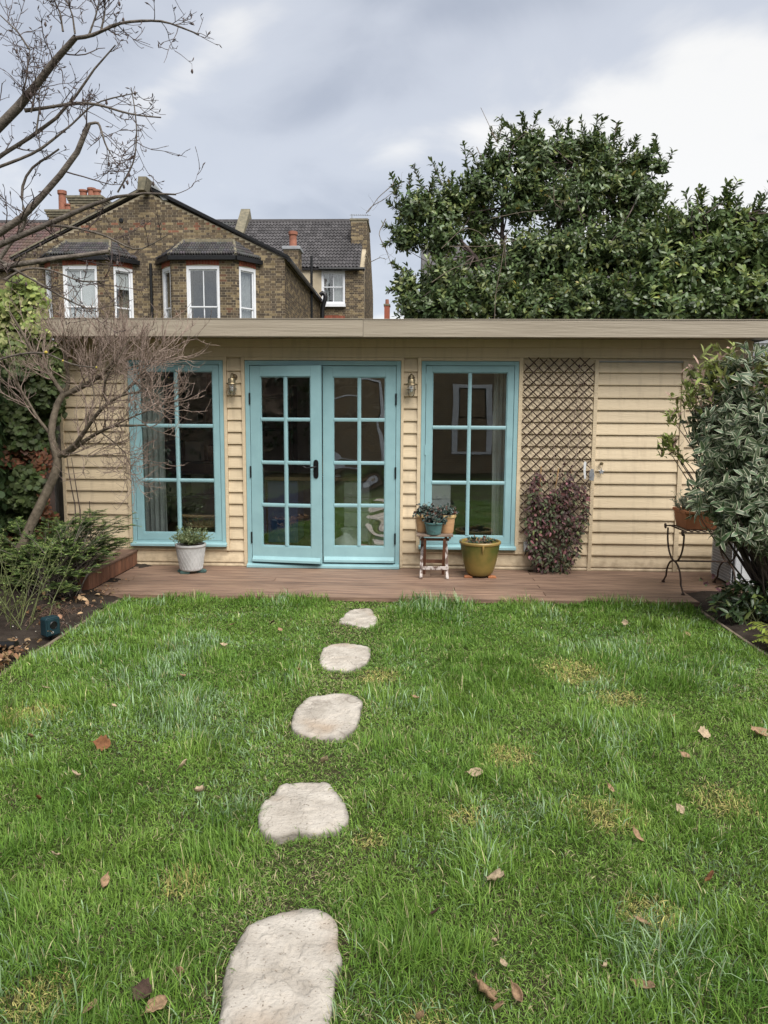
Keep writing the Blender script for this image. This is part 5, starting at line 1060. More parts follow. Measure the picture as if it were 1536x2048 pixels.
MB().tube([(-2.72, 4.86, .0), (sp0[0]*.4+sp1[0]*.6, 4.86, sp0[2]-.02)], .008, 8).build('spike', 'black_metal', t)
# ------------------------------------------------------------------ houses beyond
mat('mortar', (0.47, 0.40, 0.285), (0.38, 0.32, 0.225), rough=0.95, scale=2, spec=.1)
mat('brick', (1, 1, 1), (0.8, 0.8, 0.8), rough=0.9, scale=9, attr=True, spec=.15)
def brick_ramp(n, l, mp, out, b):
    oi = [x for x in n if x.bl_idname == 'ShaderNodeObjectInfo'][0]; r = n.new('ShaderNodeValToRGB'); l.new(oi.outputs['Random'], r.inputs[0]); r.color_ramp.interpolation = 'CONSTANT'
    cs = [(0.105, 0.08, 0.054), (0.08, 0.063, 0.047), (0.19, 0.145, 0.085), (0.12, 0.09, 0.058), (0.09, 0.07, 0.05), (0.22, 0.17, 0.10), (0.11, 0.083, 0.055), (0.15, 0.085, 0.055)]
    for i, c in enumerate(cs):
        el = r.color_ramp.elements[0] if i == 0 else r.color_ramp.elements.new(i/len(cs)); el.color = (*c, 1); el.position = i/len(cs)
    m = n.new('ShaderNodeMix'); m.data_type = 'RGBA'; m.blend_type = 'MULTIPLY'; m.inputs[0].default_value = 1; l.new(r.outputs[0], m.inputs[6]); l.new(out, m.inputs[7]); return m.outputs[2]
mat('brick_piece', (1, 1, 1), (0.8, 0.8, 0.8), rough=0.9, scale=9, spec=.15, extra=brick_ramp)
mat('red_brick', (0.30, 0.085, 0.045), (0.22, 0.065, 0.04), rough=0.85, scale=9, rnd=.2)
mat('tile_grey', (0.055, 0.05, 0.052), (0.085, 0.08, 0.08), rough=0.75, scale=9, rnd=.3)
mat('tile_grey_attr', (1, 1, 1), (0.8, 0.8, 0.8), rough=0.75, scale=9, attr=True)
mat('lead', (0.30, 0.31, 0.32), (0.22, 0.23, 0.24), rough=0.6, scale=6)
mat('coping', (0.22, 0.19, 0.13), (0.13, 0.12, 0.085), rough=0.9, scale=8)
mat('pot_red', (0.29, 0.115, 0.07), (0.20, 0.08, 0.052), rough=0.8, scale=8)
mat('blind', (0.80, 0.79, 0.75), (0.74, 0.73, 0.69), rough=0.9, scale=3)
mat('room_shade', (0.02, 0.02, 0.022), (0.03, 0.03, 0.03), rough=0.9)  # near-black colour painted for the shade inside unlit rooms
glass_mat('house_glass', f0=0.10, tint=(0.85, 0.87, 0.88), wav=.08, wscale=2)
STOCK = 1.2*np.array([(0.105, 0.08, 0.054), (0.08, 0.063, 0.047), (0.19, 0.145, 0.085), (0.12, 0.09, 0.058), (0.09, 0.07, 0.05), (0.22, 0.17, 0.10), (0.11, 0.083, 0.055)])
BR_ME = {}
def brick_wall(parent, O, u, nrmv, L, z0, z1, mask, single=0, name='wall', back=0.12, poly=None, redband=None):
    """mortar slab with every brick laid proud of it in Flemish bond; the first `single` bricks are objects, the rest one joined part"""
    u = np.array([u[0], u[1], 0.0]); nv = np.array([nrmv[0], nrmv[1], 0.0]); O = np.array(O, float)
    if poly is None: poly = [(0, z0), (L, z0), (L, z1), (0, z1)]
    mb = MB(); n = len(poly)
    if mask is None:
        vs = [O+u*a+np.array([0, 0, b]) for a, b in poly]+[O+u*a+np.array([0, 0, b])-nv*back for a, b in poly]
        mb.add(vs, [tuple(range(n)), tuple(range(2*n-1, n-1, -1))]+[(i, i+n, (i+1) % n+n, (i+1) % n) for i in range(n)])
    w = mb.build(name, 'mortar', parent) if mask is None else None
    return w
def lay(wall, O, u, nv, rects, single=0, redband=None, clip=None):
    """rects: [(u0,u1,z0,z1)] brick fields on the wall plane; clip(u,z)->bool"""
    u = np.array([u[0], u[1], 0.0]); nv = np.array([nv[0], nv[1], 0.0]); O = np.array(O, float); off = np.array(wloc(wall)); out = []
    for (u0, u1, z0, z1) in rects:
        r = 0; z = math.ceil(z0/0.075)*0.075
        while z+0.065 <= z1+0.02:
            x = u0-(0.16 if int(round(z/0.075)) % 2 else 0.0); k = 0
            while x < u1:
                ln = 0.215 if k % 2 == 0 else 0.1025; a, b = max(x, u0), min(x+ln, u1)
                if b-a > 0.006 and (clip is None or (clip(a+.01, z+.03) and clip(b-.01, z+.03))): out.append((a, b, z, 0.215 if k % 2 == 0 else .1025, b-a > ln-.002))
                x += ln+0.01; k += 1
            z += 0.075; r += 1
    full = [q for q in out if q[4]]; rest = [q for q in out if not q[4]]
    random.Random(3).shuffle(full) if False else None
    singles, rest = full[:single], full[single:]+rest
    for (a, b, z, ln, _) in singles:
        key = (ln, tuple(u.round(3)))
        if key not in BR_ME:
            e = u*ln; h = np.array([0, 0, .065]); f = nv*.006; m = MB().add([(0, 0, 0), e, e+f, f, h, e+h, e+h+f, f+h], [(4, 5, 6, 7), (0, 3, 2, 1), (3, 7, 6, 2), (0, 4, 7, 3), (1, 2, 6, 5)])
            BR_ME[key] = m.mesh('brick'); BR_ME[key].materials.append(MATS['brick_piece'])
        o = link_mesh('brick', BR_ME[key], wall); o.location = Vector(O+u*a+np.array([0, 0, z])-off)
    if rest:
        Q = np.array([q[:3] for q in rest]); n = len(Q); j = rng.uniform(.004, .009, (n, 1)); p = O+u*Q[:, :1]+np.array([0, 0, 1])*Q[:, 2:3]-off; e = u*(Q[:, 1:2]-Q[:, :1]); h = np.array([0, 0, .065]); f = nv*j
        V = np.stack([p, p+e, p+e+f, p+f, p+h, p+e+h, p+e+h+f, p+f+h], 1).reshape(-1, 3); T = np.array([(4, 5, 6, 7), (0, 3, 2, 1), (3, 7, 6, 2), (0, 4, 7, 3), (1, 2, 6, 5)]); F = ((np.arange(n)*8)[:, None, None]+T[None]).reshape(-1, 4)
        c = STOCK[rng.integers(0, len(STOCK), n)]*(1+rng.uniform(-.2, .2, (n, 1)))
        if redband: 
            k = (Q[:, 2] > redband[0]) & (Q[:, 2] < redband[1]) & (rng.random(n) < .3); c[k] = np.array((0.23, 0.11, 0.07))*(1+rng.uniform(-.25, .25, (k.sum(), 1)))
        np_obj('brickwork', np_mesh('brickwork', V, F, np.repeat(c, 8, 0), smooth=False), 'brick', wall, 'stuff')
def obox(mb, O, u, nv, u0, u1, d0, d1, z0, z1):
    """box on a wall plane: u along, d outwards"""
    u = Vector((u[0], u[1], 0)); nv = Vector((nv[0], nv[1], 0)); O = Vector(O)
    def p(a, d, z): return O+u*a+nv*d+Vector((0, 0, z))
    return mb.hexa([p(u0, d1, z0), p(u1, d1, z0), p(u1, d0, z0), p(u0, d0, z0), p(u0, d1, z1), p(u1, d1, z1), p(u1, d0, z1), p(u0, d0, z1)])
def sash_window(parent, O, u, nv, u0, u1, z0, z1, blind=0.0, curt=False, nbar=1, arch=True, back=-.105, fw_=.07):
    """white box sash: frame, two sashes, glazing bars, panes; brick arch over it"""
    f = MB()
    obox(f, O, u, nv, u0, u0+fw_, -.10, .012, z0, z1); obox(f, O, u, nv, u1-fw_, u1, -.10, .012, z0, z1); obox(f, O, u, nv, u0+fw_, u1-fw_, -.10, .012, z1-.10, z1); obox(f, O, u, nv, u0+fw_, u1-fw_, -.10, .03, z0, z0+.07)
    w = f.build('window', 'white_paint', parent)
    zm = (z0+z1)/2; a, b = u0+fw_, u1-fw_
    for (s0, s1, dd) in ((zm, z1-.10, -.03), (z0+.07, zm+.03, -.055)):
        s = MB(); r = .036
        obox(s, O, u, nv, a, a+r, dd-.03, dd, s0, s1); obox(s, O, u, nv, b-r, b, dd-.03, dd, s0, s1); obox(s, O, u, nv, a+r, b-r, dd-.03, dd, s1-r, s1); obox(s, O, u, nv, a+r, b-r, dd-.03, dd, s0, s0+r)
        s.build('sash', 'white_paint', w)
        if nbar: 
            c = (a+b)/2; s = MB(); obox(s, O, u, nv, c-.014, c+.014, dd-.025, dd-.004, s0+r, s1-r); s.build('glazing_bar', 'white_paint', w)
            xs = [(a+r, c-.014), (c+.014, b-r)]
        else: xs = [(a+r, b-r)]
        for xa, xb in xs: s = MB(); obox(s, O, u, nv, xa-.003, xb+.003, dd-.018, dd-.013, s0+r-.003, s1-r+.003); s.build('pane', 'house_glass', w)
    s = MB(); obox(s, O, u, nv, a, b, back-.01, back, z0, z1); s.build('room_shade_panel', 'room_shade', w)  # dark panel stands in for the shade of the room
    if blind: s = MB(); obox(s, O, u, nv, a+.01, b-.01, -.095, -.09, z1-.1-(z1-z0)*blind, z1-.1); s.build('blind', 'blind', w)
    if curt:
        for xa, xb in ((a, a+.28*(b-a)), (b-.5*(b-a), b)) if curt == 2 else ((a, b),):
            P = []; nn = 22
            for zz in (z0+.07, z1-.1):
                for q in np.linspace(0, 1, nn): P.append(np.array(O)+np.array([u[0], u[1], 0])*(xa+(xb-xa)*q)+np.array([nv[0], nv[1], 0])*(-.14+.02*math.sin(q*nn*1.6))+np.array([0, 0, zz]))
            i = np.arange(2*nn).reshape(2, nn); F = np.stack([i[0, :-1], i[0, 1:], i[1, 1:], i[1, :-1]], -1); np_obj('curtain', np_mesh('curtain', np.array(P)-np.array(wloc(w)), F), 'curtain_white', w)
    if arch:
        n = max(4, int((u1-u0)/.085)); 
        s = MB()
        for k in range(n):
            q0, q1 = u0+(u1-u0)*k/n+.005, u0+(u1-u0)*(k+1)/n-.005; zz = z1+.004+.03*math.sin((k+.5)/n*PI)
            s = MB(); obox(s, O, u, nv, q0, q1, .0, .034, zz, zz+.16); s.build('arch_brick', 'red_brick', w)
    return w

# tile: a piece with two rolls, about 0.3 x 0.33 m
def tile_mesh(w=.30, h=.345):
    prof = [(-.0, .0), (.04, .044), (.075, .05), (.11, .012), (.15, .004), (.19, .044), (.225, .05), (.26, .012), (.30, .0)]; V = []; 
    for t_, lift in ((0, .04), (h, .0)):
        for x, z in prof: V.append((x/.30*w, t_, z+lift))
    for x, z in prof: V.append((x/.30*w, 0, z-.004))
    n = len(prof); F = [(i, i+1, n+i+1, n+i) for i in range(n-1)]+[(2*n+i, 2*n+i+1, i+1, i) for i in range(n-1)]
    me = bpy.data.meshes.new('roof_tile'); me.from_pydata(V, [], F); me.update(); return me, np.array(V), F
TILE_ME, TILE_V, TILE_F = tile_mesh(); TILE_ME.materials.append(MATS['tile_grey'])
def tile_roof(roof, O, u, s, W, Ls, single=0, inside=None, base=(0.06, 0.055, 0.056), var=.35, wt=.30, ex=.30, order=1):
    """tiles over a slope: O eave corner, u along eave, s up-slope (unit vectors)"""
    u, s = Vector(u).normalized(), Vector(s).normalized(); nv = u.cross(s); M = Matrix((u, s, nv)).transposed(); off = wloc(roof); O = Vector(O)
    cells = [(c, r) for c in range(int(W/wt)) for r in range(int(Ls/ex))]
    if inside: cells = [q for q in cells if inside((q[0]+.5)*wt, (q[1]+.5)*ex)]
    if order < 0: cells = cells[::-1]
    for c, r in cells[:single]:
        o = link_mesh('roof_tile', TILE_ME, roof); o.matrix_local = Matrix.Translation(O+u*c*wt+s*r*ex+nv*random.uniform(0, .004)-off) @ M.to_4x4() @ Matrix.Diagonal((wt/.30, ex/.30, 1, 1))
    rest = cells[single:]
    if rest:
        Mn = np.array(M); Q = np.array(rest, float); n = len(Q); loc = np.array(O-off)+Q[:, :1]*wt*np.array(u)+Q[:, 1:]*ex*np.array(s); Vt = (TILE_V*np.array([wt/.30, ex/.30, 1])) @ Mn.T
        V = (loc[:, None]+Vt[None]).reshape(-1, 3); F = ((np.arange(n)*len(TILE_V))[:, None, None]+np.array(TILE_F)[None]).reshape(-1, 4); c = tint(n, base, var)
        np_obj('roof_tiles', np_mesh('roof_tiles', V, F, np.repeat(c, len(TILE_V), 0)), 'tile_grey_attr', roof, 'stuff')
def quad_slab(p, th, name, m, parent):
    p = [Vector(q) for q in p]; nv = (p[1]-p[0]).cross(p[-1]-p[0]).normalized()*th; n = len(p)
    return MB().add(p+[q-nv for q in p], [tuple(range(n)), tuple(range(2*n-1, n-1, -1))]+[(i, i+n, (i+1) % n+n, (i+1) % n) for i in range(n)]).build(name, m, parent)

# ---- the gabled brick house with two bays
GY = 24.0
xa, xb = at(31, 517, GY)[0], at(569, 517, GY)[0]; ze = at(300, 517, GY)[2]; xc = (xa+xb)/2; za = at(300, 384, GY)[2]
H = thing('brick_house', (xc, GY, 0), 'stock brick gabled house with two bay windows behind the garden room', 'house')
U, N = (1, 0), (0, -1); W_ = xb-xa; slope = (za-ze)/(W_/2)
gw = brick_wall(H, (xa, GY, 0), U, N, W_, 0, ze, None, poly=[(0, -.1), (W_, -.1), (W_, ze), (W_/2, za), (0, ze)], back=.3)
zb0 = 3.7
bays = [(at(107, 600, 23.3)[0], at(220, 600, 23.3)[0], 'left'), (at(346, 600, 23.3)[0], at(471, 600, 23.3)[0], 'right')]
zeb = at(400, 512, 23.3)[2]; ztb = at(400, 485, GY)[2]
def gclip(uu, z):
    if z > ze+slope*min(uu, W_-uu)-.03: return False
    x = xa+uu
    for b0, b1, _ in bays:
        if b0-.55 < x < b1+.55 and z < zeb: return False
    return True
lay(gw, (xa, GY, 0), U, N, [(0, W_, zeb, za), (0, bays[0][0]-.56-xa, zb0, zeb), (bays[0][1]+.56-xa, bays[1][0]-.56-xa, zb0, zeb), (bays[1][1]+.56-xa, W_, zb0, zeb)], 0, clip=lambda uu, z: z < ze+slope*min(uu, W_-uu)-.03, redband=(at(300, 470, GY)[2], at(300, 445, GY)[2]))
# flank wall running back to the taller house
FY = 33.0
fwall = MB().box((xb-.3, GY+.301, -.1), (xb, FY, ze)).build('flank_wall', 'mortar', H)
lay(fwall, (xb, GY, 0), (0, 1), (1, 0), [(0.0, FY-GY, zb0, ze-.05)])
# roof of the gable: two slopes and dark verges
for sg in (-1, 1):
    xe = xa if sg < 0 else xb
    quad_slab([(xe+sg*.12, GY-.06, ze-.06*slope*2), (xe+sg*.12, FY, ze-.06*slope*2), (xc, FY, za+.10), (xc, GY-.06, za+.10)][::(1 if sg < 0 else -1)], .10, 'roof', 'tile_grey', H)
    MB().bar((xe+sg*.16, GY-.08, ze+.02), (xc, GY-.08, za+.13), .05, (.045 if sg < 0 else .075), (0, 0, 1)).build('verge', 'coping' if sg < 0 else 'black_metal', H)
MB().tube([(xb+.16, GY-.1, ze-.06), (xb+.16, FY, ze-.06)], .065, 8).build('gutter', 'black_metal', H, smooth=True)
# stepped end of the party wall at the apex
quad_slab([at(286, 389, GY-.05), at(300, 389, GY-.05), at(304, 363, GY-.05), at(288, 363, GY-.05)], -.5, 'parapet_end', 'coping', H)
quad_slab([at(290, 362, GY-.06), at(304, 362, GY-.06), at(335, 400, GY-.06), at(326, 400, GY-.06)], -.4, 'lead_flashing', 'lead', H)
single_left = [300]
for bi, (b0, b1, side) in enumerate(bays):
    yf = 23.3; sx = .58
    zw1 = at(400, 531, yf)[2]; zw0 = 3.6; Wd = b1-b0
    # front window and the two canted windows
    fw0, fw1 = (at(374, 600, yf)[0]-b0, at(440, 600, yf)[0]-b0) if side == 'right' else (at(128, 600, yf)[0]-b0, at(196, 600, yf)[0]-b0)
    ul = Vector((-(-sx), GY-yf, 0)).normalized()
    faces = [((b0, yf, 0), (1, 0), (0, -1), Wd, fw0, fw1)]
    lc = math.hypot(sx, GY-yf); ux, uy = sx/lc, (GY-yf)/lc
    faces.append(((b1, yf, 0), (ux, uy), (uy, -ux), lc, lc*.16, lc*.86))
    faces.append(((b0-sx, GY, 0), (ux, -uy), (-uy, -ux), lc, lc*.14, lc*.84))
    wm = MB()
    for (O, u, nv, ln, w0, w1) in faces:
        for a_, b_, c_, d_ in ((0, w0, -.1, zeb), (w1, ln, -.1, zeb), (w0, w1, zw1, zeb), (w0, w1, -.1, zw0)): obox(wm, O, u, nv, a_, b_, -.22, 0, c_, d_)
    wv = wm.build('bay_wall', 'mortar', H)
    for fi, (O, u, nv, ln, w0, w1) in enumerate(faces):
        nsg = 300 if False else (150 if (side == 'right' and fi == 0) else 100 if (side == 'left' and fi == 0) else 50 if (side == 'right' and fi == 1) else 0)
        lay(wv, O, u, nv, [(0, w0, zb0, zeb-.02), (w1, ln, zb0, zeb-.02), (w0, w1, zw1+.2, zeb-.02)], nsg)
        kw = dict(blind=.0, curt=False)
        if side == 'left' and fi == 0: kw = dict(blind=.9)
        if side == 'left' and fi == 1: kw = dict(blind=.22)
        if side == 'right' and fi == 1: kw = dict(curt=1)
        if side == 'left' and fi == 2: kw = dict(blind=.9)
        # recessed opening: a dark panel behind the panes stands for the room's shade
        Oo = (O[0]+nv[0]*.02, O[1]+nv[1]*.02, 0)
        f_ = MB()
        sash_window(H, (O[0]-nv[0]*.02, O[1]-nv[1]*.02, 0), u, nv, w0, w1, zw0, zw1, nbar=(1 if fi == 0 else 0), back=-.45, **kw)
    # bay roof: three tiled slopes, ridge against the wall
    r0, r1 = b0+.18, b1-.18; e0, e1 = b0-sx-.10, b1+sx+.10; yo = yf-.12
    A_, B_, C_, D_ = (b0-.06, yo, zeb), (b1+.06, yo, zeb), (r1, GY-.02, ztb), (r0, GY-.02, ztb)
    rf = quad_slab([A_, B_, C_, D_], .05, 'bay_roof', 'tile_grey', H)
    quad_slab([B_, (e1, GY-.02, zeb), C_], .05, 'bay_roof', 'tile_grey', H); quad_slab([(e0, GY-.02, zeb), A_, D_], .05, 'bay_roof', 'tile_grey', H)
    s_ = (Vector(D_)-Vector(A_)); s_.x = 0; sl = s_.length
    Wb = (b1+.06)-(b0-.06)
    tile_roof(rf, (b0-.06, yo, zeb+.012), (1, 0, 0), s_, Wb+.01, sl, 0, lambda a, b: (.24*b/sl) < a < Wb-.24*b/sl, wt=.16, ex=.17)
    for sgn, Ec, Wc in ((1, (b1+.06, yo, zeb+.012), None), (-1, (e0, GY-.02, zeb+.012), None)):
        p0 = Vector(Ec); p1 = Vector((e1, GY-.02, zeb+.012)) if sgn > 0 else Vector((b0-.06, yo, zeb+.012)); uu = (p1-p0); Wl = uu.length; uu.normalize()
        apex = Vector(C_ if sgn > 0 else D_)+Vector((0, 0, .012)); sv = (apex-p0)-uu*(apex-p0).dot(uu); apu = (apex-p0).dot(uu); sll = sv.length
        tile_roof(rf, p0, uu, sv, Wl, sll, 0, lambda a, b, apu=apu, Wl=Wl, sll=sll: apu*b/sll-.02 < a < Wl-(Wl-apu)*b/sll+.02, wt=.16, ex=.17)
    for p, q in ((A_, D_), (B_, C_)): MB().tube([Vector(p)+Vector((0, 0, .03)), Vector(q)+Vector((0, 0, .05))], .05, 6).build('hip_cap', 'coping', H)
    MB().bar(Vector(D_)+Vector((-.05, -.03, .04)), Vector(C_)+Vector((.05, -.03, .04)), .08, .1).build('ridge_flashing', 'coping', H)
    for p, q in ((A_, B_), (B_, (e1, GY-.02, zeb)), ((e0, GY-.02, zeb), A_)): MB().bar(Vector(p)+Vector((0, 0, -.07)), Vector(q)+Vector((0, 0, -.07)), .10, .12).build('gutter', 'black_metal', H)
dp = at(302, 560, 23.9)[0]
MB().tube([(dp, GY-.1, zeb-.1), (dp, GY-.1, 1.0)], .045, 8).build('downpipe', 'black_metal', H, smooth=True)
cv = at(243, 441, GY); MB().lathe([(.07, 0), (.07, -.03), (.05, -.035)], (cv[0], GY-.005, cv[2]), 12, axis='y').build('vent', 'black_metal', H)
# chimney on the flank
cy = 28.0; cx0, cx1 = at(567, 520, cy)[0], at(597, 520, cy)[0]; cz1 = at(580, 499, cy)[2]
cs = MB().box((cx0, cy, ze-.6), (cx1, cy+.75, cz1)).build('chimney', 'mortar', H)
lay(cs, (cx0, cy, 0), (1, 0), (0, -1), [(0, cx1-cx0, ze-.6, cz1-.02)]); lay(cs, (cx1, cy, 0), (0, 1), (1, 0), [(0, .75, ze-.6, cz1-.02)])
MB().box((cx0-.05, cy-.06, cz1), (cx1+.07, cy+.82, cz1+.12)).build('chimney_cap', 'lead', cs, bevel=.02)
px0 = at(583, 480, cy)[0]; MB().lathe([(.17, 0), (.14, .05), (.13, .42), (.17, .46), (.17, .56), (.12, .58)], (px0, cy+.35, cz1+.12), 14).build('chimney_pot', 'pot_red', cs, smooth=True)
for pts, r in (([at(623, 512, 30), at(623, 560, 30), at(623, 645, 30)], .05), ([at(640, 590, 32), at(646, 582, 32), at(652, 588, 32), at(651, 600, 32), at(645, 612, 32), at(644, 645, 32)], .09), ([at(619, 600, 30), at(619, 645, 30)], .07)):
    MB().tube(resample(pts, 10), r, 8).build('soil_pipe', 'black_metal', H, smooth=True)

# ---- the taller tiled house behind
HY = 33.0
T2 = thing('tiled_house', (-5.0, HY, 0), 'taller brick house with a dark tiled roof and an aerial, behind the gabled house', 'house')
hx1 = at(728, 560, HY)[0]; hx0 = -26.0; zee = at(680, 536, HY)[2]; zr = at(650, 444, 36.6)[2]; ry = 36.6
wx0, wx1 = at(643, 570, HY)[0], at(690, 570, HY)[0]; wz0, wz1 = at(660, 608, HY)[2], at(660, 541, HY)[2]
xlay = xb+.1
wzA, wzB = 3.2, at(660, 640, HY)[2]
mw = MB().box((hx0, HY, -.1), (wx0, HY+.3, zee)).box((wx1, HY, -.1), (hx1, HY+.3, zee)).box((wx0, HY, wz1), (wx1, HY+.3, zee)).box((wx0, HY, wzB), (wx1, HY+.3, wz0)).box((wx0, HY, -.1), (wx1, HY+.3, wzA)).build('wall', 'mortar', T2)
wx2, wx3 = at(645, 636, HY)[0], at(691, 636, HY)[0]
lay(mw, (0, HY, 0), (1, 0), (0, -1), [(xlay, wx0, 5.2, zee-.05), (wx1, hx1, 5.2, zee-.05), (wx0, wx1, 5.2, wz0-.1)], 0)
lay(mw, (0, HY, 0), (1, 0), (0, -1), [(-19.5, -11.0, 6.0, zee-.05)], 0)
sash_window(T2, (0, HY+.02, 0), (1, 0), (0, -1), wx0, wx1, wz0, wz1, curt=2, nbar=1, arch=False, back=-.5)
s = MB(); obox(s, (0, HY, 0), (1, 0), (0, -1), wx0-.03, wx1+.03, 0, .18, wz0-.13, wz0-.005); s.build('window_sill', 'white_paint', T2)
sash_window(T2, (0, HY+.02, 0), (1, 0), (0, -1), wx0, wx1, wzA, wzB, nbar=1, back=-.5)
gwl = MB().prism([(HY+.302, -.1), (HY+.302, zee), (ry, zr+.05), (ry+3.9, zee), (ry+3.9, -.1)], hx1-.3, hx1, 'x').build('gable_wall', 'mortar', T2)
sl2 = (zr-zee)/(ry-HY)
lay(gwl, (hx1, HY+.3, 0), (0, 1), (1, 0), [(0, 7.2, 5.2, zr+.1)], 0, clip=lambda a, z: z < min(zee+sl2*(a+.3), zr-(a+.3-(ry-HY))*sl2)-.02)
rf = quad_slab([(hx0, HY-.15, zee-.05), (hx1-.18, HY-.15, zee-.05), (hx1-.18, ry, zr), (hx0, ry, zr)], .08, 'roof', 'tile_grey', T2)
sv = Vector((0, ry-HY+.15, zr-zee+.05)); Ls = sv.length
tile_roof(rf, (hx1-.2, HY-.15, zee-.03), (-1, 0, 0), sv, 7.2, Ls, 0, None) if False else tile_roof(rf, (hx1-.2-23*.3, HY-.15, zee-.03), (1, 0, 0), sv, 23*.3+.01, Ls, 300, None, order=-1)
mat('tile_red_attr', (1, 1, 1), (0.8, 0.8, 0.8), rough=0.75, scale=9, attr=True)
tile_roof(rf, (-19.5, HY-.15, zee-.03), (1, 0, 0), sv, 9.6, Ls, 0, None, base=(0.105, 0.065, 0.055), var=.2)
quad_slab([(hx0, ry, zr), (hx1, ry, zr), (hx1, ry+4, zee-.05), (hx0, ry+4, zee-.05)], .08, 'roof', 'tile_grey', T2)
MB().bar((hx0, ry, zr+.05), (hx1, ry, zr+.05), .2, .12).build('ridge', 'tile_grey', T2)
MB().tube([(xb, HY-.22, zee-.08), (hx1+.05, HY-.22, zee-.08)], .075, 8).build('gutter', 'black_metal', T2, smooth=True)
MB().tube([(-22, HY-.22, zee-.08), (-12, HY-.22, zee-.08)], .075, 8).build('gutter', 'black_metal', T2, smooth=True)
MB().tube([(at(40, 600, HY)[0], HY-.1, zee-.1), (at(40, 600, HY)[0], HY-.1, 2)], .06, 8).build('downpipe', 'black_metal', T2, smooth=True)
# end pier, party wall upstand
yq = 34.6; e0 = at(702, 470, yq)[0]; zq0, zq1 = zee+sl2*(yq-HY)-.4, at(715, 441, yq)[2]
pr = MB().box((e0, yq, zq0), (hx1+.02, yq+2.2, zq1)).build('end_stack', 'mortar', T2)
lay(pr, (e0, yq, 0), (1, 0), (0, -1), [(0, hx1+.02-e0, zq0, zq1-.03)]); lay(pr, (hx1+.02, yq, 0), (0, 1), (1, 0), [(0, 2.2, zq0, zq1-.03)])
MB().box((e0-.05, yq-.05, zq1), (hx1+.07, yq+2.25, zq1+.08)).build('stack_cap', 'coping', pr)
MB().box((e0-.12, yq-.06, zq0+.28), (hx1-.3, yq-.005, zq0+.42)).build('lead_flashing', 'lead', pr)
ux = at(466, 450, 35)[0]
quad_slab([(ux, HY+1.0, zee+sl2*1.0+.1), (ux+.42, HY+1.0, zee+sl2*1.0+.1), (ux+.42, ry+.1, zr+.62), (ux, ry+.1, zr+.62)], .8, 'party_wall', 'coping', T2)
ap = at(704, 440, 36); MB().tube([ap+np.array([0, 0, -.6]), ap+np.array([0, 0, .25])], .02, 6).build('aerial_mast', 'lead', T2)
MB().tube([ap+np.array([-.1, 0, .22]), ap+np.array([.85, 0, .20])], .014, 5).build('aerial_boom', 'lead', T2)
for k in range(8): q = ap+np.array([.1*k, 0, .22]); MB().tube([q+np.array([0, -.15, 0]), q+np.array([0, .15, 0])], .008, 4).build('aerial_rod', 'lead', T2)
def stack(parent, pxa, pxb, pyt, pyb, y, dep, pots, name='chimney'):
    x0, x1 = at(pxa, pyt, y)[0], at(pxb, pyt, y)[0]; z1, z0 = at(pxa, pyt, y)[2], at(pxa, pyb, y)[2]
    c = MB().box((x0, y, z0-1.5), (x1, y+dep, z1)).build(name, 'mortar', parent)
    lay(c, (x0, y, 0), (1, 0), (0, -1), [(0, x1-x0, z0-1.5, z1-.32)]); lay(c, (x1, y, 0), (0, 1), (1, 0), [(0, dep, z0-1.5, z1-.32)])
    for k in range(3): MB().box((x0-.06-.04*k, y-.06-.04*k, z1-.3+.1*k), (x1+.06+.04*k, y+dep+.05, z1-.2+.1*k-.004)).build('corbel_course', 'coping', c)
    for px, h, r in pots: MB().lathe([(r*1.1, 0), (r, .06), (r*.9, h*.8), (r*1.15, h*.84), (r*1.15, h), (r*.8, h)], (at(px, pyt, y)[0], y+dep*.4, z1), 12).build('chimney_pot', 'pot_red', c, smooth=True)
    return c
stack(T2, 140, 200, 392, 445, 34.5, 1.6, [(155, .42, .17), (172, .5, .17), (183, .42, .16)])
stack(T2, 97, 137, 420, 450, 36.0, 1.0, [(118, .95, .18), (130, .35, .16)])
# ---- distant chimney and the house behind the evergreens
fc = thing('distant_chimney', tuple(at(773, 640, 60)), 'tiny distant brick chimney in the gap beside the evergreen', 'chimney')
x0, x1 = at(768.5, 620, 60)[0], at(779, 620, 60)[0]; z1 = at(773, 611, 60)[2]
MB().box((x0, 60, -.1), (x1, 61, z1)).build('stack', 'red_brick', fc); MB().box((x0-.05, 59.95, z1), (x1+.05, 61.05, z1+.12)).build('cap', 'coping', fc); MB().lathe([(.15, 0), (.13, .4)], ((x0+x1)/2, 60.5, z1+.12), 10).build('pot', 'pot_red', fc)
h3 = thing('rendered_house', (8, 32, 0), 'grey rendered house glimpsed through the evergreen leaves, one chimney showing above', 'house')
hxl = at(850, 600, 32)[0]
MB().box((hxl, 32, -.1), (17, 38, at(900, 560, 32)[2])).build('wall', 'old_timber', h3)
zz1 = at(900, 560, 32)[2]
quad_slab([(hxl-.15, 31.8, zz1), (17.2, 31.8, zz1), (17.2, 35, zz1+2.0), (hxl-.15, 35, zz1+2.0)], .1, 'roof', 'tile_grey', h3)
quad_slab([(hxl-.15, 35, zz1+2.0), (17.2, 35, zz1+2.0), (17.2, 38.2, zz1), (hxl-.15, 38.2, zz1)], .1, 'roof', 'tile_grey', h3)
stack(h3, 1378, 1408, 432, 480, 34.0, .9, [(1396, .4, .17)])
for k in range(4): sash_window(h3, (0, 31.89, 0), (1, 0), (0, -1), 2.0+k*3.4, 3.1+k*3.4, zz1-2.4, zz1-.7, arch=False)
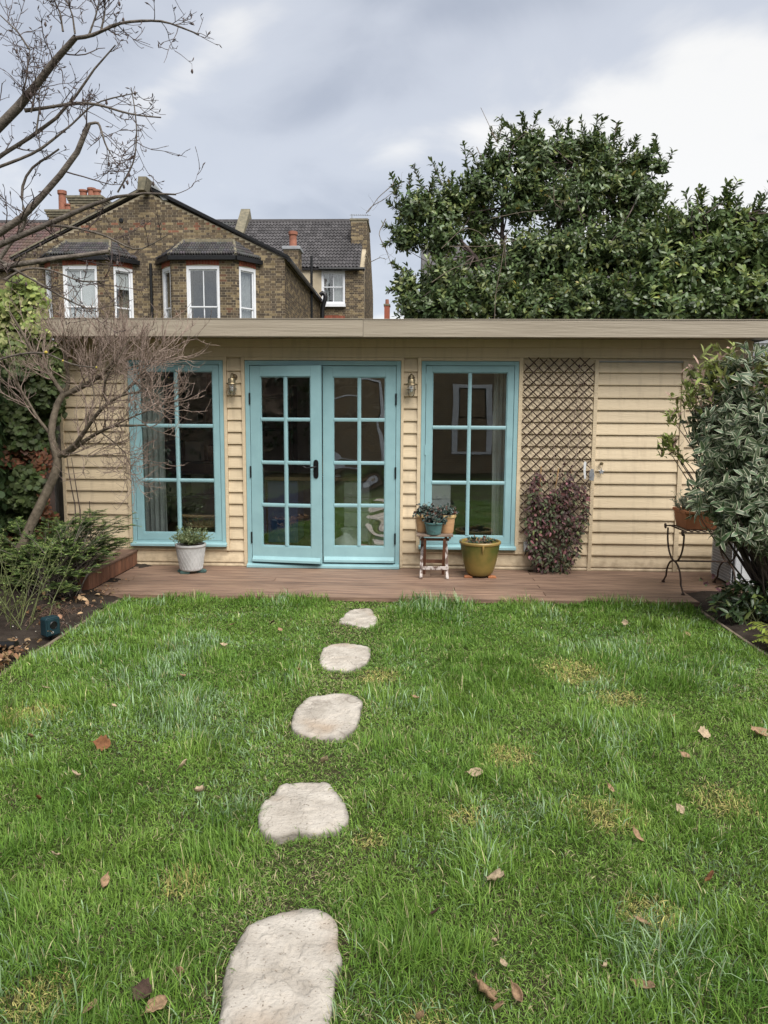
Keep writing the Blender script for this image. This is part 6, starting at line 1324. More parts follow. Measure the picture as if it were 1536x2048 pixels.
# slatted neighbour's screen beyond the end of the room
sf = thing('slatted_screen', (4.3, 9.5, 0), 'pale grey slatted screen beyond the end of the garden room', 'fence')
for x in (3.95, 5.6): MB().box((x, 9.52, 0), (x+.08, 9.6, 2.5)).build('post', 'lead', sf)
for k in range(33): MB().box((3.9, 9.48, .10+k*.075), (5.9, 9.518, .10+k*.075+.055)).build('slat', 'lead', sf)

# ------------------------------------------------------------------ evergreens behind the garden room
def evergreen(name, label, loc, lobes, dens, per, L, W, base, tipc, extra_tips, trunks):
    t = thing(name, loc, label, 'tree'); off = np.array(wloc(t))
    P, A = lobed_rosettes(lobes, dens, (.35, 1.0), .5); 
    ph = vnoise(P[:, 0]*2.2, P[:, 2]*2.2, 6)
    keep = ph+rng.random(len(P))*.5 > .27; P, A = P[keep], A[keep]
    def cf(m, k):
        c = tint(m, base, .35); y = (rng.random(len(P)) < .22)[k]; c[y] = tint(y.sum(), tipc, .3); yl = rng.random(m) < .006; c[yl] = tint(yl.sum(), (.30, .24, .05), .2); return c
    parts = [rosette_leaves(P, A, per, L, W, cf, (.35, 1.45), .20, .25, (-.1, .6), leaves6)]
    # the topmost shoot in every hand's breadth of outline runs on beyond the crown
    extra_tips = list(extra_tips); bins = np.floor(P[:, 0]/.14).astype(int)
    for b_ in np.unique(bins):
        k_ = np.where(bins == b_)[0]; i_ = k_[np.argmax(P[k_, 2])]
        if rng.random() < .8: d_ = nrm(np.array([rng.normal()*.45, rng.normal()*.3, 1.0])); extra_tips.append((P[i_]-d_*.1, P[i_]+d_*rng.uniform(.08, .34)))
    if len(extra_tips):
        # leafy leading shoots that stand clear of the crown
        for p0, p1 in extra_tips:
            q = np.linspace(0.1, 1, 9)[:, None]; pts = p0*(1-q)+p1*q; ax = np.repeat(nrm((p1-p0)[None]), 9, 0); parts.append(rosette_leaves(pts, ax, 4, L, (W[0]*.85, W[1]*.85), lambda m, k: tint(m, base, .3, tipc, .3), (.5, 1.1), .02, .22, (.1, .5), leaves6))
    V, F, C = join(parts); np_obj('crown', np_mesh('crown', V-off, F, C), 'leaf_gloss', t)
    tp = [resample(tr, 12) for tr in trunks]; R = [np.linspace(.09, .022, 12)]*len(tp)
    tip = P[rng.choice(len(P), 190)]; allt = np.array(tp)[:, 4:].reshape(-1, 3); cand = allt[rng.integers(0, len(allt), (190, 14))]; src = cand[np.arange(190), np.argmin(np.linalg.norm(cand-tip[:, None], axis=2), 1)]; mid = src*.5+tip*.5+rng.normal(size=tip.shape)*.15; q = np.linspace(0, 1, 12)[None, :, None]
    BP = (1-q)**2*src[:, None]+2*q*(1-q)*mid[:, None]+q*q*tip[:, None]
    ex = [(p0*(1-np.linspace(0, 1, 12)[:, None])+p1*np.linspace(0, 1, 12)[:, None]) for p0, p1 in extra_tips]
    allp = [np.array(tp), BP]+([np.array(ex)] if ex else []); rr = [np.array(R), np.repeat(np.linspace(.014, .004, 12)[None], 190, 0)]+([np.full((len(ex), 12), .006)] if ex else [])
    V, F = tubes(np.concatenate(allp), np.concatenate(rr), 5); np_obj('trunk', np_mesh('trunk', V-off, F), 'twig_dark', t); return t
def LB(px, py, y, rpx): return (at(px, py, y), np.array([1.0, 1.0, .92])*rpx*y/FOC)
lobA = [LB(*q) for q in [(835, 415, 12.2, 48), (812, 470, 12.2, 36), (815, 565, 12.2, 34), (835, 610, 12, 48), (900, 410, 12.4, 48), (880, 470, 12.3, 50), (890, 560, 12, 58), (900, 620, 11.8, 60), (955, 375, 12.6, 48), (1000, 325, 12.6, 38), (1052, 285, 12.6, 36), (1075, 330, 12.5, 55),
    (1045, 395, 12.4, 60), (960, 440, 12.8, 45), (980, 590, 11.9, 70), (1060, 520, 12.2, 75), (1070, 620, 11.8, 70), (1130, 305, 12.5, 42), (1140, 400, 12.4, 75), (1185, 295, 12.5, 38), (1210, 350, 12.4, 62), (1150, 500, 12.1, 75), (1160, 600, 11.7, 75), (1270, 335, 12.4, 42), (1262, 410, 12.3, 62), (1250, 500, 12, 75), (1250, 600, 11.6, 75), (1310, 380, 12.3, 24), (1335, 455, 12.1, 42), (1330, 510, 11.9, 55), (1320, 330, 12.4, 18), (960, 510, 12.6, 45)]]
def sh(a, b, y): return (at(*a, y), at(*b, y))
tipsA = [sh((1050, 290), (1042, 238), 12.6), (sh((1062, 280), (1085, 262), 12.6)), sh((1175, 285), (1162, 240), 12.5), sh((1185, 285), (1196, 232), 12.5), sh((1218, 310), (1235, 268), 12.5), sh((1295, 340), (1305, 295), 12.4), sh((1325, 350), (1346, 303), 12.4), sh((1030, 290), (1010, 272), 12.6), sh((985, 320), (968, 305), 12.6), sh((900, 380), (905, 345), 12.4), sh((945, 350), (948, 336), 12.6),
         sh((820, 395), (818, 355), 12.2), sh((795, 420), (775, 402), 12.2), sh((790, 460), (768, 450), 12.2), sh((795, 475), (770, 490), 12.2), sh((800, 540), (786, 525), 12.2), sh((800, 580), (776, 580), 12.1), sh((1110, 275), (1125, 258), 12.5), sh((1235, 320), (1262, 285), 12.4), sh((1330, 400), (1338, 370), 12.3), sh((860, 385), (870, 360), 12.3)]
ev = evergreen('evergreen_tree', 'tall glossy evergreen behind the garden room with bare vine stems tangled through it', (2.2, 12.4, 0), lobA, 118, 9, (.068, .118), (.027, .043), (0.098, 0.142, 0.052), (0.195, 0.235, 0.075), tipsA,
    [[(2.2, 12.4, 0), (2.1, 12.4, 2), at(1100, 560, 12.4), at(1120, 430, 12.4), at(1150, 330, 12.4)], [(1.7, 12.4, 0), (1.6, 12.4, 2), at(1000, 580, 12.4), at(930, 480, 12.4), at(860, 430, 12.4)], [(2.8, 12.4, 0), (2.8, 12.4, 2), at(1200, 560, 12.2), at(1230, 450, 12.2), at(1280, 370, 12.3)], [(1.8, 12.4, 0), (1.9, 12.4, 2), at(1010, 560, 12.5), at(1000, 440, 12.6), at(1010, 350, 12.6)]])
# old vine stems trailing through and off the crown
vs = []
for pts in ([(985, 262, 12.4), (1000, 300, 12.2), (960, 215, 12.5)], [(790, 365, 12), (755, 395, 11.9), (735, 420, 11.9)], [(772, 435, 11.9), (758, 470, 11.8), (765, 500, 11.8), (788, 540, 11.8)], [(880, 500, 11.5), (930, 455, 11.5), (965, 470, 11.5), (990, 500, 11.5)], [(900, 495, 11.4), (980, 490, 11.4), (1040, 480, 11.5)], [(1010, 490, 11.3), (1014, 460, 11.3), (1008, 500, 11.3), (1012, 540, 11.3)],
             [(985, 640, 11), (992, 580, 11), (1000, 540, 11), (1010, 470, 11.3)], [(860, 560, 11.2), (900, 535, 11.2), (950, 525, 11.2), (1000, 510, 11.3)], [(1110, 370, 11.6), (1105, 400, 11.6), (1120, 420, 11.6)], [(1090, 395, 11.6), (1108, 405, 11.6), (1135, 408, 11.6)], [(980, 430, 11.6), (1040, 425, 11.6), (1090, 420, 11.6)], [(955, 290, 12.4), (968, 320, 12.3)], [(735, 530, 11.8), (760, 515, 11.8), (775, 520, 11.8)], [(735, 425, 11.9), (745, 412, 11.9), (770, 400, 12), (800, 372, 12)]):
    vs.append(resample([at(*p)+rng.normal(size=3)*.02 for p in pts], 12))
vs = np.array(vs); vr = np.repeat(np.linspace(.007, .0035, 12)[None], len(vs), 0); c1, r1 = grow(vs, vr, 3, (.12, .35), (.5, 1.3), -.15, .35, n=7, rr=.6); V, F, _ = join([tubes(vs, vr, 5), tubes(c1, r1, 3)])
np_obj('vine_stem', np_mesh('vine_stem', V-np.array(wloc(ev)), F), 'bark_brown', ev, 'stuff')
lobB = [LB(*q) for q in [(1385, 455, 11.2, 45), (1395, 530, 11, 62), (1350, 560, 11, 55), (1350, 620, 10.8, 60), (1420, 610, 10.8, 70), (1450, 440, 11.2, 45), (1470, 500, 11, 60), (1500, 590, 10.8, 75), (1510, 450, 11.2, 40), (1545, 500, 11, 65), (1570, 600, 10.8, 75), (1600, 460, 11.2, 60), (1640, 560, 11, 80), (1430, 510, 11.2, 60), (1320, 510, 11.4, 50), (1362, 478, 11.3, 40), (1700, 500, 11, 90), (1310, 610, 10.9, 60)]]
tipsB = [sh((1385, 440), (1370, 385), 11.2), sh((1395, 430), (1405, 390), 11.2), sh((1450, 420), (1462, 376), 11.2), sh((1465, 430), (1480, 390), 11.2), sh((1500, 440), (1512, 400), 11.2), sh((1530, 460), (1530, 425), 11.2), sh((1430, 440), (1425, 415), 11.2), sh((1350, 470), (1340, 425), 11.3), sh((1560, 450), (1575, 400), 11.2)]
evergreen('evergreen_tree', 'broader lighter evergreen hiding the rendered house, at the slatted screen end', (5.0, 11.2, 0), lobB, 112, 9, (.075, .13), (.031, .049), (0.108, 0.158, 0.054), (0.225, 0.28, 0.08), tipsB,
    [[(4.6, 11.1, 0), (4.5, 11.1, 2), at(1400, 580, 11.1), at(1400, 500, 11.1), at(1400, 440, 11.1)], [(5.0, 11.1, 0), (5.0, 11.1, 2), at(1480, 580, 11), at(1480, 500, 11), at(1490, 430, 11.1)], [(5.6, 11.1, 0), (5.7, 11.1, 2), at(1580, 580, 11), at(1600, 480, 11), at(1620, 430, 11.1)]])

# ------------------------------------------------------------------ what stands behind the camera (mirrored in the panes)
def brick_tex(n, l, mp, out, b):
    bt = n.new('ShaderNodeTexBrick'); bt.inputs['Scale'].default_value = 4.4; bt.inputs['Color1'].default_value = (.24, .16, .085, 1); bt.inputs['Color2'].default_value = (.13, .09, .055, 1); bt.inputs['Mortar'].default_value = (.34, .28, .2, 1); bt.inputs['Mortar Size'].default_value = .025
    mp2 = n.new('ShaderNodeMapping'); mp2.inputs['Rotation'].default_value = (PI/2, 0, 0); t = [x for x in n if x.bl_idname == 'ShaderNodeTexCoord'][0]; l.new(t.outputs['Object'], mp2.inputs[0]); l.new(mp2.outputs[0], bt.inputs['Vector']); return bt.outputs[0]
mat('brick_far', (1, 1, 1), rough=.9, extra=brick_tex)
bh = thing('home', (0, -7, 0), 'brick house at the other end of the garden, mirrored in the window behind the stool', 'house')
MB().box((-3.4, -7.3, -.1), (6.0, -7.0, 7.5)).build('wall', 'brick_far', bh)
quad_slab([(-3.6, -6.8, 7.5), (6.2, -6.8, 7.5), (6.2, -11, 10.5), (-3.6, -11, 10.5)][::-1], .1, 'roof', 'tile_grey', bh)
sash_window(bh, (0, -6.97, 0), (-1, 0), (0, 1), -2.35, -1.15, .5, 2.55, nbar=0, arch=False, fw_=.17)
sash_window(bh, (0, -6.97, 0), (-1, 0), (0, 1), .8, 2.6, .1, 2.4, nbar=1, arch=False, fw_=.2, back=-.13, blind=.7)  # unseen window; wide white frame and blind added for pale reflections in door
MB().box((-9, -9.0, -.1), (-3.45, -8.6, 4.6)).build('extension_wall', 'brick_far', bh)
hg = thing('boundary_hedge', (-6.5, -4.5, 0), 'dark evergreen hedge at the house end of the garden', 'hedge')
P, A = lobed_rosettes([((-4.6-1.0*k, -5.4+.25*(k % 2), 1.3+.9*j), (.85, .7, .8)) for k in range(6) for j in range(3)], 9, (.6, 1.05), .3)
V, F, C = rosette_leaves(P, A, 8, (.11, .17), (.05, .07), lambda m, k: tint(m, (.03, .05, .018), .35), fn=leaves6); np_obj('foliage', np_mesh('foliage', V-np.array(wloc(hg)), F, C), 'leaf_gloss', hg)
MB().box((-10, -5.7, 0), (-4.2, -5.2, 3.3)).build('dark_core', 'twig_dark', hg)  # solid dark core inside the hedge leaves
# ------------------------------------------------------------------ grass
MOSS = [(at(360, 1745, 0)[0], 0, 0)] if False else []
def gnd(px, py, z=0.03):
    d = fw*FOC+rt*(px-768)-up*(py-1024); return np.array([0, 0, EYE])+d*((z-EYE)/d[2])
PATCH = [(gnd(*p)[:2], r) for p, r in (((365, 1755), .09), ((1240, 1392), .13), ((1150, 1340), .22), ((1015, 1503), .12), ((1450, 1595), .13), ((1215, 1620), .14), ((740, 1680), .06), ((80, 1990), .10), ((60, 1425), .16), ((850, 2040), .08), ((760, 1350), .12), ((1300, 1820), .10), ((930, 1630), .08))]
def density(y): return np.interp(y, [1.3, 2.5, 4.0, 6.6], [15500, 12500, 8600, 5600])
N0 = 15500; A_ = []
BX = []; 
for y0 in np.arange(1.3, 6.55, .25):
    y1 = y0+.25; lo, hi = max(LX0, -.537*y1-.7), min(LX1, .467*y1+.7); n = int((hi-lo)*.25*density(y0+.12)); BX.append(np.stack([rng.uniform(lo, hi, n), rng.uniform(y0, y1, n)], -1))
    for a, b in ((LX0, lo), (hi, LX1)):
        if b-a > .02: n = int((b-a)*.25*3000); BX.append(np.stack([rng.uniform(a, b, n), rng.uniform(y0, y1, n)], -1))
n = int(4.9*5.5*700); BX.append(np.stack([rng.uniform(LX0, LX1, n), rng.uniform(-4.2, 1.3, n)], -1))
XY = np.concatenate(BX); x, y = XY[:, 0], XY[:, 1]
yend = 6.50+.04*(vnoise(x*6, x*0, 4)-.5)
xl = LX0+.03*(vnoise(y*6, y*0, 5)-.5); keep = (y < yend) & ~in_stone(x, y, -.012) & ~(in_stone(x, y, .003) & (rng.random(len(x)) < .6))
# worn ground between the stones and by the deck
path = np.exp(-((x+.42-.06*(y-4)*0)/.22)**2)
worn = path*(0.45+.75*vnoise(x*5, y*5, 21)); near = in_stone(x, y, .05)
bare = vnoise(x*2.3+5, y*2.3, 33); thin = np.clip((bare-.78)*3, 0, .5)
keep &= rng.random(len(x)) > np.clip(worn*.45, 0, .7)*np.where(y > 6.1, 1.15, 1)
keep &= rng.random(len(x)) > thin
x, y = x[keep], y[keep]; worn = worn[keep]; n = len(x)
h1 = vnoise(x*3.1, y*3.1, 41); h2 = vnoise(x*9, y*9, 42); h3 = vnoise(x*1.3, y*1.3, 43)
tuft = np.clip((.55*h1+.45*h2-.35)*2.2, 0, 1.2)
hgt = (.020+.048*tuft)*(1-.62*np.clip(worn, 0, 1))*rng.uniform(.55, 1.35, n)
hgt *= np.where(y > 6.25, 1.25, 1.0)*np.where((y > 6.2) & (np.abs(x+.4) < .3), .35, 1)
far = np.interp(y, [1.3, 3, 6.5], [1, 1.25, 2.0]); wid = rng.uniform(.0016, .0036, n)*far
# colours: fresh green, blue green coarse blades, straw
g1 = np.array((0.093, 0.205, 0.025)); g2 = np.array((0.228, 0.358, 0.062)); g3 = np.array((0.30, 0.42, 0.23)); straw = np.array((0.52, 0.47, 0.25)); yel = np.array((0.54, 0.48, 0.17))
mix_ = np.clip(.5*vnoise(x*2, y*2, 51)+.5*vnoise(x*7, y*7, 52)+rng.normal(size=n)*.22, 0, 1)[:, None]
c = g1*(1-mix_)+g2*mix_
blue = (vnoise(x*2.7+9, y*2.7, 61)+rng.normal(size=n)*.30 > 1.04); c[blue] = g3*(1+rng.uniform(-.2, .25, (blue.sum(), 1))); hgt[blue] *= 1.25; wid[blue] *= 1.25
sw = rng.random(n) < .045+.22*np.clip(worn, 0, 1); c[sw] = straw*(1+rng.uniform(-.35, .25, (sw.sum(), 1)))
for p, r in PATCH:
    dd = np.hypot(x-p[0], (y-p[1]))/r; k = (dd < 1.0+.4*rng.normal(size=n)*.6) & (rng.random(n) < .62); c[k] = yel*(1+rng.uniform(-.4, .3, (k.sum(), 1))); hgt[k] *= .55
c *= (1+rng.uniform(-.38, .38, (n, 1)))
dr = rng.uniform(0, 2*PI, n); lean_dir = vnoise(x*1.7, y*1.7, 71)*4*PI; dr = np.where(rng.random(n) < .55, lean_dir+rng.normal(size=n)*.9, dr)
nr = in_stone(x, y, .035); cc_ = np.array([q[0] for q in STONE_POLY]); ic = np.argmin((x[:, None]-cc_[:, 0])**2+(y[:, None]-cc_[:, 1])**2, 1); tow = np.arctan2(cc_[ic, 1]-y, cc_[ic, 0]-x); nr &= rng.random(n) < .6; dr = np.where(nr, tow+rng.normal(size=n)*.5, dr); hgt = np.where(nr, np.maximum(hgt, rng.uniform(.02, .05, n)), hgt)
u = np.stack([np.cos(dr), np.sin(dr), np.zeros(n)], -1); lean = np.abs(rng.normal(size=n))*.55+.12; lean = np.where(worn > .5, lean+.5, lean); lean = np.clip(lean, .05, 1.5)
z0 = .018*(vnoise(x*2, y*2, 3)+.5*vnoise(x*6, y*6, 4)+.25*vnoise(x*18, y*18, 5)-.6)
base = np.stack([x, y, z0-.004], -1); s = np.stack([-np.sin(dr+rng.normal(size=n)*.6), np.cos(dr), np.zeros(n)], -1); s = nrm(s)
L = hgt[:, None]*1.25
def bp(q):
    a = lean[:, None]*(q*1.25); return base+u*L*q*np.sin(a)+np.array([0, 0, 1.0])*L*q*np.cos(a*.92)
W = wid[:, None]
big_ = (y < 3.6) & (hgt > .03); parts = []
def pick(m, *a): return [q[m] for q in a]
b0, bA, bB, bC = base, bp(.38), bp(.74), bp(1.0); bM = bp(.6)
b_, A1, B1, C1, s1_, W1, c1_ = pick(big_, b0, bA, bB, bC, s, W, c); k = len(b_)
V = np.stack([b_-s1_*W1*.4, b_+s1_*W1*.4, A1-s1_*W1*.5, A1+s1_*W1*.5, B1-s1_*W1*.36, B1+s1_*W1*.36, C1], 1).reshape(-1, 3); o = (np.arange(k)*7)[:, None]
parts.append((V, [o+np.array([[4, 5, 6]]), (o[:, None]+np.array([[0, 1, 3, 2], [2, 3, 5, 4]])[None]).reshape(-1, 4)], np.repeat(c1_, 7, 0)))
b_, A1, C1, s1_, W1, c1_ = pick(~big_, b0, bM, bC, s, W, c); k = len(b_)
V = np.stack([b_-s1_*W1*.45, b_+s1_*W1*.45, A1-s1_*W1*.45, A1+s1_*W1*.45, C1], 1).reshape(-1, 3); o = (np.arange(k)*5)[:, None]
parts.append((V, [o+np.array([[2, 3, 4]]), o+np.array([[0, 1, 3, 2]])], np.repeat(c1_, 5, 0)))
# matted low growth: short, strongly bent fine blades, moss and straw close to the soil
TX = []
for y0 in np.arange(1.3, 6.5, .25):
    lo, hi = max(LX0, -.537*(y0+.25)-.65), min(LX1, .467*(y0+.25)+.65); m = int((hi-lo)*.25*np.interp(y0, [1.3, 3, 6.5], [17500, 12500, 8500])); TX.append(np.stack([rng.uniform(lo, hi, m), rng.uniform(y0, y0+.25, m)], -1))
tx, ty = np.concatenate(TX).T; ok = (ty < 6.49) & ~in_stone(tx, ty, -.006) & (rng.random(len(tx)) < np.clip(1.15-1.5*np.clip(vnoise(tx*6+3, ty*6, 83)-.62, 0, 1), 0, 1)); tx, ty = tx[ok], ty[ok]; m = len(tx)
twn = np.exp(-((tx+.42)/.22)**2)
tz = .018*(vnoise(tx*2, ty*2, 3)+.5*vnoise(tx*6, ty*6, 4)+.25*vnoise(tx*18, ty*18, 5)-.6)+rng.random(m)*.012
a_ = rng.uniform(0, 2*PI, m); u_ = np.stack([np.cos(a_), np.sin(a_), rng.uniform(.05, .9, m)], -1); u_ = nrm(u_); L_t = rng.uniform(.014, .036, (m, 1)); sd_ = nrm(np.cross(u_, np.array([0, 0, 1.0])+rng.normal(size=(m, 3))*.5)); Wt = rng.uniform(.0016, .0032, (m, 1))*np.interp(ty, [1.3, 3, 6.5], [1, 1.3, 2.1])[:, None]
p0 = np.stack([tx, ty, tz], -1); mixt = np.clip(.5*vnoise(tx*2, ty*2, 51)+.5*vnoise(tx*11, ty*11, 53)+rng.normal(size=m)*.25, 0, 1)[:, None]
ct = np.array((0.09, 0.20, 0.023))*(1-mixt)+np.array((0.235, 0.37, 0.066))*mixt
q = rng.random(m) < .05+.13*twn+.14*(vnoise(tx*4, ty*4, 85) > .72); ct[q] = np.array((0.40, 0.35, 0.19))*(1+rng.uniform(-.4, .3, (q.sum(), 1)))
for p, r in PATCH:
    q = (np.hypot(tx-p[0], ty-p[1])/r < 1.0+.25*rng.normal(size=m)) & (rng.random(m) < .72); ct[q] = yel*(1+rng.uniform(-.35, .3, (q.sum(), 1)))
ct *= (1+rng.uniform(-.25, .25, (m, 1)))
V = np.stack([p0, p0+u_*L_t*.5-sd_*Wt*.5+np.array([0, 0, .004]), p0+u_*L_t*.5+sd_*Wt*.5+np.array([0, 0, .004]), p0+u_*L_t], 1).reshape(-1, 3); o = (np.arange(m)*4)[:, None]
parts.append((V, [o+np.array([[0, 1, 3, 2]])], np.repeat(ct, 4, 0)))
V, F, C = join(parts); C = np.clip(C, 0, 1)
g = np_obj('grass', np_mesh('grass', V, F, C), 'grass_blade', kind='stuff'); tag(g, 'uneven green lawn grass with moss and straw', 'grass')
n = n+m
print('grass blades', n)

# ------------------------------------------------------------------ fallen leaves on the lawn
def dry_leaf(seed, broad=.55, curl=.6, jag=0.0):
    r = np.random.default_rng(seed); nu, nv = 9, 5; V = []
    for i in range(nu):
        t_ = i/(nu-1); w = broad*.5*math.sin(min(1, t_*1.08+.02)*PI)**.75*(1+jag*(.5 if i % 2 else -.35)); 
        for j in range(nv):
            q = (j-(nv-1)/2)/((nv-1)/2); xx = q*w
            zz = curl*.28*(t_-.5)**2*2+curl*.55*q*q*w+.03*r.normal()+.05*curl*math.sin(t_*5+seed+q)
            V.append((xx, t_-.5, zz))
    F = [(i*nv+j, i*nv+j+1, (i+1)*nv+j+1, (i+1)*nv+j) for i in range(nu-1) for j in range(nv-1)]
    # stalk
    k = len(V); V += [(-.008, .49, .02), (.008, .49, .02), (.006, .66, .05), (-.006, .66, .05)]; F.append((k, k+1, k+2, k+3))
    V = np.array(V); C = np.tile(np.array([[1.0, 1, 1]]), (len(V), 1))
    me = np_mesh('fallen_leaf', V, [np.array(F)], C); return me
DRY = []
for nm, colr in (('tan', (0.42, 0.27, 0.16)), ('pale', (0.56, 0.43, 0.28)), ('rust', (0.26, 0.115, 0.05)), ('dark', (0.10, 0.062, 0.045))):
    mat('dry_'+nm, colr, tuple(q*.6 for q in colr), rough=.7, scale=6, bump=.3, bscale=22, transl=.12, spec=.25)
MESH_L = [dry_leaf(1, .50, .9), dry_leaf(2, .62, .5), dry_leaf(3, .42, 1.2), dry_leaf(4, .80, .9, .45), dry_leaf(5, .66, .35)]
LV = {}
def fallen(px, py, size, kind, var, lab, rz=None, tiltx=None, z=.042):
    p = gnd(px, py, z); key = (var, kind)
    if key not in LV:
        me = MESH_L[var].copy(); me.name = 'fallen_leaf'; me.materials.clear(); me.materials.append(MATS['dry_'+kind]); LV[key] = me
    o = link_mesh('fallen_leaf', LV[key]); o.location = p; o.scale = (size*.9, size*.9, size*.9)
    o.rotation_euler = (rng.normal()*.5 if tiltx is None else tiltx, rng.normal()*.5, rng.uniform(0, 6.28) if rz is None else rz)
    md = o.modifiers.new('thick', 'SOLIDIFY'); md.thickness = .012
    tag(o, lab, 'leaf', 'fallen leaves on the lawn')
FL_ = [
 (648, 1522, .075, 'pale', 0, 'pale fallen leaf between the middle stone and the stained stone', .5), (403, 1580, .085, 'pale', 2, 'narrow pale leaf on the grass beside the stained stone', .3),
 (950, 1545, .085, 'pale', 1, 'pale bent leaf on the lawn level with the stained stone, below the glazed pot', 1.4), (203, 1487, .095, 'rust', 3, 'rust red crumpled leaf on the lawn, the reddest of all', 1.5),
 (62, 1473, .06, 'tan', 0, 'tan leaf at the lawn edge below the brown leaf litter', .2), (150, 1548, .06, 'pale', 2, 'small pale leaf below the rust red leaf', 1.3),
 (78, 1597, .05, 'rust', 0, 'small rust leaf sunk in long grass near the bed edge', .1), (110, 1709, .05, 'pale', 2, 'tiny cream leaf in the grass near the bed side, level with the stained stone', 2.6),
 (208, 1763, .075, 'tan', 2, 'slim upright tan leaf beside the yellow moss patch', .2), (310, 2012, .085, 'tan', 4, 'big oval tan leaf with clear veins beside the largest stone', 2.6),
 (285, 1983, .075, 'dark', 3, 'dark curled leaf just above the big oval leaf', 1.2), (360, 1946, .06, 'tan', 0, 'tan leaf with a bent stalk close to the largest stone', .1),
 (180, 2015, .06, 'tan', 1, 'tan leaf farthest from the stones at the near corner of the lawn', 2.9), (963, 1980, .105, 'tan', 3, 'big crumpled brown leaf with a raised tip on the near lawn', .6),
 (1035, 1985, .075, 'tan', 2, 'slender brown leaf beside the big crumpled leaf', .2), (997, 2013, .055, 'tan', 1, 'small folded leaf just in front of the big crumpled leaf', 1.1),
 (1007, 1927, .045, 'pale', 0, 'pale leaf curled upright behind the big crumpled leaf', .3), (988, 1882, .045, 'pale', 2, 'thin pale leaf standing in the grass behind the upright curled leaf', .1),
 (1288, 1972, .085, 'tan', 0, 'broad tan leaf lying flat, alone at the near lawn on the shrub side', .8), (1212, 1930, .06, 'pale', 2, 'narrow leaf standing on edge near the broad tan leaf', .1),
 (1283, 1842, .06, 'tan', 1, 'tan leaf with a torn end on the moss patch', 1.2), (1420, 1755, .065, 'rust', 0, 'brown leaf close to the lawn edging on the shrub side, near the front', 2.2),
 (990, 1757, .085, 'pale', 3, 'torn greenish pale leaf in the middle of the lawn', 1.0), (868, 1825, .06, 'dark', 1, 'dark leaf half hidden in grass beside the largest stone', 1.2),
 (840, 2035, .05, 'tan', 0, 'tan leaf tip at the very front of the lawn', .4), (1272, 1670, .07, 'tan', 2, 'long tan leaf lying aslant below the grey triangular leaf', .9),
 (1360, 1617, .055, 'pale', 1, 'pale triangular leaf beside the straw coloured patch', .1), (1405, 1467, .085, 'pale', 3, 'wide pale leaf on the lawn, beside the big ragged leaf', 1.6),
 (1515, 1465, .11, 'tan', 3, 'big ragged upright leaf at the lawn edge on the shrub side', .5), (1437, 1455, .045, 'dark', 1, 'small dark leaf between the wide pale leaf and the ragged leaf', 1.2),
 (1370, 1510, .06, 'tan', 1, 'round tan leaf below the wide pale leaf', .6), (1345, 1433, .05, 'rust', 0, 'small rust leaf above the wide pale leaf', 1.3),
 (365, 1352, .06, 'tan', 2, 'tan leaf level with the second stone, nearer the bed', .9), (545, 1245, .07, 'dark', 0, 'dark brown leaf beside the smallest stone', 1.2),
 (560, 1259, .06, 'tan', 1, 'tan leaf just below the dark leaf beside the smallest stone', .6), (447, 1290, .065, 'pale', 3, 'pale shrivelled leaf below the white pot', .2),
 (465, 1249, .06, 'tan', 0, 'tan leaf on the grass straight below the open door hinge', 1.2), (598, 1340, .05, 'rust', 2, 'thin rust leaf beside the second stone', .2),
 (92, 1375, .05, 'pale', 1, 'pale leaf at the lawn edge below the leaf litter heap', 1.8), (228, 1412, .05, 'pale', 2, 'little pale leaf above the rust red leaf', 1.0),
 (365, 1530, .07, 'pale', 1, 'pale leaf tangled in grass between rust red leaf and stained stone', 1.4), (275, 1485, .05, 'dark', 0, 'small dark leaf just beside the rust red leaf', 2.0),
 (1250, 1245, .06, 'pale', 3, 'pale leaf on the far lawn below the star ornament', 1.2), (1375, 1268, .06, 'tan', 1, 'tan leaf on the far lawn below the iron table', .4),
 (830, 1395, .06, 'tan', 2, 'tan leaf in short grass beside the middle stone', 1.0), (1220, 1575, .05, 'tan', 0, 'tan leaf beside the mossy patch in the middle of the lawn', .6)]
for (px, py, s_, k_, v_, lab, rz_) in FL_: fallen(px, py, s_, k_, v_, lab, rz_)
# leaf litter in the bed
n = 520; cpts = np.concatenate([np.array(gnd(25, 1335))[None]+rng.normal(size=(620, 3))*np.array([.14, .24, 0]), np.array(gnd(150, 1215))[None]+rng.normal(size=(60, 3))*np.array([.25, .2, 0]), np.array([-2.75, 6.75, 0])[None]+rng.normal(size=(70, 3))*np.array([.06, .3, 0])])
cpts = cpts[(cpts[:, 0] < LX0-.03) | ((cpts[:, 1] > 6.55) & (cpts[:, 0] > -2.84))]; n = len(cpts); onb = cpts[:, 0] > -2.84; cpts[:, 2] = np.where((cpts[:, 1] > 6.5) & onb, DZ+.006, .05+rng.random(n)*.05)
sz = np.where(cpts[:, 1] > 6.5, .022, 1)*rng.uniform(.03, .062, n); sz = np.where(cpts[:, 1] > 6.5, rng.uniform(.015, .03, n), sz)
V, F, C = leaves(cpts, nrm(rng.normal(size=(n, 3))*np.array([1, 1, .35])), nrm(rng.normal(size=(n, 3))*.45+np.array([0, 0, 1])), sz, sz*.6, tint(n, (0.30, 0.18, 0.10), .5, (0.48, 0.34, 0.2), .35), .5, rng.uniform(-.5, .9, n))
lo = np_obj('leaf_litter', np_mesh('leaf_litter', V, F, C), 'leaf_dry', kind='stuff'); tag(lo, 'dead brown leaves heaped on the soil beside the spotlight', 'leaf litter')
n = 260; pp_ = np.stack([rng.uniform(-3.5, LX0-.04, n), rng.uniform(4.2, 6.4, n), np.full(n, .055)], -1); sz = rng.uniform(.008, .02, n)
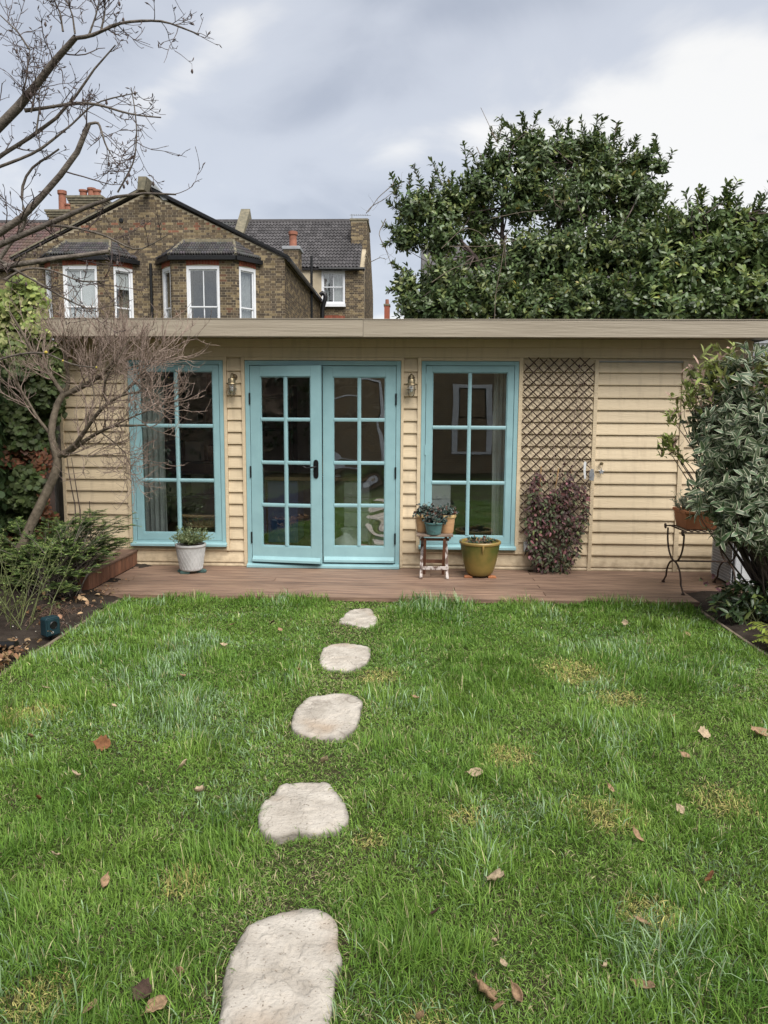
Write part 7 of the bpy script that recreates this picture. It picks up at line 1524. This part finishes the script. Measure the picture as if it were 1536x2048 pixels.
V, F, C = leaves(pp_, nrm(rng.normal(size=(n, 3))*np.array([1, 1, .3])), nrm(rng.normal(size=(n, 3))*.4+np.array([0, 0, 1])), sz, sz*.8, tint(n, (0.20, 0.15, 0.10), .5, (0.5, 0.48, 0.42), .25), .3, .3)
lo = np_obj('soil_debris', np_mesh('soil_debris', V, F, C), 'leaf_dry', kind='stuff'); tag(lo, 'small pale debris scattered on the dark bed soil', 'debris')
